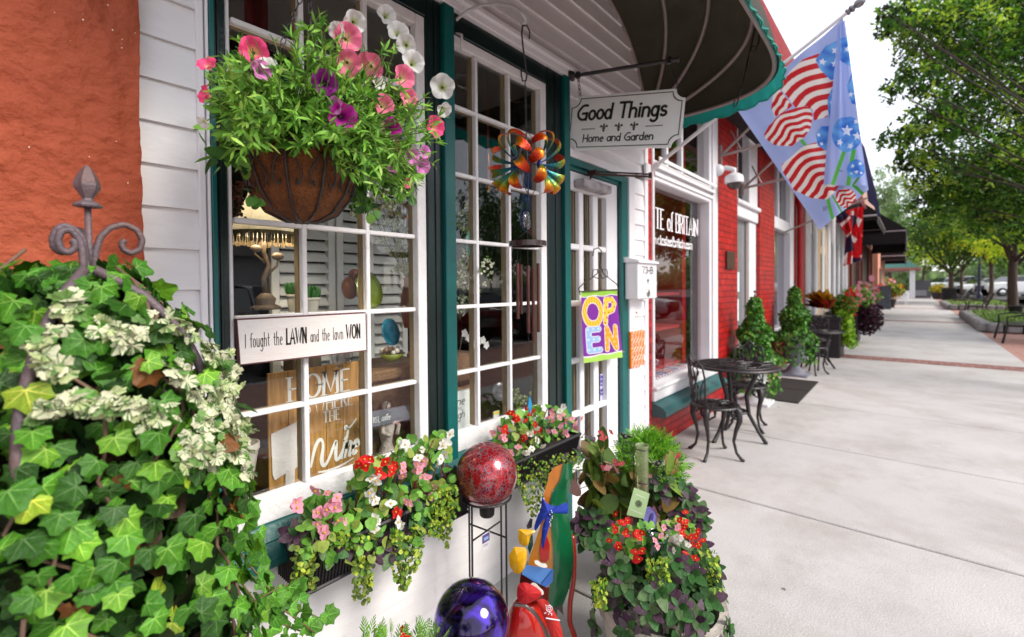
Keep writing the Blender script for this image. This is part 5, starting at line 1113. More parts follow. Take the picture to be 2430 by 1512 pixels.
cs = thing('coffee_sign', 'small grey sign reading BUT FIRST, coffee in script lettering', 'sign', onY(930, 990, 1.615)); q = MB(); cp = iY(((862, 1018), (977, 995), (962, 963), (866, 980)), 1.615); q.plate(cp, (0, 1, 0), .008); q.build('board', mat('grey_board', (.13, .13, .16), .6, var=.15), cs)
q = MB(); uu = cp[1]-cp[0]; Lc = np.linalg.norm(uu); uu /= Lc; h = .022; s1_ = text(q, 'BUT FIRST,', cp[0]+uu*.004+[0, -.001, .016], uu, (0, 0, 1), h, .13, .52, .05, nrm=(0, -1, 0), c=(.75, .75, .78), serif=True); text(q, 'coffee', cp[0]+uu*(s1_+.010)+[0, -.001, .018], uu, (0, 0, 1), h*1.1, .13, .62, .0, slant=.3, nrm=(0, -1, 0), c=(.75, .75, .78)); q.build('lettering', M_vc, cs)
# red curtain & dried flowers in the dark top
q = MB(); x0c, x1c = onY(575, 60, 1.9)[0], onY(640, 60, 1.9)[0]; P = np.array([[(x, 1.9+.02*math.sin(x*90), z) for z in (1.95, 3.0)] for x in np.linspace(x0c, x1c, 50)]); q.grid(P); tag(q.build('red_curtain', mat('dark_red_cloth', (.12, .004, .01), .8), None, smooth=True), 'dark red cloth hanging in the top left window panes', 'curtain')
q = MB(); c = onY(565, 450, 1.66)
for k in range(90): p = c+[rng.normal(0, .008), rng.normal(0, .006), rng.uniform(-.09, .03)]; q.ball(p, .005, 6, 4)
tag(q.build('dried_chillies', mat('dried_red', (.10, .02, .012), .6, var=.5), None, smooth=True), 'bunch of dark red dried pods hanging beside the lampshade', 'dried pods')
# --- second window
fm = thing('wine_print', 'framed print reading wine a little laugh a lot with wooden frame', 'picture', onY(1095, 980, 1.64)); f = iY(((1072, 1045), (1128, 1012), (1118, 912), (1072, 925)), 1.645)
xa, xb, za, zb3 = onY(1050, 1040, 1.645)[0], onY(1128, 1012, 1.645)[0], onY(1110, 1026, 1.645)[2], onY(1110, 915, 1.645)[2]
q = MB()
for a_, b_, c_2, d_2 in ((xa, xb, za, za+.012), (xa, xb, zb3-.012, zb3), (xa, xa+.012, za+.0125, zb3-.0125), (xb-.012, xb, za+.0125, zb3-.0125)): q.bbox(a_, b_, 1.64, 1.66, c_2, d_2, .002)
q.build('frame', mat('oak_frame', (.25, .13, .06), .5, var=.2), fm); q = MB(); q.box(xa+.012, xb-.012, 1.652, 1.656, za+.012, zb3-.012); q.build('print', M_board, fm)
q = MB(); Wf = xb-xa; Hf = zb3-za
for s, fx, fz, h, sx, sl_2 in (('wine', .22, .62, .040, .95, .2), ('A LITTLE', .32, .52, .012, .9, 0), ('laugh', .22, .34, .036, .85, .25), ('A LOT', .36, .24, .012, .9, 0)): text(q, s, (xa+Wf*fx, 1.6515, za+Hf*fz), (1, 0, 0), (0, 0, 1), h, .09, sx*Wf/.17, .04, slant=sl_2, nrm=(0, -1, 0), th=.0005)
q.build('lettering', M_ink, fm)
q = MB(); q.lathe([(0, .01), (.018, .004), (.026, .012), (.045, .004), (.055, 0), (.045, -.004), (.03, .0), (0, .002)], onY(1187, 930, 1.66), 26, ax=(-.3, -1, .1)); tag(q.build('glass_disc', mat('smoky_glass', (.05, .05, .06), .05, coat=1), None, smooth=True), 'dark swirled glass disc at the bottom of the right window', 'suncatcher', 'glass suncatchers')
q = MB(); q.lathe([(0, .01), (.02, .004), (.03, .01), (.045, 0), (.03, -.003), (0, .002)], onY(1098, 195, 1.63), 22, ax=(-.5, -1, .1)); tag(q.build('glass_disc', M_lens, None, smooth=True), 'clear glass disc high in the top left pane of the right window', 'suncatcher', 'glass suncatchers')
q = MB(); c = onY(1112, 577, 1.60); q.plate([c+np.array(p) for p in ((0, 0, .060), (.016, 0, .03), (.020, 0, 0), (.013, 0, -.035), (0, 0, -.06), (-.013, 0, -.035), (-.020, 0, 0), (-.016, 0, .03))], (.3, -1, 0), .003); tag(q.build('leaf_ornament', mat('jade_glass', (.15, .42, .36), .25, trans=.3), None), 'pale jade glass leaf hanging in the right window', 'ornament')
kk = 0
for (px, y0, y1) in ((1120, 270, 462), (1158, 285, 455)):
    q = MB(); t0, t1 = onY(px, y0, 1.68), onY(px, y1, 1.68); t1[0] = t0[0]; q.tube([t0, t1], .0065, 10); q.tube([t0, t0+[0, 0, .25]], .0008, 4); tag(q.build('copper_tube', mat('bright_copper', (.75, .25, .10), .25, metal=1), None, smooth=True), ['bright copper chime tube hanging inside, nearer the teal post', 'bright copper chime tube hanging inside, nearer the spinner'][kk], 'chime tube', 'copper tubes inside the right window'); kk += 1
def sprigs(name, label, cat, base, n, L0, sway, lc, ls, parent=None):
    q = MB(); pts = []
    for k in range(n):
        p = np.array(base, float); d = np.array([rng.normal(sway[0], .3), rng.normal(sway[1], .15), 1.0]); P = [p]
        for i in range(6): d = fr_(d+rng.normal(0, .2, 3)); p = p+d*L0/6; P.append(p); pts += [p+rng.normal(0, .01, 3) for _ in range(5)]
        q.tube(P, np.linspace(.002, .0008, 7), 4)
    t = thing(name, label, cat, base); q.build('stems', mat('green_twig', (.05, .06, .02), .7), t); pts = np.array(pts); m = len(pts); A, B, N = frames(rng.normal(0, 1, (m, 3)), (0, -1, .3)); q = MB(); q.inst(ROUND[0], ROUND[1], pts, A, B, N, rng.uniform(ls*.7, ls*1.2, m), cols(m, lc)); q.build('leaves_and_blossoms', M_leaf, t)
sprigs('artificial_plant', 'spray of pale green and white silk blossoms inside the right window', 'silk flowers', onY(1090, 760, 1.68), 12, .34, (.15, -.05), [(.55, .6, .4), (.10, .2, .04), (.7, .7, .6)], .016)
sprigs('hanging_greenery', 'small silk blossom spray high in the right window', 'silk flowers', onY(1105, 560, 1.70), 4, .16, (.1, -.05), [(.55, .6, .3), (.15, .25, .05)], .014)
sprigs('spiky_fern', 'feathery green plant low in the right window by the smoky disc', 'plant', onY(1225, 985, 1.68), 10, .14, (.1, 0), [(.18, .25, .05), (.3, .35, .1)], .014)
q = MB(); c = onY(1108, 800, 1.64)
for k in range(7):
    pc = c+np.array([.02*k-.02, -.005*k, .02*math.cos(k*1.3)-.008*k]); 
    for j in range(5): a = 2*math.pi*j/5+k; d = np.array([math.cos(a), -.3, math.sin(a)]); A, B, N = frames(d[None], (0, -1, 0), 0); q.inst(ROUND[0], ROUND[1], pc[None], A, B, N, [.022], [(.75, .75, .74)])
orc = thing('orchid', 'white orchid spray above the woven chest in the right window', 'orchid', c); q.build('blossoms', M_petal, orc); q = MB(); q.tube([c+[-.03, 0, .01], c+[.0, 0, .012], c+[.1, -.02, -.04]], .002, 5); q.tube([c+[-.03, 0, .01], c+[-.04, .02, -.10]], .002, 5); q.build('stem', M_bran, orc)
q = MB(); c = onY(1085, 845, 1.66); q.bbox(xw(1074), c[0]+.10, 1.66, 1.9, c[2]-.13, c[2]+.012, .008); tag(q.build('wicker_basket', M_wick, None), 'brown woven basket behind the wine print', 'basket')
q = MB(); c = onY(1178, 985, 1.62); q.box(c[0]-.022, c[0]+.022, 1.62, 1.625, c[2]-.045, c[2]+.02, (.75, .75, .72)); q.box(c[0]-.021, c[0]+.021, 1.618, 1.6195, c[2]-.044, c[2]-.02, (.02, .2, .5)); q.box(c[0]-.021, c[0]+.021, 1.618, 1.6195, c[2]+.005, c[2]+.018, (.8, .65, .05)); tag(q.build('care_card', M_vc, None), 'yellow white and blue card leaning at the window bottom', 'card')
# ================================================================ flower templates
def petunia(c_edge, c_throat, name):
    n, rings = 30, 7; V = []; cl = []
    for i in range(rings+1):
        t = i/rings
        for k in range(n):
            a = 2*math.pi*k/n; lob = abs(math.cos(2.5*a)); r = .10+.9*t**1.1*(1-.13*(1-lob)*t*t); z = -.75*(1-t)**1.6-.10*t*t*math.cos(5*a)+.05*t*math.sin(10*a)-.05*t*t
            V.append((r*math.cos(a)*.5, r*math.sin(a)*.5, z*.55))
    F = [(i*n+k, i*n+(k+1) % n, (i+1)*n+(k+1) % n, (i+1)*n+k) for i in range(rings) for k in range(n)]
    C = []
    for i in range(rings):
        t = (i+.5)/rings
        for k in range(n):
            a = 2*math.pi*(k+.5)/n; v = .88 if abs(math.cos(2.5*a)) > .93 else 1
            m = min(1, t*2.4)**1.5; C.append((np.array(c_throat)*(1-m)+np.array(c_edge)*m)*v)
    q = MB(); q.add(V, F, np.array(C)); q.tube([(0, 0, -.40), (0, 0, -.75)], [.06, .03], 6, c=(.12, .22, .03))
    return q
def begonia(c, name):
    q = MB(); TV, TF = ROUND
    for j in range(4):
        a = math.pi/2*j+.2; d = np.array([math.cos(a), math.sin(a), .15]); A, B, N = frames(d[None], (0, 0, 1), 0); q.inst(TV, TF, np.zeros((1, 3)), A, B, N, [.55 if j % 2 else .42], [np.array(c)*(1 if j % 2 else .9)])
    q.ball((0, 0, .08), .10, 7, 5, (.75, .50, .05)); return q
PINK, HOT, WHI, REDF = (.85, .36, .48), (.72, .05, .30), (.84, .84, .80), (.72, .008, .008)
CORAL = (.85, .12, .18)
def _protect(mb, nm, sc_=1.0):
    o = mb.build(nm, M_petal, None, smooth=(nm == 'petunia')); return o
def place_flower(proto, parent, pos, nrm, size, spin=0.0, first={}):
    """proto: mesh; a new object carrying it as a child of parent"""
    z = fr_(np.array(nrm, float)); a = np.array([0, 0, 1.0]) if abs(z[2]) < .9 else np.array([1.0, 0, 0]); x = fr_(np.cross(a, z)); y = np.cross(z, x)
    x2 = x*math.cos(spin)+y*math.sin(spin); y2 = -x*math.sin(spin)+y*math.cos(spin)
    o = bpy.data.objects.new(proto[1], proto[0]); COL.objects.link(o); o.parent = parent; o.matrix_parent_inverse = Matrix.Translation(-parent.location)
    s = size
    o.matrix_basis = Matrix(((x2[0]*s, y2[0]*s, z[0]*s, pos[0]), (x2[1]*s, y2[1]*s, z[1]*s, pos[1]), (x2[2]*s, y2[2]*s, z[2]*s, pos[2]), (0, 0, 0, 1)))
    return o
def mesh_of(mb, nm, smooth=False):
    o = mb.build(nm, M_petal, None, smooth=smooth); me = o.data; bpy.data.objects.remove(o); return (me, nm)
PT = {k: mesh_of(petunia(*v, 'petunia'), 'petunia', True) for k, v in dict(pink=((.90, .07, .24), (.85, .6, .3)), rose=((.93, .20, .36), (.85, .7, .4)), mag=((.72, .02, .50), (.18, .0, .16)), pur=((.30, .008, .27), (.04, .0, .05)), whi=((.84, .84, .83), (.55, .62, .25)), lil=((.78, .25, .62), (.4, .1, .4))).items()}
BG_ = {k: mesh_of(begonia(c, k), 'begonia_flower') for k, c in dict(p=PINK, h=HOT, w=WHI, r=REDF, c=CORAL).items()}

# ================================================================ ivy on an iron obelisk, front left
AX = np.array([.115, 1.08])
def ivr(z): return float(np.interp(z, [.0, .3, .6, .8, 1.0, 1.2, 1.33, 1.42, 1.5, 1.56], [.38, .36, .31, .27, .25, .225, .20, .155, .07, .02]))
def on_shell(px, py, k=1.0):
    d = ray(px, py); best = None
    for t in np.linspace(.4, 1.8, 141):
        p = CAM+d*t
        if math.hypot(p[0]-AX[0], p[1]-AX[1]) < ivr(p[2])*k: return p
    # nearest approach
    ts = np.linspace(.4, 1.8, 141); P = CAM+ts[:, None]*d; r = np.hypot(P[:, 0]-AX[0], P[:, 1]-AX[1])-np.array([ivr(z) for z in P[:, 2]])*k; return P[np.argmin(r)]
ivy = thing('ivy_topiary', 'large leafy green ivy covering an iron obelisk trellis by the stucco wall', 'ivy plant', (AX[0], AX[1], 0))
n = 3100; z = .25+1.25*rng.uniform(0, 1, n)**.85; th = rng.uniform(0, 2*math.pi, n); rr = np.array([ivr(a) for a in z])*rng.choice([1.0, .88, .7, .5], n, p=[.36, .30, .20, .14])*(1+rng.normal(0, .05, n))
keep = rng.uniform(0, 1, n) < np.where(z > 1.25, .75, 1); z, th, rr = z[keep], th[keep], rr[keep]; n = len(z)
P = np.stack([AX[0]+rr*np.cos(th), AX[1]+rr*np.sin(th), z], 1); O = np.stack([np.cos(th), np.sin(th), np.full(n, .35)], 1)
P2 = P[P[:, 1] < 1.47]; O = O[P[:, 1] < 1.47]; rr_ = rr[P[:, 1] < 1.47]; P = P2; n = len(P)
D = np.stack([O[:, 0]*.35, O[:, 1]*.35, np.full(n, -1.0)], 1)+rng.normal(0, .55, (n, 3))
A, B, N = frames(D, O*1.6, .38)
TV, TF, kind = IVY; base = cols(n, [(.045, .175, .010), (.075, .25, .014), (.14, .35, .022), (.022, .085, .007), (.30, .46, .03)], [.32, .26, .13, .27, .02], .14)
C = np.where(kind[None, :, None] == 1, np.clip(base[:, None, :]*np.array([2.6, 1.75, 3.0])+.03, 0, 1), base[:, None, :]*(1+.12*np.sin(np.arange(len(kind))*2.1))[None, :, None])
br = rng.uniform(0, 1, n) < .018; C[br] = np.array([.20, .075, .02])
q = MB(); q.inst(TV, TF, P, A, B, N, rng.uniform(.030, .050, n)*np.clip(.62+.38*(P[:, 2]-.4)/.7, .6, 1), C); q.build('leaves', M_leaf, ivy)
q = MB()
for k in range(46):
    a = rng.uniform(0, 6.28); z0_ = rng.uniform(.3, 1.2); pts = []
    for i in range(9): zz_ = z0_+.04*i; r_ = ivr(zz_)*.86+.01*math.sin(i*1.3+k); a += rng.normal(0, .12); pts.append((AX[0]+r_*math.cos(a), AX[1]+r_*math.sin(a), zz_))
    q.tube(pts, .0028, 5)
q.build('stems', mat('ivy_stem', (.16, .09, .06), .8, var=.4, vscale=40), ivy, smooth=True)
# trailing shoots at the right
q = MB(); lp, ld_ = [], []
for tgt in (((560, 1300), (640, 1400), (700, 1440), (775, 1475)), ((570, 1380), (640, 1470), (720, 1500)), ((540, 1180), (590, 1250), (600, 1330)), ((600, 1430), (660, 1395), (700, 1385)), ((580, 1450), (650, 1430), (745, 1500))):
    P_ = [onD(x, y, 1.16+.05*i) for i, (x, y) in enumerate(tgt)]; q.tube(P_, .0022, 5)
    for a_, b_ in zip(P_[:-1], P_[1:]):
        for t in np.linspace(0, 1, 5): lp.append(a_+(b_-a_)*t+rng.normal(0, .008, 3)); ld_.append(rng.normal(0, .7, 3)+[.3, -.3, -.6])
q.build('trailing_stems', mat('shoot', (.14, .10, .04), .7), ivy, smooth=True); lp = np.array(lp); n = len(lp); A, B, N = frames(np.array(ld_), np.tile((-.3, -1, .5), (n, 1)), .4); base = cols(n, [(.06, .19, .02), (.1, .27, .03)])
C = np.where(kind[None, :, None] == 1, base[:, None, :]*2.0, base[:, None, :]); q = MB(); q.inst(TV, TF, lp, A, B, N, rng.uniform(.03, .055, n), C); q.build('trailing_leaves', M_leaf, ivy)
q = MB(); q.lathe([(.20, 0), (.30, .28), (.32, .28), (.32, .33), (.28, .33), (0, .30)], (AX[0], AX[1], 0), 30); q.build('pot', M_cream, ivy, smooth='auto')
q = MB(); q.lathe([(.03, .05), (.2, .3), (.17, .8), (.15, 1.2), (.08, 1.42), (0, 1.47)], (AX[0], AX[1], 0), 14); 
ico = mat('ivy_shadow_leaves', (.010, .022, .005), .9, var=.6, vscale=30, bump=1, bscale=40)
# dense small inner foliage instead of a solid core
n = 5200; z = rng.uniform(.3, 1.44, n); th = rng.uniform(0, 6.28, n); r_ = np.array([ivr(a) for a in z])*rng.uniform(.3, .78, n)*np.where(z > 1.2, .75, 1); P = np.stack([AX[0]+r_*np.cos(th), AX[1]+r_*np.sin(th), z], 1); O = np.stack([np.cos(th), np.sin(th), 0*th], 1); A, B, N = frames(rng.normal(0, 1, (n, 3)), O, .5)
q = MB(); q.inst(ROUND[0], ROUND[1], P, A, B, N, rng.uniform(.03, .055, n), cols(n, [(.012, .045, .005), (.02, .03, .008), (.04, .02, .008)], [.6, .25, .15])); q.build('inner_leaves', M_leaf, ivy)  # inner leaves coloured darker to stand for shade in the gaps
# variegated vine
var = thing('variegated_ivy', 'cream and green variegated ivy strands winding over the larger ivy', 'ivy plant', on_shell(300, 960))
vp = []
def strand(pts, per=1.0, w_=16):
    for a_, b_ in zip(pts[:-1], pts[1:]):
        L_ = math.hypot(b_[0]-a_[0], b_[1]-a_[1])
        for k in range(int(L_*per/7)+1): t = rng.uniform(); vp.append((a_[0]+(b_[0]-a_[0])*t+rng.normal(0, w_*.6), a_[1]+(b_[1]-a_[1])*t+rng.normal(0, w_*.55)))
strand([(85, 985), (130, 960), (230, 955), (300, 960), (380, 985), (400, 975)], 2.3, 15); strand([(150, 680), (165, 720), (160, 745)], 2.6, 13); strand([(225, 770), (250, 770), (300, 800), (330, 780)], 2.2, 16); strand([(100, 780), (95, 850), (110, 880), (160, 860)], 1.2, 14)
strand([(380, 760), (430, 770), (450, 790)], 1.6, 14); strand([(490, 820), (520, 850), (555, 880), (540, 900)], 2.6, 16); strand([(545, 905), (510, 950), (490, 1000), (470, 1050), (450, 1090)], 3.8, 24); strand([(540, 960), (570, 1010), (540, 1060), (500, 1080)], 3.0, 22); strand([(400, 860), (430, 890), (470, 930)], 1.5, 16); strand([(560, 1060), (575, 1100), (590, 1120)], 1.6, 10); strand([(330, 990), (380, 960)], 1.2, 12)
P = np.array([on_shell(x, y, 1.10) for x, y in vp]); n = len(P); O = P-np.array([AX[0], AX[1], 0]); O[:, 2] = .15; O = fr_(O); A, B, N = frames(rng.normal(0, .6, (n, 3))+[0, 0, -.6]+O*.3, O*1.5, .45)
base = cols(n, [(.66, .66, .46), (.50, .56, .28), (.16, .30, .08)], [.60, .25, .15], .1); C = np.repeat(base[:, None, :], len(kind), 1)*1.0; msk = rng.uniform(0, 1, (n, len(kind))) < .24; C[msk] = (.09, .20, .05)
q = MB(); q.inst(TV, TF, P, A, B, N, rng.uniform(.013, .027, n), C); q.build('leaves', M_leaf, var)
# iron obelisk
obe = thing('iron_obelisk', 'weathered iron obelisk trellis with acorn finial and scroll top inside the ivy', 'trellis', (AX[0], AX[1], 0)); OY = 1.08; T0 = onY(208, 600, OY); ox = T0[0]
s_ = np.linalg.norm(onY(208, 410, OY)-onY(208, 610, OY))/200
fp = onY(208, 488, OY); q = MB(); q.lathe([(r_*.68, h_*.68) for r_, h_ in ((0, 0), (.028, 0), (.030, .004), (.026, .010), (.013, .017), (.011, .022), (.016, .032), (.0265, .048), (.027, .058), (.022, .075), (.010, .098), (0, .108))], fp-[0, 0, .003], 6); fo = q.build('finial', M_rustmetal, obe, smooth='auto')
q = MB(); q.tube([fp, onY(212, 600, OY), onY(216, 660, OY)], .0048, 8); q.build('rod', M_rustmetal, obe, smooth=True)
def scr(pts, Y=OY, r=.0052): q = MB(); P_ = np.array(iY(pts, Y)); m = len(P_); t = np.linspace(0, m-1, 5*m); P2 = np.stack([np.interp(t, range(m), P_[:, i]) for i in range(3)], 1); P2 = np.vstack([P2[:1], (P2[:-2]+P2[1:-1]+P2[2:])/3, P2[-1:]]); q.tube(P2, r, 8); q.build('scroll', M_rustmetal, obe, smooth=True)
scr([(222, 660), (226, 600), (238, 562), (262, 540), (296, 532), (326, 546), (338, 570), (332, 592), (312, 601), (294, 594), (288, 578), (297, 570)])
scr([(206, 640), (203, 600), (196, 566), (178, 545), (152, 535), (134, 545), (125, 565), (128, 588), (146, 600), (160, 594)], OY-.03)
scr([(198, 640), (196, 600), (190, 570), (168, 545), (145, 548), (137, 570), (146, 594), (162, 600), (177, 590), (178, 575), (168, 570)], OY-.06)
scr([(208, 660), (212, 600), (206, 570), (190, 545), (165, 548)], OY+.04)
def leg(pts, k=.96):
    P_ = np.array([on_shell(x, y, k) for x, y in pts]); q = MB(); q.tube(P_, .0075, 8); q.build('leg', M_rustmetal, obe, smooth=True)
leg([(225, 640), (280, 668), (340, 700), (395, 750), (440, 800), (475, 870), (492, 930)]); leg([(200, 640), (150, 700), (95, 800), (65, 900), (45, 1000), (40, 1100), (60, 1220)])

# ================================================================ hanging basket of petunias
BY = 1.15; bc = onY(716, 372, BY); BR = np.linalg.norm(onY(852, 372, BY)-onY(580, 372, BY))/2*.93
hb = thing('hanging_basket', 'hanging coir basket overflowing with pink purple and white petunias', 'hanging basket', bc)
prof = [(0, -.172), (.045, -.170), (.085, -.15), (.118, -.105), (.138, -.05), (.146, 0), (.150, .008)]; k_ = BR/.146
M_coir = mat('coir', (.15, .048, .012), .95, var=.55, vscale=22, bump=1.2, bscale=120, dirt=(.04, .012, .006), dirt_amt=.7, dscale=9)
q = MB(); q.lathe([(r*k_*.97, h*k_) for r, h in prof], bc, 40)
V0 = q.V[0]; V0 += (np.array([noise.noise_vector(Vector(v*24)) for v in V0]))*.006; q.V[0] = V0; q.build('coir_liner', M_coir, hb, smooth=True)
q = MB(); rim_ = [bc+np.array([BR*1.03*math.cos(t), BR*1.03*math.sin(t), 0]) for t in np.linspace(0, 6.283, 40)[:-1]]; q.tube(rim_, .004, 6, closed=True, cap=False)
for k in range(10):
    a = 2*math.pi*k/10+.25; pts = [bc+np.array([(r*k_+.002)*math.cos(a), (r*k_+.002)*math.sin(a), h*k_]) for r, h in prof]; q.tube(pts, .0032, 6)
    for s__ in (1, -1):
        pts = []
        for t in np.linspace(0, 1, 16):
            aa = a+s__*(.05+.20*math.sin(t*math.pi*.75)); h = -.02-.10*t; r = float(np.interp(h, [p[1] for p in prof], [p[0] for p in prof]))
            if t > .6: aa = a+s__*(.20+.05*math.cos((t-.6)*14)); h = -.075-.025*math.sin((t-.6)*10)
            pts.append(bc+np.array([(r*k_+.004)*math.cos(aa), (r*k_+.004)*math.sin(aa), h*k_]))
        q.tube(pts, .0022, 5)
q.build('wire_frame', M_iron, hb, smooth=True)
q = MB(); hk = onY(728, -40, BY)
for a in (.5, 2.6, 4.7): chain(q, bc+np.array([BR*math.cos(a), BR*math.sin(a), 0]), hk+[0, 0, .0], .024, .0016, .005)
q.tube([hk, hk+[0, 0, .3]], .004, 6); q.build('chain', M_iron, hb)
def bask_pt(px, py, Y): return onY(px, py, Y)
# stems with narrow leaves
q = MB(); LP, LD, LS, SP, SD = [], [], [], [], []; stems = MB()
tg = []
BPOLY = [(500, 190), (520, 110), (600, 90), (690, 90), (760, 20), (860, 5), (930, 15), (980, 70), (1000, 150), (1060, 200), (1050, 300), (1020, 420), (960, 470), (860, 460), (850, 370), (700, 355), (560, 375), (500, 320), (470, 240)]
for k in range(1500):
    if len(tg) > 420: break
    a = rng.uniform(0, 2*math.pi); el = rng.uniform(-.25, 1.25); Lx = rng.uniform(.17, .29)*(1.0 if el > .9 else 1.0)
    d = np.array([math.cos(a)*math.cos(el), math.sin(a)*math.cos(el)*.85, math.sin(el)*.95]); p = bc+np.array([BR*.6*math.cos(a), BR*.6*math.sin(a), .0]); P_ = [p]
    for i in range(7): d = fr_(d+rng.normal(0, .12, 3)+[0, 0, -.07*(1-el)]); p = p+d*Lx/7; P_.append(p)
    if max(x[1] for x in P_) > 1.50: continue
    tx_, ty_ = prj(P_[-1])
    if not inpoly(np.array([tx_]), np.array([ty_]), BPOLY)[0]: continue
    stems.tube(P_, np.linspace(.0018, .0009, 8), 4)
    P_ = np.array(P_)
    for i in range(2, 8):
        for j in range(4): LP.append(P_[i]); LD.append(d*.7+rng.normal(0, .55, 3)); LS.append(rng.uniform(.022, .038)*(1 if i < 6 else .8))
    tg.append(P_[-1])
M_stem = mat('soft_stem', (.10, .17, .03), .7, var=.3)
stems.build('stems', M_stem, hb)
PLF = [(603, 118, 26), (828, 88, 27), (826, 150, 25), (876, 158, 26), (843, 52, 25), (798, 72, 20), (962, 182, 22), (912, 248, 21), (770, 195, 24), (816, 280, 28), (793, 250, 18), (928, 306, 23), (945, 72, 20), (963, 105, 20), (982, 145, 24), (972, 232, 18), (622, 165, 19), (978, 372, 17), (1005, 395, 16), (919, 33, 20), (900, 195, 16), (636, 148, 18)]
def clear_of(P_):
    k_2 = np.ones(len(P_), bool); d = P_-CAM; z_ = d@_f; x = PX0+FPX*(d@RT)/z_; y = PY0-FPX*(d@UP)/z_
    for (fx, fy, fr3) in PLF: k_2 &= ~((np.hypot(x-fx, y-fy) < fr3*1.2) & (P_[:, 1] < BY+.02))
    return k_2
LP = np.array(LP); kk2 = clear_of(LP); LP = LP[kk2]; LD = np.array(LD)[kk2]; LS = np.array(LS)[kk2]; n = len(LP); A, B, N = frames(np.array(LD), (0, -.5, 1), .5); q.inst(NARROW[0], NARROW[1], LP, A, B, N, LS, cols(n, [(.14, .34, .035), (.22, .47, .06), (.07, .20, .025), (.34, .55, .10)], [.4, .3, .18, .12]))
n = 330; a = rng.uniform(0, 6.28, n); el = rng.uniform(-.3, .9, n); R_b = rng.uniform(.10, .20, n); P = bc+np.stack([R_b*np.cos(a)*np.cos(el)+.0, R_b*np.sin(a)*np.cos(el), .01+R_b*np.sin(el)], 1); P = P[clear_of(P)]; n = len(P); O = fr_(P-bc); A, B, N = frames(O*.6+rng.normal(0, .5, (n, 3)), O+[0, 0, .8], .4)
q.inst(OVAL[0], OVAL[1], P, A, B, N, rng.uniform(.030, .055, n), cols(n, [(.12, .33, .035), (.19, .44, .06), (.05, .17, .025)])); q.build('leaves', M_leaf, hb)
# trailing succulent on the right edge and left edge
q = MB(); pts = []
for (x0_2, y0_2, x1_2, y1_2, nn, sg_) in ((850, 370, 880, 520, 60, 26), (870, 330, 960, 470, 90, 38), (545, 375, 590, 400, 16, 8), (610, 440, 600, 490, 14, 6), (840, 430, 860, 500, 40, 16), (900, 300, 980, 400, 60, 40)):
    for k in range(nn): t = rng.uniform(); pts.append(onY(x0_2+(x1_2-x0_2)*t+rng.normal(0, sg_*.5), y0_2+(y1_2-y0_2)*t+rng.normal(0, sg_*.4), BY+rng.uniform(-.05, .08)))
P = np.array(pts); n = len(P); A, B, N = frames(rng.normal(0, .6, (n, 3))+[0, 0, -.4], (0, -1, .5), .5); q.inst(ROUND[0], ROUND[1], P, A, B, N, rng.uniform(.016, .03, n), cols(n, [(.03, .10, .025), (.07, .20, .03), (.14, .30, .04)])); q.build('trailing_leaves', M_leaf, hb)
towards = lambda p: fr_(CAM-p)
PL = [('pink', 603, 118, 52, .95, (.0, .1)), ('rose', 828, 88, 54, 1.05, (.1, .2)), ('rose', 826, 150, 50, 1.0, (0, .1)), ('rose', 876, 158, 52, 1.02, (.1, 0)), ('whi', 843, 52, 50, 1.1, (.1, .1)), ('whi', 798, 72, 40, 1.1, (-.4, .2)), ('whi', 919, 33, 44, 1.1, (.3, .3)), ('whi', 945, 72, 50, 1.12, (.2, .3)), ('whi', 963, 105, 46, 1.1, (.5, .2)), ('whi', 982, 145, 52, 1.1, (.2, .2)), ('whi', 1050, 205, 56, 1.1, (.1, 0)), ('whi', 1055, 262, 36, 1.1, (.6, -.6)), ('pink', 489, 148, 38, 1.0, (-.4, .9)), ('pink', 480, 222, 36, 1.05, (-.9, .3)), ('whi', 480, 292, 30, 1.1, (-1, -.5)), ('lil', 622, 165, 40, 1.0, (.6, .5)), ('whi', 636, 148, 40, 1.05, (.2, .8)), ('pur', 770, 195, 50, 1.0, (.1, -.1)), ('lil', 793, 250, 36, 1.0, (-.5, .2)), ('mag', 816, 280, 56, .92, (.1, -.1)), ('mag', 928, 306, 46, .98, (.4, 0)), ('rose', 912, 248, 42, 1.02, (.4, .2)), ('rose', 962, 182, 46, 1.05, (.7, .1)), ('rose', 972, 232, 38, 1.1, (.8, .2)), ('pink', 1036, 300, 42, 1.05, (.8, 0)), ('lil', 978, 372, 34, 1.05, (.8, 0)), ('lil', 1005, 395, 32, 1.05, (.9, -.2)), ('lil', 932, 400, 24, 1.0, (.6, 0)), ('pink', 968, 435, 20, 1.1, (1, -.4)), ('pink', 950, 348, 20, 1.1, (.5, 0)), ('whi', 900, 195, 34, 1.12, (.6, .8)), ('lil', 1010, 360, 26, 1.1, (.9, .1))]
for kx_, x, y, d, dep, (tx_, tz_) in PL:
    Yf = BY+.03-.24*math.sqrt(max(.02, 1-((x-760)/320)**2-((y-260)/270)**2)); p = onY(x, y, Yf); nrm = towards(p)+RT*(tx_+rng.normal(0, .15))+UP*(tz_+rng.normal(0, .15)); D_ = (p-CAM)@_f
    place_flower(PT[kx_], hb, p, nrm, d/FPX*D_*(1.08 if kx_ == 'whi' else 1.28), rng.uniform(0, 1.2))

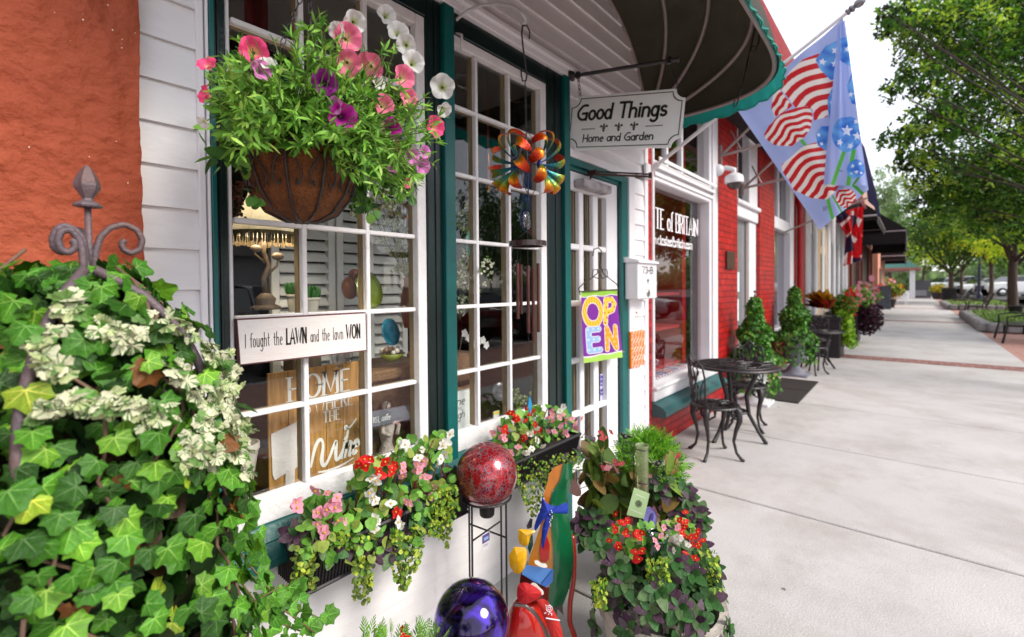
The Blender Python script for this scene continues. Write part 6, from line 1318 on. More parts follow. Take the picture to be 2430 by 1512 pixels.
# ================================================================ window boxes
M_plas = mat('black_plastic', (.012, .009, .012), .45, var=.3, bump=.1)
FERN_C = [(.05, .17, .02), (.085, .25, .03), (.03, .10, .015)]
def ajuga(pts, size, q, dark=.6):
    """rosettes of dark quilted leaves"""
    LP, LD, UPn, LS, LC = [], [], [], [], []
    for (p, nrm) in pts:
        m = rng.integers(9, 14); nrm = fr_(np.asarray(nrm, float)); a = np.array([0, 0, 1.0]) if abs(nrm[2]) < .9 else np.array([1.0, 0, 0]); x = fr_(np.cross(a, nrm)); y = np.cross(nrm, x)
        for j in range(m):
            t = 2.4*j; tilt = .5+.5*j/m; d = (x*math.cos(t)+y*math.sin(t))*tilt+nrm*(1.05-tilt)*.7; LP.append(p+d*.004); LD.append(d); UPn.append(nrm); LS.append(size*rng.uniform(.75, 1.1)*(.55+.5*j/m)); LC.append(((.065, .028, .052) if rng.uniform() < .6 else (.10, .068, .085)) if rng.uniform() < dark else ((.038, .12, .028) if rng.uniform() < .6 else (.10, .17, .065)))
    LC = np.array(LC)*(1+rng.normal(0, .15, (len(LC), 1))); A, B, N = frames(np.array(LD), np.array(UPn)*1.5, .2); q.inst(OVAL[0], OVAL[1], np.array(LP), A, B, N, LS, np.clip(LC, 0, 1))
def leafcloud(q, pts, size, clr, up=(0, -.6, 1), tpl=ROUND, spin=.5, wts=None):
    P = np.asarray(pts); n = len(P); A, B, N = frames(rng.normal(0, .8, (n, 3))+[0, -.3, .1], up, spin); q.inst(tpl[0], tpl[1], P-A*size*.4, A, B, N, rng.uniform(size*.7, size*1.15, n), cols(n, clr, wts))
def px_cloud(polys, n, Yr, jit=0):
    """n points inside a plan polygon, depth plane range Yr"""
    poly = np.array(polys, float); lo, hi = poly.min(0), poly.max(0); out = []
    while len(out) < n:
        p = rng.uniform(lo, hi)
        if inpoly(np.array([p[0]]), np.array([p[1]]), polys)[0]: out.append(onY(p[0], p[1], rng.uniform(*Yr)))
    return np.array(out)
BLEAF = [(.13, .34, .04), (.21, .45, .07), (.07, .21, .03), (.28, .36, .07)]
def blooms(parent, specs, Yr, size):
    for kx_, x, y, nn in specs:
        for j in range(nn):
            p = onY(x+rng.normal(0, 8.0), y+rng.normal(0, 9.0), rng.uniform(*Yr)); place_flower(BG_[kx_], parent, p, towards(p)+rng.normal(0, .5, 3), size*rng.uniform(.85, 1.25), rng.uniform(0, 6))
def stems_to(q, pts, base_z, Yb):
    for p in pts: b = np.array([p[0]+rng.normal(0, .02), Yb, base_z]); q.tube([b, (b+p)/2+rng.normal(0, .008, 3), p], [.0035, .0028, .002], 5)
w1b = thing('window_box', 'black ribbed window box of red white and pink begonias under the left window', 'window box', onY(900, 1330, 1.42))
bx0, bx1 = .63, 1.30; zt1 = .665; q = MB()
V = []
for x in (bx0, bx1): V += [(x, 1.34, zt1), (x, 1.375, zt1-.13), (x, 1.50, zt1-.13), (x, 1.53, zt1)]
q.add(V, [(0, 4, 5, 1), (1, 5, 6, 2), (2, 6, 7, 3), (0, 1, 2, 3), (4, 7, 6, 5)])
for k in range(60): x = bx0+(bx1-bx0)*k/59; q.tube([(x, 1.336, zt1-.005), (x, 1.371, zt1-.128)], .0035, 5)
for k in range(14): y = 1.35+.17*k/13; q.tube([(bx0-.003, y, zt1-.005), (bx0-.003, y+.01, zt1-.128)], .0035, 5)
q.tube([(bx0-.006, 1.333, zt1), (bx1+.005, 1.333, zt1)], .008, 6); q.tube([(bx0-.006, 1.37, zt1-.13), (bx1+.005, 1.37, zt1-.13)], .007, 6); q.tube([(bx0-.006, 1.333, zt1), (bx0-.006, 1.53, zt1)], .008, 6); q.build('trough', M_plas, w1b)
q = MB(); q.box(bx0+.01, bx1-.01, 1.36, 1.515, zt1-.03, zt1-.012); q.build('soil', M_soil, w1b)
q = MB(); pA = px_cloud([(830, 1105), (870, 1090), (930, 1080), (945, 1040), (1000, 1040), (1050, 1030), (1070, 1070), (1060, 1160), (1020, 1240), (960, 1290), (870, 1290), (820, 1230)], 330, (1.33, 1.5)); leafcloud(q, pA, .043, BLEAF, (0, -.9, .7)); pB = px_cloud([(725, 1190), (770, 1160), (820, 1190), (830, 1260), (780, 1300), (735, 1270)], 60, (1.33, 1.45)); leafcloud(q, pB, .048, BLEAF, (0, -.9, .7)); leafcloud(q, px_cloud([(700, 1260), (1080, 1130), (1090, 1190), (1000, 1290), (860, 1340), (730, 1350)], 110, (1.30, 1.36)), .036, BLEAF, (0, -.9, .5)); q.build('begonia_leaves', M_leaf, w1b)
q = MB(); stems_to(q, pA[::6], zt1-.02, 1.43); stems_to(q, pB[::6], zt1-.02, 1.42); q.build('stems', mat('red_stem', (.20, .05, .03), .6), w1b)
q = MB(); q_ = [(onY(x, y, Y), (rng.normal(0, .3), -.8, .6)) for x, y, Y in ((705, 1270, 1.36), (735, 1250, 1.4), (790, 1310, 1.33), (830, 1290, 1.34), (900, 1270, 1.36), (950, 1260, 1.35), (1000, 1240, 1.36), (1050, 1200, 1.38), (1085, 1160, 1.38), (1075, 1130, 1.42), (930, 1310, 1.33), (880, 1310, 1.34), (760, 1290, 1.34), (990, 1215, 1.34))]; ajuga(q_, .060, q); q.build('bugle_leaves', M_leaf, w1b)
q = MB(); GOLD = [(.26, .38, .03), (.15, .30, .03), (.42, .50, .05), (.08, .20, .03)]
for pl, nn in (([(1020, 1160), (1085, 1150), (1090, 1210), (1050, 1290), (1010, 1260)], 420), ([(930, 1260), (1010, 1240), (1000, 1330), (960, 1400), (930, 1370)], 420), ([(720, 1290), (760, 1300), (740, 1350), (715, 1380), (690, 1350)], 90), ([(840, 1320), (890, 1310), (880, 1400), (850, 1390)], 110), ([(770, 1260), (880, 1270), (870, 1310), (780, 1300)], 160)): leafcloud(q, px_cloud(pl, nn, (1.30, 1.36)), .014, GOLD, (0, -1, .6))
for (x, y0_2, y1_2) in ((700, 1300, 1440), (740, 1330, 1400), (845, 1330, 1420), (868, 1330, 1430), (955, 1340, 1400), (1060, 1230, 1300)): leafcloud(q, [onY(x+rng.normal(0, 5), rng.uniform(y0_2, y1_2), 1.315) for _ in range(34)], .018, [(.09, .15, .03), (.2, .25, .04)], (0, -1, .3))
q.build('golden_creeper', M_leaf, w1b)
blooms(w1b, [('r', 865, 1100, 3), ('r', 925, 1108, 5), ('r', 888, 1115, 4), ('r', 960, 1080, 0), ('w', 960, 1055, 4), ('w', 1055, 1045, 4), ('w', 888, 1140, 5), ('w', 885, 1175, 5), ('w', 940, 1195, 2), ('w', 888, 1235, 3), ('w', 935, 1230, 2), ('w', 1050, 1090, 4), ('w', 1000, 1075, 2), ('p', 1000, 1105, 5), ('p', 955, 1120, 3), ('p', 1010, 1140, 3), ('p', 970, 1180, 3), ('p', 1030, 1160, 2), ('p', 770, 1165, 2), ('p', 712, 1205, 3), ('p', 765, 1215, 4), ('p', 800, 1195, 4), ('p', 755, 1250, 3), ('p', 812, 1250, 2), ('r', 940, 1215, 2)], (1.29, 1.35), .033)
w2b = thing('window_box', 'window box of red and pale pink begonias under the right window', 'window box', onY(1330, 1150, 1.42)); b2 = [1.50, 2.10]
q = MB(); V = []
for x in b2: V += [(x, 1.34, zt1), (x, 1.375, zt1-.13), (x, 1.50, zt1-.13), (x, 1.53, zt1)]
q.add(V, [(0, 4, 5, 1), (1, 5, 6, 2), (2, 6, 7, 3), (0, 1, 2, 3), (4, 7, 6, 5)])
for k in range(70): x = b2[0]+(b2[1]-b2[0])*k/69; q.tube([(x, 1.336, zt1-.005), (x, 1.371, zt1-.128)], .0035, 5)
q.tube([(b2[0], 1.333, zt1), (b2[1], 1.333, zt1)], .008, 6); q.tube([(b2[0], 1.37, zt1-.13), (b2[1], 1.37, zt1-.13)], .007, 6); q.build('trough', M_plas, w2b)
q = MB(); q.box(b2[0]+.01, b2[1]-.01, 1.36, 1.515, zt1-.03, zt1-.012); q.build('soil', M_soil, w2b)
q = MB(); pA = px_cloud([(1165, 1030), (1200, 985), (1260, 965), (1320, 960), (1365, 1000), (1380, 1040), (1330, 1090), (1250, 1120), (1190, 1090)], 340, (1.36, 1.5)); leafcloud(q, pA, .040, BLEAF, (0, -.9, .7)); q.build('begonia_leaves', M_leaf, w2b); q = MB(); stems_to(q, pA[::6], zt1-.02, 1.43); q.build('stems', mat('red_stem2', (.20, .05, .03), .6), w2b)
q = MB(); leafcloud(q, px_cloud([(1200, 1100), (1300, 1080), (1380, 1070), (1380, 1110), (1300, 1150), (1290, 1230), (1260, 1230), (1230, 1160)], 900, (1.32, 1.42)), .014, GOLD, (0, -1, .6)); q.build('golden_creeper', M_leaf, w2b)
q = MB(); ajuga([(onY(x, y, 1.37), (rng.normal(0, .3), -.8, .7)) for x, y in ((1300, 1085), (1330, 1075), (1360, 1060), (1380, 1075), (1400, 1050), (1345, 1100), (1395, 1085), (1415, 1065), (1310, 1120), (1290, 1140), (1270, 1110), (1430, 1050))], .055, q, .7); q.build('bugle_leaves', M_leaf, w2b)
blooms(w2b, [('r', 1220, 985, 3), ('r', 1250, 990, 4), ('r', 1275, 1010, 3), ('r', 1205, 1012, 2), ('r', 1250, 1030, 2), ('p', 1300, 985, 4), ('p', 1325, 980, 4), ('p', 1350, 990, 3), ('p', 1375, 1010, 4), ('p', 1300, 1010, 3), ('p', 1330, 1015, 3), ('w', 1335, 965, 3), ('p', 1180, 1020, 3), ('p', 1200, 1040, 4), ('p', 1220, 1060, 3), ('w', 1260, 1050, 4), ('w', 1280, 1060, 2), ('w', 1235, 1070, 2), ('w', 1265, 1025, 2), ('p', 1350, 1030, 2)], (1.32, 1.38), .033)

# ================================================================ gazing balls and stands
M_redglass = bpy.data.materials.new('red_mosaic_glass'); M_redglass.use_nodes = True
def _rg():
    nt = M_redglass.node_tree; N = nt.nodes; L = nt.links; b = N['Principled BSDF']; tc = N.new('ShaderNodeTexCoord')
    v = N.new('ShaderNodeTexVoronoi'); v.feature = 'DISTANCE_TO_EDGE'; v.inputs['Scale'].default_value = 75; L.new(tc.outputs['Object'], v.inputs[0])
    v2 = N.new('ShaderNodeTexVoronoi'); v2.inputs['Scale'].default_value = 75; L.new(tc.outputs['Object'], v2.inputs[0])
    nz = N.new('ShaderNodeTexNoise'); nz.inputs['Scale'].default_value = 30; nz.inputs['Detail'].default_value = 6; L.new(tc.outputs['Object'], nz.inputs[0])
    m = N.new('ShaderNodeMath'); m.operation = 'MULTIPLY_ADD'; m.inputs[1].default_value = .34; m.inputs[2].default_value = -.11; L.new(nz.outputs[0], m.inputs[0])
    lt_ = N.new('ShaderNodeMath'); lt_.operation = 'LESS_THAN'; L.new(v.outputs[0], lt_.inputs[0]); L.new(m.outputs[0], lt_.inputs[1])
    cr = N.new('ShaderNodeValToRGB'); e = cr.color_ramp.elements; e[0].color = (.16, .0, .006, 1); e[1].color = (.50, .008, .018, 1); L.new(v2.outputs['Color'], cr.inputs[0])
    mx = N.new('ShaderNodeMix'); mx.data_type = 'RGBA'; mx.inputs[7].default_value = (.20, .13, .15, 1); L.new(lt_.outputs[0], mx.inputs[0]); L.new(cr.outputs[0], mx.inputs[6]); L.new(mx.outputs[2], b.inputs['Base Color'])
    b.inputs['Roughness'].default_value = .16; b.inputs['Metallic'].default_value = .45; b.inputs['Coat Weight'].default_value = .8; b.inputs['Coat Roughness'].default_value = .06
    bp = N.new('ShaderNodeBump'); bp.inputs['Strength'].default_value = .35; bp.inputs['Distance'].default_value = .002; L.new(v.outputs[0], bp.inputs['Height']); L.new(bp.outputs[0], b.inputs['Normal'])
_rg()
rc_ = onY(1155, 1124, 1.30); rD = (rc_-CAM)@_f; RR = 73/FPX*rD
gb = thing('red_gazing_ball', 'crackled red glass gazing ball on a tall black wire stand', 'gazing ball', rc_); q = MB(); q.ball((0, 0, 0), RR, 40, 24); o = q.build('ball', M_redglass, gb, smooth=True); o.matrix_parent_inverse = Matrix.Identity(4)
q = MB(); q.lathe([(.028, .0), (.032, -.015), (.030, -.05), (.026, -.055), (0, -.055)], rc_-[0, 0, RR*.93], 18); q.build('neck', M_plas, gb, smooth='auto')
gs = thing('ball_stand', 'tall black wire stand holding the red gazing ball', 'stand', (rc_[0], rc_[1], 0)); q = MB(); rz = rc_[2]-RR*.74; Rr = RR*.78
q.tube([(rc_[0]+Rr*math.cos(t), rc_[1]+Rr*math.sin(t), rz) for t in np.linspace(0, 6.283, 30)[:-1]], .0045, 6, closed=True, cap=False); q.build('ring', M_iron, gs, smooth=True)
cor = [np.array([rc_[0]+Rr*.98*math.cos(a), rc_[1]+Rr*.98*math.sin(a)]) for a in (.1, 1.67, 3.24, 4.81)]
for c_ in cor: q = MB(); q.tube([(*c_, rz), (*c_, 0)], .0042, 6); q.build('leg', M_iron, gs)
q = MB()
for z in (rz-.14, .12): q = MB(); q.tube([(*cor[0], z), (*cor[2], z+.0)], .0035, 6); q.tube([(*cor[1], z), (*cor[3], z)], .0035, 6); q.build('cross_brace', M_iron, gs)
cd = onD(1153, 1285, 1.80); q = MB(); q.box(cd[0]-.021, cd[0]+.021, cd[1]-.0005, cd[1]+.0005, cd[2]-.032, cd[2]+.032, (.72, .70, .74)); q.box(cd[0]-.020, cd[0]+.020, cd[1]-.001, cd[1]-.0006, cd[2]-.002, cd[2]+.030, (.10, .06, .22)); q.box(cd[0]-.012, cd[0]+.014, cd[1]-.0014, cd[1]-.0011, cd[2]+.006, cd[2]+.018, (.25, .4, .6))
text(q, 'Outdoor'.replace('O', 'O'), (cd[0]-.017, cd[1]-.0012, cd[2]-.016), (1, 0, 0), (0, 0, 1), .010, .1, .7, .03, slant=.2, nrm=(0, -1, 0), th=0, c=(.35, .3, .4)); q.tube([(cd[0], cd[1], cd[2]+.032), (cd[0]+.03, cd[1]+.0, rz-.14)], .0008, 4); tag(q.build('price_tag', M_vc, None), 'small white and violet price card tied under the red gazing ball', 'tag')
pc_ = onD(1118, 1474, 1.44); PR = 90/FPX*1.44
M_pur = bpy.data.materials.new('purple_glass'); M_pur.use_nodes = True
def _pg():
    nt = M_pur.node_tree; N = nt.nodes; L = nt.links; b = N['Principled BSDF']; tc = N.new('ShaderNodeTexCoord'); nz = N.new('ShaderNodeTexNoise'); nz.inputs['Scale'].default_value = 9; nz.inputs['Detail'].default_value = 7; nz.inputs['Distortion'].default_value = 1.8; L.new(tc.outputs['Object'], nz.inputs[0])
    cr = N.new('ShaderNodeValToRGB'); e = cr.color_ramp.elements; e[0].position = .42; e[0].color = (.010, .0, .045, 1); e[1].position = .66; e[1].color = (.10, .03, .65, 1); L.new(nz.outputs[0], cr.inputs[0]); L.new(cr.outputs[0], b.inputs['Base Color'])
    b.inputs['Metallic'].default_value = .85; b.inputs['Roughness'].default_value = .10; b.inputs['Coat Weight'].default_value = 1
    v = N.new('ShaderNodeTexVoronoi'); v.inputs['Scale'].default_value = 16; L.new(tc.outputs['Object'], v.inputs[0]); bp = N.new('ShaderNodeBump'); bp.inputs['Strength'].default_value = .5; bp.inputs['Distance'].default_value = .01; L.new(v.outputs['Distance'], bp.inputs['Height']); L.new(bp.outputs[0], b.inputs['Normal'])
_pg()
pg = thing('purple_gazing_ball', 'glossy deep purple gazing ball on a low black stand', 'gazing ball', pc_); q = MB(); q.ball((0, 0, 0), PR, 48, 28); o = q.build('ball', M_pur, pg, smooth=True); o.matrix_parent_inverse = Matrix.Identity(4)
ps = thing('low_stand', 'low black wire stand holding the purple gazing ball', 'stand', (pc_[0], pc_[1], 0)); q = MB(); rz = pc_[2]-PR*.8; q.tube([(pc_[0]+PR*.7*math.cos(t), pc_[1]+PR*.7*math.sin(t), rz) for t in np.linspace(0, 6.283, 26)[:-1]], .0045, 6, closed=True, cap=False); q.build('ring', M_iron, ps)
for a in (.3, 2.4, 4.5): q = MB(); q.tube([(pc_[0]+PR*.7*math.cos(a), pc_[1]+PR*.7*math.sin(a), rz), (pc_[0]+PR*.8*math.cos(a), pc_[1]+PR*.8*math.sin(a), 0)], .0045, 6); q.build('leg', M_iron, ps)
# ================================================================ foreground planters
M_pstone = mat('cast_stone', (.50, .45, .40), .8, var=.25, vscale=8, bump=.8, bscale=50, dirt=(.2, .16, .12), dirt_amt=.6, dscale=6)
def dD(p): return float((np.asarray(p)-CAM)@_f)
def dcloud(poly, n, Dr):
    poly_ = np.array(poly, float); lo, hi = poly_.min(0), poly_.max(0); out = []
    while len(out) < n:
        p = rng.uniform(lo, hi)
        if inpoly(np.array([p[0]]), np.array([p[1]]), poly)[0]: out.append(onD(p[0], p[1], rng.uniform(*Dr)))
    return np.array(out)
pa_ = thing('flower_planter', 'round stone planter with dark bugle leaves and red begonias at the pavement', 'planter', (1.63, .71, 0))
q = MB(); q.lathe([(.12, 0), (.16, .05), (.20, .15), (.215, .24), (.23, .26), (.23, .30), (.20, .30), (.18, .25), (0, .25)], (1.64, .70, 0), 36); q.build('pot', M_pstone, pa_, smooth='auto')
q = MB(); rs = []
mo = np.array([1.63, .71, .28])
for k in range(60):
    a = rng.uniform(0, 6.28); el = rng.uniform(-.35, 1.35); d = np.array([math.cos(a)*math.cos(el), math.sin(a)*math.cos(el), math.sin(el)]); rs.append((mo+d*np.array([.235, .235, .17])*rng.uniform(.85, 1.1), d+[0, 0, .25]))
for x, y, D in ((1430, 1300, 1.62), (1460, 1335, 1.58), (1480, 1380, 1.55), (1600, 1330, 1.55), (1640, 1360, 1.55), (1650, 1300, 1.62), (1680, 1420, 1.58), (1610, 1440, 1.5), (1560, 1400, 1.5), (1690, 1350, 1.65), (1650, 1470, 1.5), (1540, 1450, 1.48)): rs.append((onD(x, y, D), towards(onD(x, y, D))+[0, 0, .5]))
ajuga(rs, .062, q, .32); q.build('bugle_leaves', M_leaf, pa_)
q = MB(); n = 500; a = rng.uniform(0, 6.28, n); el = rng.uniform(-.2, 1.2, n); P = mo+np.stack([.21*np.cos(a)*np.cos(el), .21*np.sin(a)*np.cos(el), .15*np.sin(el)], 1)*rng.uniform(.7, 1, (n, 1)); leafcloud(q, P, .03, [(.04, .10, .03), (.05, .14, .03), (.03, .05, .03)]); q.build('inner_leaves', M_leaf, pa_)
q = MB(); leafcloud(q, np.vstack([dcloud([(1530, 1330), (1590, 1320), (1590, 1390), (1540, 1400)], 260, (1.50, 1.58)), dcloud([(1650, 1290), (1700, 1310), (1720, 1400), (1690, 1410)], 160, (1.55, 1.65)), dcloud([(1400, 1380), (1440, 1370), (1440, 1450), (1410, 1440)], 120, (1.5, 1.6))]), .014, GOLD, (0, -1, .6)); q.build('golden_creeper', M_leaf, pa_)
q = MB(); leafcloud(q, dcloud([(1560, 1240), (1640, 1230), (1660, 1290), (1600, 1330), (1450, 1320), (1440, 1240)], 120, (1.62, 1.72)), .034, BLEAF, (0, -.8, .8)); q.build('begonia_leaves', M_leaf, pa_)
def bloomsD(parent, specs, Dr, size):
    for kx_, x, y, nn in specs:
        for j in range(nn): p = onD(x+rng.normal(0, 9), y+rng.normal(0, 9), rng.uniform(*Dr)); place_flower(BG_[kx_], parent, p, towards(p)+rng.normal(0, .5, 3), size*rng.uniform(.85, 1.2), rng.uniform(0, 6))
bloomsD(pa_, [('r', 1615, 1245, 4), ('r', 1640, 1265, 4), ('r', 1655, 1285, 4), ('r', 1645, 1305, 4), ('r', 1470, 1260, 4), ('r', 1510, 1265, 5), ('r', 1505, 1300, 3), ('r', 1510, 1325, 3), ('w', 1610, 1280, 3), ('w', 1625, 1295, 2), ('p', 1590, 1255, 3), ('r', 1460, 1290, 3), ('r', 1480, 1240, 4), ('r', 1625, 1225, 4), ('p', 1560, 1300, 2), ('w', 1590, 1310, 2)], (1.53, 1.58), .023)
pb2 = thing('flower_planter', 'tall mixed planter of feathery cypress and bronze leaved begonias near the door', 'planter', (2.12, .98, 0))
q = MB(); q.lathe([(.14, 0), (.18, .1), (.22, .3), (.25, .34), (.25, .38), (.21, .38), (0, .34)], (2.15, .98, 0), 30); q.build('pot', M_pstone, pb2, smooth='auto')
# cypress: flat feathery sprays
def feather(q, P, O, size, clr, n_leaf=9):
    n = len(P); A, B, N = frames(O+rng.normal(0, .35, (n, 3)), rng.normal(0, 1, (n, 3)), .1)
    for j in range(n_leaf):
        t = j/(n_leaf-1); s_ = (j % 2)*2-1; pp = P+A*(size*t)[:, None]; dd = A*.8+B*s_*.75*(1-.7*t); a2, b2_, n2 = frames(dd, N, .1); q.inst(NARROW[0], NARROW[1], pp, a2, b2_, n2, size*(.62-.35*t), cols(n, clr))
cy = onD(1540, 1105, 2.15); n = 560; a = rng.uniform(0, 6.28, n); el = rng.uniform(-.6, 1.5, n); d = np.stack([np.cos(a)*np.cos(el), np.sin(a)*np.cos(el), np.sin(el)], 1); P = cy+d*np.array([.15, .15, .14])*rng.uniform(.45, 1.0, (n, 1))
q = MB(); feather(q, P, d+[0, 0, .3], rng.uniform(.035, .06, n), [(.14, .40, .02), (.22, .52, .035), (.07, .23, .02), (.34, .60, .06)]); q.build('cypress_sprays', M_leaf, pb2)
q = MB(); DBL = [(.14, .22, .03), (.20, .28, .04), (.07, .13, .02), (.22, .14, .04)]
P = np.vstack([dcloud([(1375, 1110), (1440, 1100), (1480, 1190), (1470, 1240), (1390, 1200)], 60, (2.0, 2.15)), dcloud([(1480, 1130), (1600, 1120), (1640, 1150), (1560, 1220), (1500, 1220)], 50, (2.0, 2.2)), dcloud([(1400, 1060), (1440, 1040), (1440, 1110), (1400, 1120)], 16, (2.1, 2.2))]); n = len(P); A, B, N = frames(rng.normal(0, .7, (n, 3))+[0, -.3, -.1], (0, -.8, .8), .5); q.inst(OVAL[0]*[1.1, 1, 1], OVAL[1], P, A, B, N, rng.uniform(.07, .115, n), cols(n, DBL)); q.build('begonia_leaves', M_leaf, pb2)
q = MB(); rs = []
for poly, nn in (([(1370, 1190), (1420, 1200), (1450, 1260), (1430, 1330), (1380, 1290)], 16), ([(1570, 1130), (1620, 1150), (1680, 1250), (1670, 1320), (1620, 1240), (1560, 1200)], 26)):
    for p in dcloud(poly, nn, (1.95, 2.1)): rs.append((p, towards(p)+[0, 0, .7]))
ajuga(rs, .066, q, .38); q.build('bugle_leaves', M_leaf, pb2)
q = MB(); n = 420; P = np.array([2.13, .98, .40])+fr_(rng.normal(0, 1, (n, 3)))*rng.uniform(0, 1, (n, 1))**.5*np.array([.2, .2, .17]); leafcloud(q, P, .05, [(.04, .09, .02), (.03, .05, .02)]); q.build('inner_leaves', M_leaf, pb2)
bloomsD(pb2, [('c', 1436, 1025, 3), ('p', 1455, 1105, 4), ('c', 1460, 1110, 3), ('c', 1608, 1075, 1), ('p', 1540, 1130, 2), ('c', 1530, 1150, 3), ('p', 1560, 1240, 4), ('p', 1555, 1220, 3), ('c', 1500, 1230, 2), ('r', 1450, 1240, 3), ('c', 1430, 1060, 1)], (1.95, 2.02), .030)
q = MB()
for (x, y, x2, y2) in ((1436, 1030, 1428, 1120), (1608, 1078, 1590, 1130)): q.tube([onD(x, y, 2.0), onD(x2, y2, 2.1)], .002, 5)
q.build('stems', M_stem, pb2)
# small plant at the very bottom beside the gazing ball
sp_ = thing('foreground_planter', 'tips of a cypress and red flower at the bottom edge under the window box', 'planter', onD(960, 1530, 1.35)); q = MB(); P = dcloud([(860, 1500), (1050, 1490), (1060, 1560), (860, 1560)], 70, (1.28, 1.4)); feather(q, P, np.tile((0, 0, 1.0), (70, 1)), rng.uniform(.03, .045, 70), [(.14, .36, .03), (.22, .46, .05)]); q.build('cypress_sprays', M_leaf, sp_)
bloomsD(sp_, [('r', 958, 1503, 4)], (1.26, 1.28), .02); pz_ = onD(960, 1600, 1.38); q = MB(); q.lathe([(.10, 0), (.13, pz_[2]*.9), (.14, max(.05, pz_[2])), (0, max(.05, pz_[2])-.01)], (pz_[0], pz_[1], 0), 20); q.build('pot', M_pstone, sp_)

# rain gauge with birds, green bottle, blue bird disc, tag
rg_ = thing('rain_gauge', 'glass tube rain gauge held in a black scroll stake with two little birds', 'rain gauge', onD(1523, 1250, 1.95)); gt, gb2 = onD(1523, 1055, 1.95), onD(1524, 1170, 1.95); rr_ = 15/FPX*1.95
q = MB(); H2 = gt[2]-gb2[2]; q.lathe([(rr_*.9, 0), (rr_, .004), (rr_, H2-.006), (rr_*1.12, H2), (rr_*.98, H2), (rr_*.9, H2-.006), (rr_*.88, .006), (0, .006)], gb2, 22); mt_ = mat('pale_green_glass', (.50, .55, .36), .08, coat=.6); _n = mt_.node_tree; _t = _n.nodes.new('ShaderNodeBsdfTransparent'); _t.inputs[0].default_value = (.86, .9, .75, 1); _m = _n.nodes.new('ShaderNodeMixShader'); _m.inputs[0].default_value = .30; _n.links.new(_t.outputs[0], _m.inputs[1]); _n.links.new(_n.nodes['Principled BSDF'].outputs[0], _m.inputs[2]); _n.links.new(_m.outputs[0], _n.nodes['Material Output'].inputs[0]); q.build('glass_tube', mt_, rg_, smooth=True)
q = MB()
for z in (H2*.93, H2*.25): q.tube([gb2+[rr_*1.15*math.cos(t), rr_*1.15*math.sin(t), z] for t in np.linspace(0, 6.283, 18)[:-1]], .002, 5, closed=True, cap=False)
dl = lambda pts: [onD(x, y, 1.95) for x, y in pts]
q.tube(dl([(1505, 1170), (1504, 1100), (1502, 1065), (1492, 1048), (1480, 1050), (1476, 1066), (1485, 1078), (1496, 1070)]), .0022, 5); q.tube(dl([(1535, 1250), (1545, 1230), (1550, 1180), (1549, 1130), (1556, 1112), (1570, 1108), (1579, 1120), (1572, 1134), (1560, 1128)]), .0022, 5); q.tube(dl([(1520, 1170), (1530, 1210), (1535, 1300), (1535, 1400)]), .003, 5); q.build('stake', M_iron, rg_)
for (x, y, s_) in ((1484, 1036, 1), (1562, 1100, -1)):
    c = onD(x, y, 1.95); q = MB(); q.ball(c, .011, 12, 8, ax=(1.5, .9, 1)); q.ball(c+RT*(-.012 if s_ > 0 else .010)+[0, 0, .010], .0075, 10, 8); q.tube([c+RT*(.012*s_)+[0, 0, .0], c+RT*(.032*s_)+[0, 0, -.002]], [.006, .002], 6); q.tube([c+RT*(-.018 if s_ > 0 else .016)+[0, 0, .011], c+RT*(-.026 if s_ > 0 else .024)+[0, 0, .012]], [.0025, .0005], 5); q.build('bird', M_iron, rg_, smooth=True)
q = MB(); tg_ = [onD(x, y, 1.86) for x, y in ((1505, 1157), (1542, 1172), (1528, 1232), (1487, 1222))]; q.plate(tg_, towards(tg_[0]), .0015, c=(.42, .58, .30)); cc = sum(tg_)/4; ux_ = fr_(tg_[1]-tg_[0]); uz_ = fr_(tg_[0]-tg_[3]); nn_ = towards(tg_[0])
for k in range(12):
    a = math.pi*2*k/12; c2 = cc+ux_*.006*math.cos(a)*1.3+uz_*.006*math.sin(a)*1.3+nn_*.002; q.tube([c2+(ux_*math.cos(t)+uz_*math.sin(t))*.0055 for t in np.linspace(0, 6.283, 12)[:-1]], .0005, 4, c=(.02, .02, .01), closed=True, cap=False)
for (h0, w_) in ((.030, .02), (-.034, .026)): q.box(0, 0, 0, 0, 0, 0, (.6, .7, .5)) if False else q.add([cc+ux_*a_+uz_*b_+nn_*.002 for a_, b_ in ((-w_, h0), (w_, h0), (w_, h0+.003), (-w_, h0+.003))], [(0, 1, 2, 3)], (.75, .8, .65))
q.tube([onD(1514, 1160, 1.86), onD(1512, 1130, 1.93)], .0008, 4, c=(.6, .5, .35)); tag(q.build('paper_tag', M_vc, None), 'pale green paper tag with a round knot emblem hanging on the rain gauge', 'tag')
bd_ = thing('bird_disc', 'round blue glass garden ornament with a dark bird silhouette', 'ornament', onD(1541, 1228, 1.92)); c = onD(1541, 1228, 1.92); t_ = towards(c)
q = MB(); q.lathe([(0, 0), (.037, 0), (.040, .003), (.036, .006), (.034, .003), (0, .002)], c, 28, ax=t_+RT*.8); q.build('disc', mat('iridescent_glass', (.18, .16, .42), .15, metal=.4, var=.4, vscale=25), bd_, smooth='auto')
q = MB(); bp_ = [(-.024, -.016), (-.008, -.004), (.006, .010), (.016, .014), (.022, .010), (.018, .004), (.014, -.006), (.002, -.014), (-.010, -.012)]; z_ = fr_(t_+RT*.8); x_ = fr_(np.cross([0, 0, 1], z_)); y_ = np.cross(z_, x_); q.plate([c+z_*.006+x_*a_+y_*b_ for a_, b_ in bp_], z_, .002); q.build('bird_silhouette', mat('navy_enamel', (.02, .02, .12), .3), bd_); q = MB(); q.tube([c-z_*.002+[0, 0, -.035], onD(1545, 1420, 1.95)], .0025, 6); q.build('stake', M_iron, bd_)
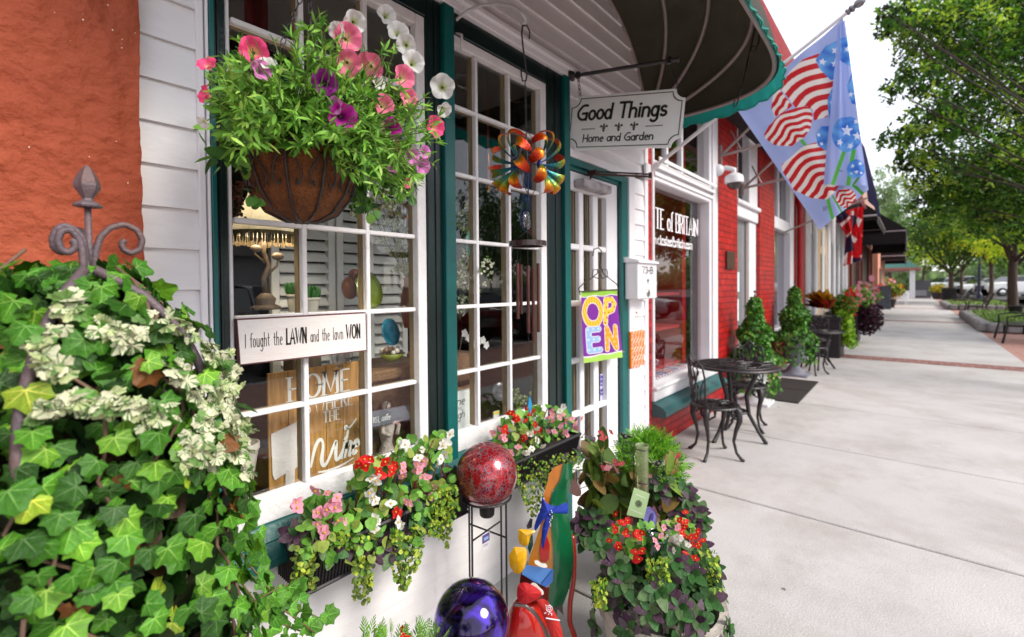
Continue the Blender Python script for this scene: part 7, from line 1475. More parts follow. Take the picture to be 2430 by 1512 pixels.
bt_ = thing('green_bottle', 'dark green glass bottle upended in the planter', 'bottle', onD(1555, 1400, 1.66)); b0_, b1_ = onD(1548, 1365, 1.70), onD(1562, 1268, 1.64); ax_ = fr_(b1_-b0_); Lb = np.linalg.norm(b1_-b0_)
q = MB(); q.lathe([(.034, -.05), (.036, 0), (.037, Lb-.004), (.034, Lb), (.029, Lb-.003), (.030, Lb-.02), (0, Lb-.035)], b0_, 26, ax=ax_); q.build('body', mat('bottle_glass', (.008, .045, .012), .06, coat=1, var=.3), bt_, smooth='auto')

# ================================================================ painted metal animals
def pxc(a, b): return ((1100+a/2.92)*.93462, (1100+b/2.92)*.93462)
def plate_px(pts, D, th=.006, f=None): return [onD(*pxc(a, b), D if f is None else f(a, b)) for a, b in pts]
ka = thing('metal_animal', 'tall painted metal animal with green back plate and blue bandana', 'sculpture', onD(1320, 1500, 1.72)); DK = 1.74
Lf = [(965, 225), (940, 350), (885, 430), (865, 520), (870, 620), (885, 800), (892, 900), (890, 1000), (860, 1150), (850, 1275)]; Rg = [(1030, 228), (1035, 330), (1003, 430), (990, 520), (1008, 640), (1033, 800), (1040, 900), (1036, 1000), (1010, 1150), (960, 1278)]
lf = np.array([onD(*pxc(*p), DK) for p in Lf]); rg = np.array([onD(*pxc(*p), DK+.05) for p in Rg])
def dens(A_2, k=5): t = np.linspace(0, len(A_2)-1, k*len(A_2)); B_ = np.stack([np.interp(t, range(len(A_2)), A_2[:, i]) for i in range(3)], 1); return np.vstack([B_[:1], (B_[:-2]+2*B_[1:-1]+B_[2:])/4, B_[-1:]])
lf, rg = dens(lf), dens(rg); mid = (lf+rg)/2+towards(lf[0])*.012; gc = np.tile((.004, .10, .035), (len(lf)-1, 1))
G = np.stack([lf, (lf+mid)/2+towards(lf[0])*.004, mid, (rg+mid)/2+towards(lf[0])*.004, rg]); q = MB(); q.grid(G, np.tile(gc, (4, 1))); q.build('back_plate', M_gloss, ka, smooth=True)
q = MB(); q.plate(plate_px([(965, 225), (940, 235), (900, 250), (860, 300), (845, 370), (820, 450), (830, 520), (868, 525), (885, 430), (940, 350)], DK+.004), towards(lf[0])*-1, .05, c=(.55, .17, .01)); q.build('head', M_gloss, ka)
q = MB(); q.plate(plate_px([(868, 525), (830, 520), (790, 700), (740, 850), (712, 930), (700, 1010), (720, 1200), (850, 1275), (860, 1150), (890, 1000), (885, 800), (870, 620)], DK+.003), towards(lf[0])*-1, .05, c=(.50, .19, .02)); q.build('side_plate', M_gloss, ka)
q = MB(); q.plate(plate_px([(812, 760), (845, 770), (865, 830), (860, 930), (835, 960), (800, 950), (790, 880)], DK-.001), towards(lf[0])*-1, .004, c=(.42, .008, .008)); q.build('red_patch', M_gloss, ka)
q = MB(); e_ = dens(np.array([onD(*pxc(*p), DK+.08) for p in ((1030, 330), (1075, 380), (1098, 430), (1095, 465), (1060, 470), (1010, 440))]), 4); q.plate(e_, towards(lf[0])*-1, .004, c=(.14, .06, .05)); q.build('ear', M_gloss, ka)
def cloth_px(poly, D, name, parent, col, bulge=.012):
    P3 = np.array([onD(*pxc(*p), D) for p in poly]); c_ = P3.mean(0); q = MB(); rings = []
    for t in (1, .85, .6, .3, .02): rings.append(c_+(dens(np.vstack([P3, P3[:1]]), 3)-c_)*t+towards(c_)*bulge*(1-t*t)+towards(c_)*.003*np.sin(np.arange(3*(len(P3)+1))*1.7)[:, None]*t)
    q.grid(np.array(rings), np.tile(col, ((len(rings)-1)*(len(rings[0])-1), 1))); return q.build(name, M_cloth, parent, smooth=True)
BB = (.015, .05, .42); cloth_px([(805, 470), (850, 530), (920, 545), (1000, 500), (1003, 605), (950, 590), (880, 590), (870, 640), (820, 560), (790, 620), (760, 740), (745, 700), (770, 620), (800, 560)], DK-.03, 'bandana', ka, BB, .02); cloth_px([(835, 590), (870, 600), (865, 680), (840, 760), (815, 870), (800, 830), (805, 700), (830, 640)], DK-.035, 'bandana_tail', ka, (.012, .04, .38), .008)
q = MB()
for k in range(9): p = onD(*pxc(866+rng.uniform(-12, 22), 575+k*14), DK-.05); q.ball(p, .0022, 6, 4)
q.build('bandana_print', M_frame, ka)
q = MB(); q.tube(dens(np.array([onD(*pxc(*p), DK+.09) for p in ((1028, 760), (1045, 900), (1040, 1100), (1015, 1250), (1010, 1400), (1050, 1512), (1060, 1620))])), .0105, 8, c=(.36, .02, .008)); q.build('leg', M_gloss, ka, smooth=True)
q = MB(); q.plate(plate_px([(880, 1275), (960, 1278), (965, 1350), (930, 1310), (890, 1300)], DK+.05), towards(lf[0])*-1, .01, c=(.05, .02, .02)); q.tube([onD(*pxc(905, 1270), DK+.04), onD(*pxc(905, 1700), DK+.02)], .008, 8, c=(.02, .05, .03)); q.build('foot', M_gloss, ka)
for nm, pts in (('paw', [(632, 712), (655, 712), (740, 716), (770, 730), (735, 745), (715, 775), (705, 840), (640, 830), (628, 770)]), ('paw', [(600, 842), (695, 845), (697, 930), (680, 1000), (640, 1045), (600, 1040), (565, 985), (560, 910)])):
    P3 = dens(np.array([onD(*pxc(*p), DK-.10) for p in pts]), 3); c_ = P3.mean(0); q = MB(); q.grid(np.array([c_+(np.vstack([P3, P3[:1]])-c_)*t+towards(c_)*.014*(1-t*t) for t in (1, .8, .5, .02)]), np.tile((.80, .42, .008), (3*len(P3), 1))); q.build(nm, M_gloss, ka, smooth=True)
q = MB(); q.plate(plate_px([(700, 850), (720, 760), (735, 745), (740, 830), (715, 900)], DK-.06), towards(lf[0])*-1, .01, c=(.01, .05, .03)); q.plate(plate_px([(690, 690), (720, 630), (737, 640), (730, 700), (700, 712)], DK-.02), towards(lf[0])*-1, .008, c=(.03, .03, .03)); q.build('arm', M_gloss, ka)
dgm = thing('metal_dog', 'small red painted metal dog with blue muzzle and red bandana', 'sculpture', onD(1290, 1500, 1.5)); DD = 1.50
q = MB(); bx_ = plate_px([(690, 975), (890, 1010), (885, 1100), (840, 1145), (740, 1095), (655, 1045)], DD-.02); q.plate(bx_, towards(bx_[0])*-1, .05, c=(.06, .20, .52)); fc = plate_px([(890, 1010), (885, 1100), (835, 1140), (800, 1120)], DD-.024); q.plate(fc, towards(bx_[0])*-1, .004, c=(.02, .10, .38)); q.build('muzzle', M_gloss, dgm)
for pts in ([(750, 945), (775, 940), (800, 965), (835, 965), (850, 995), (820, 1000), (780, 985), (755, 968)], [(705, 1140), (735, 1105), (765, 1115), (785, 1140), (815, 1165), (822, 1195), (800, 1203), (765, 1170), (735, 1165)]):
    q = MB(); q.plate(dens(np.array(plate_px(pts, DD-.035)), 3), towards(bx_[0])*-1, .006, c=(.78, .75, .68)); q.build('eye', M_gloss, dgm)
q = MB(); q.plate(plate_px([(650, 1030), (750, 1100), (860, 1150), (855, 1240), (780, 1260), (700, 1220), (640, 1110)], DD+.01), towards(bx_[0])*-1, .06, c=(.10, .015, .012)); q.build('head', M_gloss, dgm)
bc_ = onD(*pxc(690, 1480), DD+.06); q = MB(); q.ball(bc_, .085, 26, 16, c=(.45, .012, .006), ax=(.95, .8, 1.5)); bo = q.build('body', M_gloss, dgm, smooth=True)
cloth_px([(625, 1140), (640, 1110), (700, 1105), (790, 1160), (810, 1200), (760, 1240), (690, 1270), (640, 1265), (618, 1210)], DD-.04, 'bandana', dgm, (.50, .008, .012), .02); cloth_px([(765, 1235), (830, 1225), (880, 1290), (930, 1380), (965, 1500), (975, 1600), (900, 1600), (860, 1480), (810, 1340)], DD-.045, 'bandana_tail', dgm, (.52, .02, .015), .012)
q = MB()
for (a0_, b0_2, r0_) in ((860, 1300, .0095), (860, 1300, .0045)): c_ = onD(*pxc(a0_, b0_2), DD-.062); q.tube([c_+(RT*math.cos(t)+UP*math.sin(t))*r0_ for t in np.linspace(0, 6.283, 14)[:-1]], .0011, 4, closed=True, cap=False)
for k in range(14): c_ = onD(*pxc(838+k*7.5, 1372+k*1.2), DD-.062); q.ball(c_, .0022, 6, 4)
for k in range(10): c_ = onD(*pxc(820+rng.uniform(0, 60), 1270+rng.uniform(0, 80)), DD-.061); q.ball(c_, .0018, 6, 4)
q.build('bandana_print', M_frame, dgm)
q = MB(); q.tube(dens(np.array([onD(*pxc(*p), DD-.03) for p in ((600, 1270), (680, 1275), (760, 1340), (820, 1440), (860, 1560))])), .006, 8, c=(.10, .07, .06)); q.build('handle', M_gloss, dgm, smooth=True)

# ================================================================ bistro furniture
def make_chair(name, label):
    t = thing(name, label, 'chair', group='black cast iron bistro chairs')
    q = MB(); n = 28; q.lathe([(.0, .435), (.10, .437), (.165, .442), (.19, .44), (.197, .43), (.19, .42), (.0, .425)], (0, 0, 0), n)
    for k in range(40): a = 2*math.pi*k/40; q.ball((.197*math.cos(a), .197*math.sin(a), .427), .008, 6, 4)
    for k in range(12):
        a = 2*math.pi*k/12; q.tube([(.05*math.cos(a), .05*math.sin(a), .44), (.11*math.cos(a+.2), .11*math.sin(a+.2), .447), (.17*math.cos(a-.1), .17*math.sin(a-.1), .445)], .006, 5)
    q.build('seat', M_iron, t, smooth='auto')
    for (sx, sy) in ((1, 1), (1, -1), (-1, 1), (-1, -1)):
        dx, dy = sx*.7071, sy*.7071; pr = [(.13, .43), (.172, .40), (.178, .33), (.150, .24), (.135, .15), (.155, .06), (.195, .012), (.212, .008)]; q = MB(); q.tube([(r*dx*1.15, r*dy*1.15, z) for r, z in pr], [.030, .034, .024, .017, .013, .012, .016, .013], 8)
        for s_ in (-.35, .35): c_, s2 = math.cos(s_), math.sin(s_); ex, ey = dx*c_-dy*s2, dx*s2+dy*c_; q.tube([(.16*ex*1.1, .16*ey*1.1, .415), (.155*ex*1.1, .155*ey*1.1, .37), (.17*dx*1.1, .17*dy*1.1, .33)], [.014, .010, .006], 6)
        q.build('leg', M_iron, t, smooth=True)
    # back: three-lobed hoop with leafy scrollwork, curved round the seat
    def bp(u, z): a = u/.20*.98; return (-.165*math.cos(a)-.03-.10*(z-.44), .185*math.sin(a), z)
    q = MB(); hoop_ = [(-.165, .44), (-.175, .55), (-.185, .68), (-.17, .78), (-.12, .815), (-.075, .79), (-.055, .80), (0, .865), (.055, .80), (.075, .79), (.12, .815), (.17, .78), (.185, .68), (.175, .55), (.165, .44)]
    H_ = np.array(hoop_); t2 = np.linspace(0, 14, 60); hu, hz = np.interp(t2, range(15), H_[:, 0]), np.interp(t2, range(15), H_[:, 1]); q.tube([bp(a, b) for a, b in zip(hu, hz)], .0085, 7)
    for s_ in (1, -1):
        q.tube([bp(s_*a, b) for a, b in ((.02, .46), (.03, .56), (.09, .66), (.12, .74), (.09, .79), (.055, .75), (.075, .70))], .0065, 6); q.tube([bp(s_*a, b) for a, b in ((.01, .5), (.02, .62), (.015, .72), (.035, .79))], .006, 6)
        q.tube([bp(s_*a, b) for a, b in ((.15, .46), (.12, .52), (.14, .6), (.17, .66))], .006, 6); q.tube([bp(s_*a, b) for a, b in ((.07, .46), (.09, .54), (.06, .6), (.03, .57))], .006, 6)
        for (a, b, r) in ((.07, .68, .030), (.10, .60, .024), (.03, .66, .024), (.12, .72, .02), (.05, .53, .02)): c_ = bp(s_*a, b); q.ball(c_, r, 8, 6, ax=(.25, .8, 1.15))
    q.ball(bp(0, .79), .028, 10, 6, ax=(.3, 1, 1.3)); q.tube([bp(a, .47+.01*math.cos(a*20)) for a in np.linspace(-.165, .165, 14)], .008, 6); q.build('backrest', M_iron, t, smooth=True); return t
chA = make_chair('bistro_chair', 'nearest black cast iron bistro chair, its back to the gift shop, on the pavement'); chA.location = (4.11, 1.265, 0); chA.rotation_euler = (0, 0, R_(-49)); chA.scale = (.96, .96, 1.0)
chB = dup(chA, (5.12, 1.27, 0), R_(188), 'black cast iron bistro chair behind the nearer round table'); chC = dup(chA, (8.85, 1.22, 0), R_(-25), 'black bistro chair beside the farther table, next to the grey urn', scale=1)
chD = dup(chA, (10.1, 1.3, 0), R_(180), 'black bistro chair behind the farther table by the dark planter', scale=1)
for c_ in (chB, chC, chD): c_.scale = (.96, .96, 1)
def make_table(name, label, loc, R=.37):
    t = thing(name, label, 'table', group='round cast iron bistro tables'); q = MB(); q.lathe([(0, .695), (.12, .70), (R*.9, .702), (R, .70), (R+.006, .69), (R, .678), (R*.9, .685), (0, .682)], n=48)
    for k in range(72): a = 2*math.pi*k/72; q.ball(((R+.004)*math.cos(a), (R+.004)*math.sin(a), .684), .0085, 6, 4)
    for k in range(16):
        a = 2*math.pi*k/16; q.tube([(R*f_*math.cos(a+g_), R*f_*math.sin(a+g_), .707) for f_, g_ in ((.15, 0), (.35, .18), (.6, -.1), (.85, .1))], .005, 5)
    for f_ in (.35, .62, .85): q.tube([(R*f_*math.cos(a), R*f_*math.sin(a), .706) for a in np.linspace(0, 6.283, 40)[:-1]], .005, 5, closed=True, cap=False)
    q.build('tabletop', M_iron, t, smooth='auto')
    for k in range(3):
        a = 2*math.pi*k/3+.6; q = MB(); q.tube([(r*math.cos(a), r*math.sin(a), z) for r, z in ((.20, .69), (.17, .60), (.10, .42), (.12, .25), (.20, .10), (.26, .01), (.275, .008))], [.018, .022, .02, .018, .016, .019, .016], 8); q.build('leg', M_iron, t, smooth=True)
    q = MB(); q.lathe([(0, .27), (.11, .275), (.12, .265), (.11, .255), (0, .26)], n=20); q.build('lower_shelf', M_iron, t); t.location = loc; return t
tbA = make_table('bistro_table', 'nearer round black cast iron table beside the red brick shop', (4.66, 1.26, 0)); tbB = dup(tbA, (9.45, 1.2, 0), .5, 'farther round table with pale topped rim beside the dark planter', scale=.92)

# ================================================================ topiaries, urns, mats, street planters
M_urng = mat('grey_urn', (.22, .22, .27), .7, var=.15, bump=.3)
def urn(c, s, m, parent, n=28):
    q = MB(); q.lathe([(.0, 0), (.17, 0), (.17, .035), (.13, .05), (.10, .09), (.065, .13), (.06, .16), (.085, .18), (.14, .22), (.155, .27), (.13, .33), (.125, .42), (.15, .50), (.19, .525), (.19, .545), (.16, .54), (0, .50)], (0, 0, 0), n); V = q.V[0]*s+np.asarray(c); q.V[0] = V
    q.box(c[0]-.18*s, c[0]+.18*s, c[1]-.18*s, c[1]+.18*s, c[2]+.001, c[2]+.03*s); return q.build('urn', m, parent, smooth='auto')
def topiary(loc, s, um, label, hgt, rad, us):
    t = thing('ivy_topiary', label, 'topiary', loc, 'ivy pyramids in urns'); urn(loc, us, um, t); zb_ = .50*us; n = 2600; zz_ = rng.uniform(0, 1, n)**.9; r = (rad*(1-zz_)**.8+.02)*rng.choice([1, .8, .6], n)*(1+.25*np.sin(zz_*14+1)); a = rng.uniform(0, 6.28, n); P = np.stack([loc[0]+r*np.cos(a), loc[1]+r*np.sin(a), zb_+zz_*hgt], 1); m = 500; zz2 = rng.uniform(-.35, .05, m); r2 = rad*rng.uniform(.8, 1.25, m); a2 = rng.uniform(0, 6.28, m); P = np.vstack([P, np.stack([loc[0]+r2*np.cos(a2), loc[1]+r2*np.sin(a2), zb_+zz2], 1)])
    O = P-np.array([loc[0], loc[1], 0]); O[:, 2] = .2; n = len(P); A, B, N = frames(rng.normal(0, .6, (n, 3))+[0, 0, -.7], O*2, .5); q = MB(); q.inst(ROUND[0], ROUND[1], P, A, B, N, rng.uniform(.03, .055, n), cols(n, [(.06, .20, .025), (.10, .30, .04), (.03, .09, .015), (.18, .38, .05)], [.4, .25, .2, .15])); q.build('leaves', M_leaf, t)
    q = MB(); top = np.array([loc[0], loc[1], zb_+hgt+.08]); q.ball(top, .016, 8, 6)
    for k in range(4): a = math.pi/2*k+.4; q.tube([top-[0, 0, .02], (loc[0]+rad*.8*math.cos(a), loc[1]+rad*.8*math.sin(a), zb_)], .004, 4)
    q.build('wire_frame', M_iron, t); return t
topiary((6.25, 1.46, 0), 1, M_frame, 'ivy pyramid in a white urn behind the bistro chairs', .78, .23, 1.0); topiary((8.55, 1.42, 0), 1, M_urng, 'taller narrow ivy pyramid in a grey pedestal urn', .85, .25, 1.1)
q = MB(); q.bbox(6.7, 8.0, 1.56, 1.70, 0, .16, .01); tag(q.build('brick_step', brick_mat('low_brick', (.42, .09, .06), (.5, .14, .1), (.3, .15, .12), .2, .07, .01), None), 'low red brick planter edge by the tea shop door', 'brick edging')
M_mat = mat('rubber_mat', (.02, .015, .014), .8, var=.4, vscale=60, bump=.6, bscale=200)
for a_, b_, lb in ((6.5, 7.28, 'nearer dark ribbed doormat outside the tea shop'), (7.30, 8.12, 'farther dark ribbed doormat outside the tea shop')):
    q = MB(); q.bbox(a_, b_, 1.04, 1.52, .001, .014, .004)
    for k in range(14): y = 1.07+.43*k/13; q.box(a_+.03, b_-.03, y-.006, y+.006, .0141, .019)
    tag(q.build('doormat', M_mat, None), lb, 'doormat', 'dark doormats')
def foliage_at(c, r, n, size, clr, tpl=ROUND, name='leaves', parent=None, flat=.8):
    P = np.asarray(c)+fr_(rng.normal(0, 1, (n, 3)))*rng.uniform(0, 1, (n, 1))**.45*np.array([r, r, r*flat])*1.05; q = MB(); leafcloud(q, P, size, clr, (0, -.5, 1), tpl); return q.build(name, M_leaf, parent)
dp = thing('planter_box', 'tall dark square planter with orange croton, lime vine and red flowers', 'planter', (11.4, 1.35, 0)); q = MB(); q.bbox(10.95, 11.6, 1.05, 1.66, 0, .78, .02); q.bbox(10.93, 11.62, 1.03, 1.68, .72, .80, .015); q.build('box', M_plas, dp)
for k, (cl, n_) in enumerate((([(.30, .02, .01), (.36, .07, .01), (.15, .01, .01)], 90), ([(.5, .26, .01), (.35, .18, .01)], 46))):
    a = rng.uniform(0, 6.28, n_); el = rng.uniform(.3, 1.3, n_); D = np.stack([np.cos(a)*np.cos(el), np.sin(a)*np.cos(el), np.sin(el)], 1); P = np.array([11.1, 1.4, .95+.12*k])+D*.04; A, B, N = frames(D, (0, -.5, 1), .3); q = MB(); q.inst(OVAL[0], OVAL[1], P, A, B, N, rng.uniform(.18, .30, n_), cols(n_, cl)); q.build('croton_leaves', M_leaf, dp)
foliage_at((11.5, 1.08, 1.0), .26, 800, .06, [(.07, .22, .02), (.12, .30, .03), (.3, .2, .02)], name='shrub_leaves', parent=dp); 
q = MB(); P = np.array([(rng.uniform(11.1, 11.9), rng.uniform(.86, 1.06), z) for z in rng.uniform(.18, .9, 560)]); P[:, 1] += .15*(P[:, 2]-.3); leafcloud(q, P, .085, [(.22, .42, .02), (.32, .52, .03), (.14, .32, .02)], (0, -1, .6)); q.build('lime_vine', M_leaf, dp)
def dots(c, r, n, kx_, size, parent):
    for k in range(n): p = np.asarray(c)+rng.normal(0, 1, 3)*r; place_flower(BG_[kx_], parent, p, towards(p), size, k)
dots((11.7, .98, 1.0), (.2, .05, .14), 26, 'r', .09, dp); dots((11.8, .98, 1.12), (.2, .06, .1), 10, 'c', .09, dp)
d2 = thing('planter_box', 'dark planter with pink and coral flowers and purple coleus beyond the lime vine', 'planter', (14.4, 1.3, 0)); q = MB(); q.bbox(14, 14.8, 1.0, 1.66, 0, .75, .02); q.build('box', M_plas, d2); foliage_at((14.2, 1.05, 1.1), .34, 700, .07, [(.10, .25, .03), (.2, .35, .06)], name='leaves', parent=d2); foliage_at((14.3, .86, .62), .34, 900, .09, [(.05, .015, .03), (.035, .02, .02), (.09, .03, .06)], name='coleus_leaves', parent=d2, flat=1.2); dots((14.1, .98, 1.15), (.35, .1, .16), 34, 'c', .10, d2); dots((14.1, .95, 1.2), (.3, .1, .14), 18, 'p', .10, d2)
d3 = thing('planter_box', 'large bright coral flowered planter in front of the white shop pilasters', 'planter', (18, 1.3, 0)); q = MB(); q.bbox(17.6, 18.4, 1.0, 1.66, 0, .7, .02); q.build('box', M_plas, d3); foliage_at((18, 1.1, 1.1), .4, 600, .10, [(.12, .28, .04), (.25, .35, .1)], name='leaves', parent=d3); dots((17.9, .95, 1.2), (.35, .12, .2), 34, 'p', .12, d3); dots((17.9, .95, 1.1), (.35, .12, .2), 16, 'c', .12, d3)
# sandwich boards, white tables
def aboard(x, y, col, label, w_=.6, h_=1.05, face=None):
    t = thing('sandwich_board', label, 'sandwich board', (x, y, 0), 'pavement sandwich boards')
    for s_ in (-1, 1): q = MB(); q.obox((x+s_*.16, y, h_/2), (.015, 0, 0), (0, w_/2, 0), (-s_*.12, 0, h_/2)); q.build('panel', col, t)
    if face: q = MB(); [q.obox((x-.31+.03*k, y+.03*(k % 2), .28+.14*k), (.004, 0, 0), (0, w_*.30, 0), (0, 0, .025)) for k in range(4)]; q.build('chalk_lettering', M_frame, t)
aboard(33.5, 1.35, mat('slate_board', (.07, .08, .11), .6, dirt=(.3, .3, .33), dirt_amt=.5, dscale=12), 'grey chalk sandwich board leaning by the potted flowers', .9, 1.3); aboard(60, -.6, mat('slate_board2', (.10, .10, .12), .6), 'small chalkboard with white lettering in the middle of the far walk', 1.5, 1.7, True)
for (x, y, lb) in ((42, .65, 'white cloth covered table on the pavement, nearer of two'), (47, .9, 'white cloth covered table on the pavement, farther of two')):
    t = thing('cafe_table', lb, 'table', (x, y, 0), 'white covered tables'); q = MB(); q.bbox(x-.7, x+.7, y-.45, y+.45, .70, .76, .02); ms_ = 30; P = np.array([[(x+.72*math.cos(a)*(1 if j else 1), y+.47*math.sin(a)*(1+.06*math.sin(a*14)*j), .73-.38*j) for j in (0, .5, 1)] for a in np.linspace(0, 6.283, 60)]); q.grid(P); q.build('tablecloth', M_frame, t, smooth=False); q = MB(); [q.tube([(x+i*.55, y+j*.35, .7), (x+i*.6, y+j*.38, 0)], .02, 5) for i in (-1, 1) for j in (-1, 1)]; q.build('legs', M_frame, t)
    c_ = thing('folding_chair', 'white folding chair at the white table, '+('nearer' if x < 45 else 'farther'), 'chair', (x-1.1, y-.1, 0), 'white folding chairs'); q = MB(); cx_ = x-1.1
    q.box(cx_-.2, cx_+.2, y-.3, y+.1, .44, .47); q.box(cx_-.22, cx_-.19, y-.3, y+.1, .62, .88); [q.tube([(cx_-.21, y+j, .88), (cx_+.18, y+j, 0)], .014, 5) for j in (-.3, .1)]; [q.tube([(cx_+.2, y+j, .46), (cx_-.2, y+j, 0)], .014, 5) for j in (-.3, .1)]; q.build('frame', M_frame, c_)
fp_ = thing('potted_flowers', 'pot of yellow and orange flowers beside the chalk sandwich board', 'potted plant', (36, 1.0, 0)); q = MB(); q.lathe([(.2, 0), (.3, .5), (0, .45)], (36, 1.0, 0), 14); q.build('pot', M_plas, fp_); foliage_at((36, .9, 1.0), .55, 500, .14, [(.2, .35, .03), (.5, .4, .02), (.1, .25, .03)], name='leaves', parent=fp_); foliage_at((36, .8, 1.1), .5, 120, .14, [(.8, .45, .02), (.7, .12, .02)], name='flowers', parent=fp_)
fp2 = thing('potted_flowers', 'round pot of yellow flowers out in the far walkway', 'potted plant', (56, -1.7, 0)); q = MB(); q.lathe([(.3, 0), (.5, .6), (0, .55)], (56, -1.7, 0), 14); q.build('pot', M_plas, fp2); foliage_at((56, -1.7, .95), .6, 300, .16, [(.8, .5, .02), (.5, .45, .03), (.2, .3, .03)], name='flowers', parent=fp2)
fp3 = thing('potted_flowers', 'pots of pink and orange flowers near the green roofed pavilion', 'potted plant', (55, 1.6, 0)); foliage_at((52, 1.9, 1.3), .9, 400, .2, [(.7, .25, .5), (.2, .35, .1), (.8, .3, .1)], name='flowers', parent=fp3)

# ================================================================ benches, bins, stone beds
def make_bench():
    t = thing('park_bench', 'x', 'bench', group='black metal benches')
    q = MB(); [q.bbox(-.75, .75, .10+.075*k, .16+.075*k, .42, .45, .006) for k in range(6)]; q.build('seat', M_black, t)
    q = MB(); [q.obox((0, -.01-.035*k, .52+.075*k), (.75, 0, 0), (0, .010, -.004), (0, -.012, .028)) for k in range(6)]; q.build('backrest', M_black, t)
    for s_ in (-1, 1):
        q = MB(); q.tube([(s_*.72, -.22, .99), (s_*.72, -.02, .50), (s_*.72, .02, .42), (s_*.72, -.10, .0)], .028, 6); q.tube([(s_*.72, .02, .42), (s_*.72, .54, .42), (s_*.72, .62, .0)], .028, 6); q.tube([(s_*.72, -.06, .64), (s_*.72, .30, .68), (s_*.72, .55, .62), (s_*.72, .54, .42)], .022, 6); q.build('leg_frame', M_black, t)
    return t
bn = make_bench(); bn['label'] = 'nearest black slatted bench at the right edge, before the stone bed'; bn.location = (16.7, -2.25, 0); dup(bn, (28.9, -2.4, 0), 0, 'second black slatted bench, facing the shops past the stone bed'); dup(bn, (38.6, -2.4, 0), 0, 'black bench beyond the second stone bed beside the bin'); dup(bn, (47, -2.7, 0), 0, 'farthest black bench near the pale tree trunk')
M_granite = mat('granite_block', (.24, .23, .23), .85, var=.35, vscale=5, bump=.8, bscale=20)
def bed(x0, x1, y0, y1, label):
    t = thing('stone_bed', label, 'planting bed', ((x0+x1)/2, (y0+y1)/2, 0), 'stone edged planting beds'); q = MB(); L_ = [(x0, y0, x1, y0), (x0, y0, x0, y1), (x1, y0, x1, y1)]
    for a_, b_, c_2, d_2 in L_:
        n_ = int(max(abs(c_2-a_), abs(d_2-b_))/.34)
        for k in range(n_): f_ = (k+.5)/n_; x, y = a_+(c_2-a_)*f_, b_+(d_2-b_)*f_; q.bbox(x-.16, x+.16, y-.15, y+.15, 0, .30+rng.uniform(-.02, .03), .05)
    q.build('stone_edging', M_granite, t); q = MB(); q.box(x0+.1, x1-.1, y1, y0-.1, 0, .2); q.build('soil', M_soil, t); n = 2600; P = np.stack([rng.uniform(x0+.2, x1-.2, n), rng.uniform(y1, y0-.2, n), np.full(n, .2)], 1); D = np.stack([rng.normal(0, .5, n), rng.normal(0, .5, n), np.ones(n)], 1); A, B, N = frames(D, (0, -1, 0), .5); q = MB(); q.inst(NARROW[0], NARROW[1], P, A, B, N, rng.uniform(.12, .26, n), cols(n, [(.16, .28, .05), (.28, .38, .10), (.08, .18, .03)])); struct(q.build('grass', M_leaf, t), 'stuff')
bed(19.2, 26.9, -1.62, -3.9, 'nearer stone edged bed of grass around the dark tree trunk'); bed(34.0, 41.5, -1.50, -3.9, 'farther stone edged bed of pale grass')
tb = thing('trash_can', 'black slatted litter bin at the walkway edge', 'litter bin', (43.3, -1.9, 0)); q = MB(); [q.box(43.3+.34*math.cos(a)-.03, 43.3+.34*math.cos(a)+.03, -1.9+.34*math.sin(a)-.03, -1.9+.34*math.sin(a)+.03, 0, 1.05) for a in np.linspace(0, 6.283, 22)[:-1]]; q.lathe([(.30, .02), (.30, 1.0)], (43.3, -1.9, 0), 16); q.lathe([(.38, 1.05), (.38, 1.12), (.2, 1.12), (.2, 1.05)], (43.3, -1.9, 0), 20); q.build('bin', M_black, tb)
q = MB(); q.lathe([(.16, .0), (.21, .36), (.23, .38), (.18, .38), (0, .3)], (25.2, -2.9, .2), 16); tag(q.build('flower_pot', M_plas, None), 'empty black pot standing in the nearer stone bed', 'flower pot')

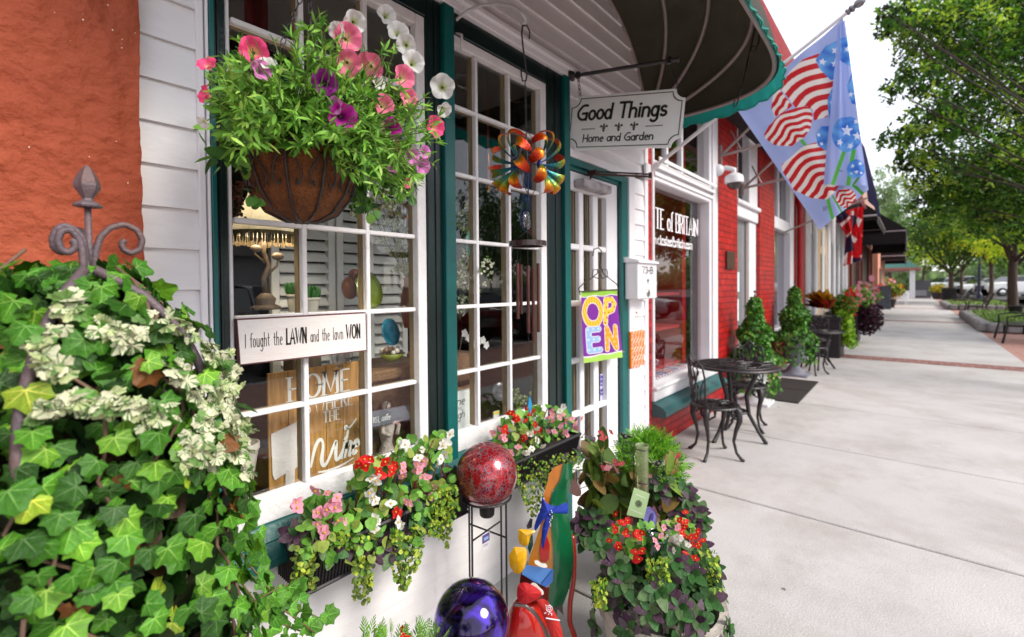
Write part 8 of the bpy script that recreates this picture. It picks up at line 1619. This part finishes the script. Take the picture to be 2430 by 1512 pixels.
# ================================================================ trees
def tree(name, label, base, trunk_r, fork, blobs, nleaf, lsize, clr, wts=None, group=None, lean=(0, 0), tm=M_bark, bk_=1):
    base = np.asarray(base, float); t = thing(name, label, 'tree', base, group); q = MB(); fk = base+[lean[0], lean[1], fork]
    q.tube([base-[0, 0, .15], base+(fk-base)*.06, base+(fk-base)*.5+rng.normal(0, .04, 3), fk], [trunk_r*1.5, trunk_r*1.1, trunk_r*.92, trunk_r*.85], 12)
    for (c, r) in blobs:
        c = np.asarray(c, float); st_ = fk-[0, 0, rng.uniform(0, .25)*fork]; m1 = st_+(c-st_)*.45+[0, 0, -.1*np.linalg.norm(c-st_)]; q.tube([st_, m1, c], [trunk_r*.5*bk_, trunk_r*.28*bk_, trunk_r*.08*bk_], 7)
        for k in range(5 if bk_ == 1 else 2): e = c+rng.normal(0, r*.4, 3); q.tube([m1+(c-m1)*rng.uniform(.2, .9), e], [trunk_r*.14*bk_, trunk_r*.03*bk_], 5)
    q.build('trunk', tm, t, smooth=True)
    R3 = np.array([b[1]**2 for b in blobs]); pr = R3/R3.sum(); idx = rng.choice(len(blobs), nleaf//14, p=pr); C0 = np.array([b[0] for b in blobs])[idx]; RR_ = np.array([b[1] for b in blobs])[idx]
    d = fr_(rng.normal(0, 1, (len(idx), 3))); cc_ = C0+d*(RR_*rng.uniform(.25, 1.0, len(idx))**.6)[:, None]*np.array([1, 1, .75]); P = np.repeat(cc_, 14, 0)+rng.normal(0, 1, (len(cc_)*14, 3))*np.repeat(RR_, 14)[:, None]*.09; n = len(P)
    cl = np.repeat(cols(len(cc_), clr, wts, .12), 14, 0)*(1+rng.normal(0, .15, (n, 1))); A, B, N = frames(rng.normal(0, 1, (n, 3))+[0, 0, -.3], (0, 0, 1), .6); q = MB(); q.inst(QUAD[0]*[.5, 1, 1], QUAD[1], P, A, B, N, rng.uniform(lsize*.7, lsize*1.3, n), np.clip(cl, 0, 1)); q.build('crown', M_treeleaf, t); return t
GR = [(.05, .15, .015), (.12, .27, .02), (.38, .54, .05), (.02, .05, .008)]
bl = [(onD(x, y, D), r) for x, y, D, r in ((2180, 30, 7.5, .55), (2250, 110, 7.6, .75), (2160, 200, 7.4, .42), (2210, 300, 7.6, .55), (2320, 60, 8, 1.0), (2340, 240, 8, .9), (2430, 150, 8.2, 1.2), (2260, 400, 8.2, .7), (2370, 420, 8.2, .85), (2460, 380, 8.4, 1.0), (2230, 480, 8.6, .45), (2330, 510, 8.8, .55), (2430, 520, 8.8, .7), (2130, 40, 7.2, .28), (2520, 60, 8.5, 1.2), (2600, 250, 8.5, 1.2), (2560, -100, 8.5, 1.2), (2350, -80, 8, 1.1), (2140, 330, 7.6, .30), (2170, 380, 7.8, .32), (2100, 70, 7.1, .15), (2110, 210, 7.3, .14), (2090, 20, 7.0, .12))]
tree('street_tree', 'large leafy street tree whose dark crown fills the upper right corner', (9.6, -3.1, 0), .17, 2.6, bl, 60000, .085, GR, [.32, .28, .16, .24], bk_=.3, tm=mat('dark_bark', (.03, .02, .015), .9))
tree('street_tree', 'dark trunked street tree standing in the nearer stone bed', (26.8, -3.02, .1), .15, 2.6, [((26.8, -3, 5.4), 2.2), ((25, -2.2, 4.2), 1.5), ((28, -4.5, 4.4), 1.8), ((27, -1.5, 4.6), 1.5), ((24.4, -4, 4.6), 1.7), ((28.5, -2.3, 6), 1.7), ((25.5, -3.2, 6.5), 1.8), ((24.8, -1.4, 5.4), 1.1), ((23.8, -2.8, 3.7), 1.0)], 20000, .14, [(.12, .32, .035), (.20, .44, .05), (.06, .18, .02)], None, 'street trees')
YG = [(.42, .60, .03), (.62, .72, .03), (.25, .46, .03), (.72, .76, .04)]
def simple_tree(base, h, r, clr, n, ls, label, tr=.12, name='street_tree', group='street trees', fork=None):
    b = np.asarray(base, float); bl_ = [((b[0]+rng.normal(0, r*.45), b[1]+rng.normal(0, r*.45), b[2]+h*(.56+.42*k/6)), r*rng.uniform(.45, .70)*(1.15-.5*k/6)) for k in range(7)]; return tree(name, label, base, tr, fork or h*.34, bl_, n, ls, clr, None, group)
simple_tree((47, -4.2, 0), 8.0, 3.4, YG, 10000, .24, 'pale trunked bright yellow green tree by the parked white car', .13, fork=3.0)
simple_tree((62, -3.6, 0), 9, 4.2, YG, 9000, .32, 'bright yellow green tree over the far end of the walk'); simple_tree((78, -1.0, 0), 9, 4.5, YG, 8000, .36, 'rounded yellow green tree at the end of the walk'); simple_tree((72, -9, 0), 9, 4.5, [(.12, .25, .03), (.2, .34, .05)], 9000, .36, 'mid green tree behind the parked cars')
#simple_tree((36, -3.4, 0), 6.5, 2.6, [(.14, .34, .04), (.24, .46, .05)], 12000, .18, 'green street tree in the farther stone bed', .12, fork=2.6)
HAZE_GREEN = [(.16, .26, .10), (.22, .32, .13), (.28, .36, .17)]  # distance haze mixed into the leaf colours of the far trees
for (x, y, h, r, lb) in ((95, 12, 17, 7, 'tall grey green tree rising behind the pavilion, left one'), (105, 3, 19, 8, 'tallest grey green tree far behind the street end'), (110, -12, 15, 8, 'broad grey green tree far behind the parked cars'), (88, 22, 14, 7, 'grey green tree behind the peach building')): simple_tree((x, y, -.1), h, r, HAZE_GREEN, 9000, .5, lb, .3, 'background_tree', 'far trees')
bt0 = simple_tree((14, -24, -.1), 9, 4.2, [(.05, .12, .02), (.09, .18, .03)], 5200, .34, 'leafy tree across the car park, in line with the tea shop', .2, 'car_park_tree', 'trees across the car park')
for k, (x, y) in enumerate(((-8, -25), (-1, -23), (6, -26), (22, -23), (30, -26), (39, -24), (50, -26), (62, -25), (76, -24), (92, -27))): dup(bt0, (x, y, -.1), k*1.7, 'leafy tree across the car park, number %s from the near end' % ['one', 'two', 'three', 'five', 'six', 'seven', 'eight', 'nine', 'ten', 'eleven'][k], scale=.85+.06*(k % 5))
q = MB(); n = 22000; a = rng.uniform(-70, 30, n); P = np.stack([rng.uniform(125, 150, n), a*1.6, rng.uniform(0, 1, n)**1.2*(7+3*np.sin(a*.21)+2*np.sin(a*.63))], 1); A, B, N = frames(rng.normal(0, 1, (n, 3)), (-1, 0, .5), .6); q.inst(QUAD[0], QUAD[1], P, A, B, N, rng.uniform(.9, 1.6, n), cols(n, HAZE_GREEN)); struct(q.build('distant_wood', M_treeleaf), 'stuff')
# low house across the lot (seen in reflections)
hs = thing('house', 'pale house with grey roof across the car park', 'building', (16, -34, 0)); q = MB(); q.box(9, 23, -38, -31, -.2, 3.6); q.build('wall', M_white, hs); q = MB(); q.add([(8.5, -30.5, 3.6), (23.5, -30.5, 3.6), (23.5, -34.5, 6), (8.5, -34.5, 6), (23.5, -38.5, 3.6), (8.5, -38.5, 3.6)], [(0, 1, 2, 3), (3, 2, 4, 5)]); q.add([(8.5, -30.5, 3.6), (8.5, -34.5, 6), (8.5, -38.5, 3.6)], [(0, 1, 2)]); q.build('roof', mat('grey_shingle', (.12, .11, .11), .8), hs)

# ================================================================ cars in the lot
M_tyre = mat('tyre', (.012, .012, .012), .8); M_carglass = mat('car_glass', (.02, .025, .03), .05, spec=.8); M_chrome = mat('chrome', (.55, .55, .57), .15, metal=1); M_lampg = mat('headlamp', (.65, .66, .68), .1, coat=1)
def make_car(col, label, tall=0):
    m = mat('car_paint', col, .25, var=.03, coat=1); t = thing('parked_car', label, 'car', group='cars parked nose in to the walkway'); h = 1.42+tall
    S = [(-2.25, .55, .62, .70, .70), (-2.2, .30, .80, .82, .80), (-1.75, .22, .88, .88, .82), (-1.0, .20, .94, .90, .84), (-.72, .20, .97, .90, .84), (0, .20, .99, .91, .84), (.9, .20, 1.0, .91, .84), (1.65, .20, 1.02, .90, .82), (2.15, .28, 1.0, .86, .80), (2.25, .5, .85, .78, .74)]
    if tall: S = [(a, b, c+.14 if abs(a) < 2.24 else c+.1, d, e) for a, b, c, d, e in S]
    rows = []
    for (x, zb_, zt_, w1_, w2_) in S: rows.append([(s_*w_, -x*0+0, z) for s_, w_, z in ()] or [(-w2_*.94, x, zb_), (-w1_, x, zb_+.12), (-w1_*1.01, x, (zb_+zt_)/2), (-w1_*.96, x, zt_-.08), (-w2_*.9, x, zt_), (-.3, x, zt_+.03), (.3, x, zt_+.03), (w2_*.9, x, zt_), (w1_*.96, x, zt_-.08), (w1_*1.01, x, (zb_+zt_)/2), (w1_, x, zb_+.12), (w2_*.94, x, zb_)])
    R_3 = np.array(rows); q = MB(); q.grid(R_3); q.add(R_3[0], [tuple(range(12))]); q.add(R_3[-1], [tuple(range(12))[::-1]]); q.add([R_3[i, j] for i in (0, -1) for j in (0, -1)], [(0, 1, 3, 2)])
    bz = 1.0+tall*.9*.16; cab = [(-1.15, .80, bz-.03, .0), (-.45, .70, h-.06, 1), (.3, .70, h, 1), (1.25 if tall else 1.05, .68, h-.05, 1), (2.05 if tall else 1.75, .74, bz-.0, 0)]
    P = np.array([[(-w_, x, bz-.04 if not f else z-.0) if False else (-w_-.06*(0 if not f else 0), x, z) for w_ in (w0,)]+[(-w0*.55, x, z+.02), (w0*.55, x, z+.02), (w0, x, z)] for x, w0, z, f in cab]); q.grid(P); q.build('body', m, t, smooth='auto')
    q = MB(); V = [(-.84, -1.15, bz-.04), (-.71, -.45, h-.07), (-.71, cab[3][0], h-.06), (-.80, cab[4][0], bz-.02)]; V2 = [(-x, y, z) for x, y, z in V]; q.add(V, [(0, 1, 2, 3)]); q.add(V2, [(3, 2, 1, 0)]); q.build('side_windows', M_carglass, t)
    q = MB(); q.add([(-.74, -1.13, bz), (.74, -1.13, bz), (.64, -.47, h-.05), (-.64, -.47, h-.05)], [(0, 1, 2, 3)]); V = np.array(q.V[0])+[0, -.02, .015]; q.V[0] = V; q.build('windscreen', M_carglass, t)
    for sx in (-1, 1):
        for y in (-1.4, 1.4): q = MB(); q.lathe([(0, -.1), (.20, -.1), (.32, -.09), (.33, 0), (.32, .1), (.2, .11), (0, .09)], (sx*.82, y, .32), 22, ax=(1, 0, 0)); w__ = q.build('wheel', M_tyre, t, smooth='auto'); q = MB(); q.lathe([(0, .02), (.18, .0), (.2, -.03)], (sx*.93, y, .32), 14, ax=(sx, 0, 0)); q.build('rim', M_chrome, w__)
        q = MB(); q.ball((sx*.66, -2.12, .74+tall*.3), .15, 12, 8, ax=(1.1, .6, .6)); q.build('headlight', M_lampg, t, smooth=True)
    q = MB(); q.box(-.45, .45, -2.29, -2.2, .56, .78+tall*.3); q.build('grille', M_tyre, t); q = MB(); [q.box(-.44, .44, -2.305, -2.29, .58+.06*k, .60+.06*k) for k in range(4)]; q.build('grille_bars', M_chrome, t)
    q = MB(); [q.box(s_*.97-.08, s_*.97+.08, -.95, -.80, bz, bz+.12) for s_ in (-1, 1)]; q.build('mirrors', m, t); return t
CARS = [((.45, .46, .48), 4.3, .25, 'silver car opposite the left shop window'), ((.20, .012, .015), 8.4, .2, 'dark red car opposite the right shop window'), ((.02, .02, .025), 11.6, 0, 'black car opposite the tea shop door'), ((.6, .6, .62), 15.0, .25, 'white tall car opposite the tea shop'), ((.10, .12, .16), 18.4, 0, 'dark blue grey car opposite the white shop'), ((.4, .4, .42), 22, 0, 'silver saloon near the nearest bench'),
        ((.02, .022, .03), 42.5, .3, 'black pickup nosed up behind the stone bed'), ((.70, .71, .73), 53, 0, 'white saloon parked behind the pale tree trunk'), ((.62, .64, .68), 58.5, .25, 'silver tall car behind the white saloon'), ((.55, .57, .6), 64, .2, 'pale grey car, farthest of the parked row'), ((.68, .68, .7), 47.5, .1, 'white car between the pickup and the pale trunk')]
for i, (c, x, tl_, lb) in enumerate(CARS):
    t = make_car(c, lb, tl_); t.location = (x, -7.3, -.15); t.rotation_euler = (0, 0, R_(180 if x < 40 else 205))
    if x > 45: t.location = {53: (66, -5.6, .25), 58.5: (74, -4.7, .25), 64: (84, -3.6, .25), 47.5: (59, -6.8, .25)}[x]; t.rotation_euler = (0, 0, R_(207)); t.scale = (1.15,)*3
q = MB(); q.bbox(47, 130, -40, -4.6, -.2, .25, .03); q.bbox(56, 129.9, -4.55, -1.9, -.2, .246, .03); struct(q.build('parking_lot', M_asph))
# lamp posts
M_post = mat('navy_post', (.015, .02, .05), .4)
for (x, y, lb) in ((52, -4.0, 'dark lamp post beside the pale tree trunk'), (70, -9, 'dark lamp post far off among the parked cars'), (-4, -4, 'dark lamp post near the kerb behind the viewer')):
    t = thing('lamp_post', lb, 'lamp post', (x, y, 0), 'dark lamp posts'); q = MB(); q.lathe([(.22, 0), (.2, .5), (.11, .7), (.08, 3.6), (.1, 3.7), (0, 3.72)], (x, y, 0), 12); q.build('post', M_post, t); q = MB(); q.lathe([(.08, 3.72), (.2, 3.9), (.24, 4.15), (.15, 4.4), (0, 4.5)], (x, y, 0), 12); q.build('lantern', M_frame, t)
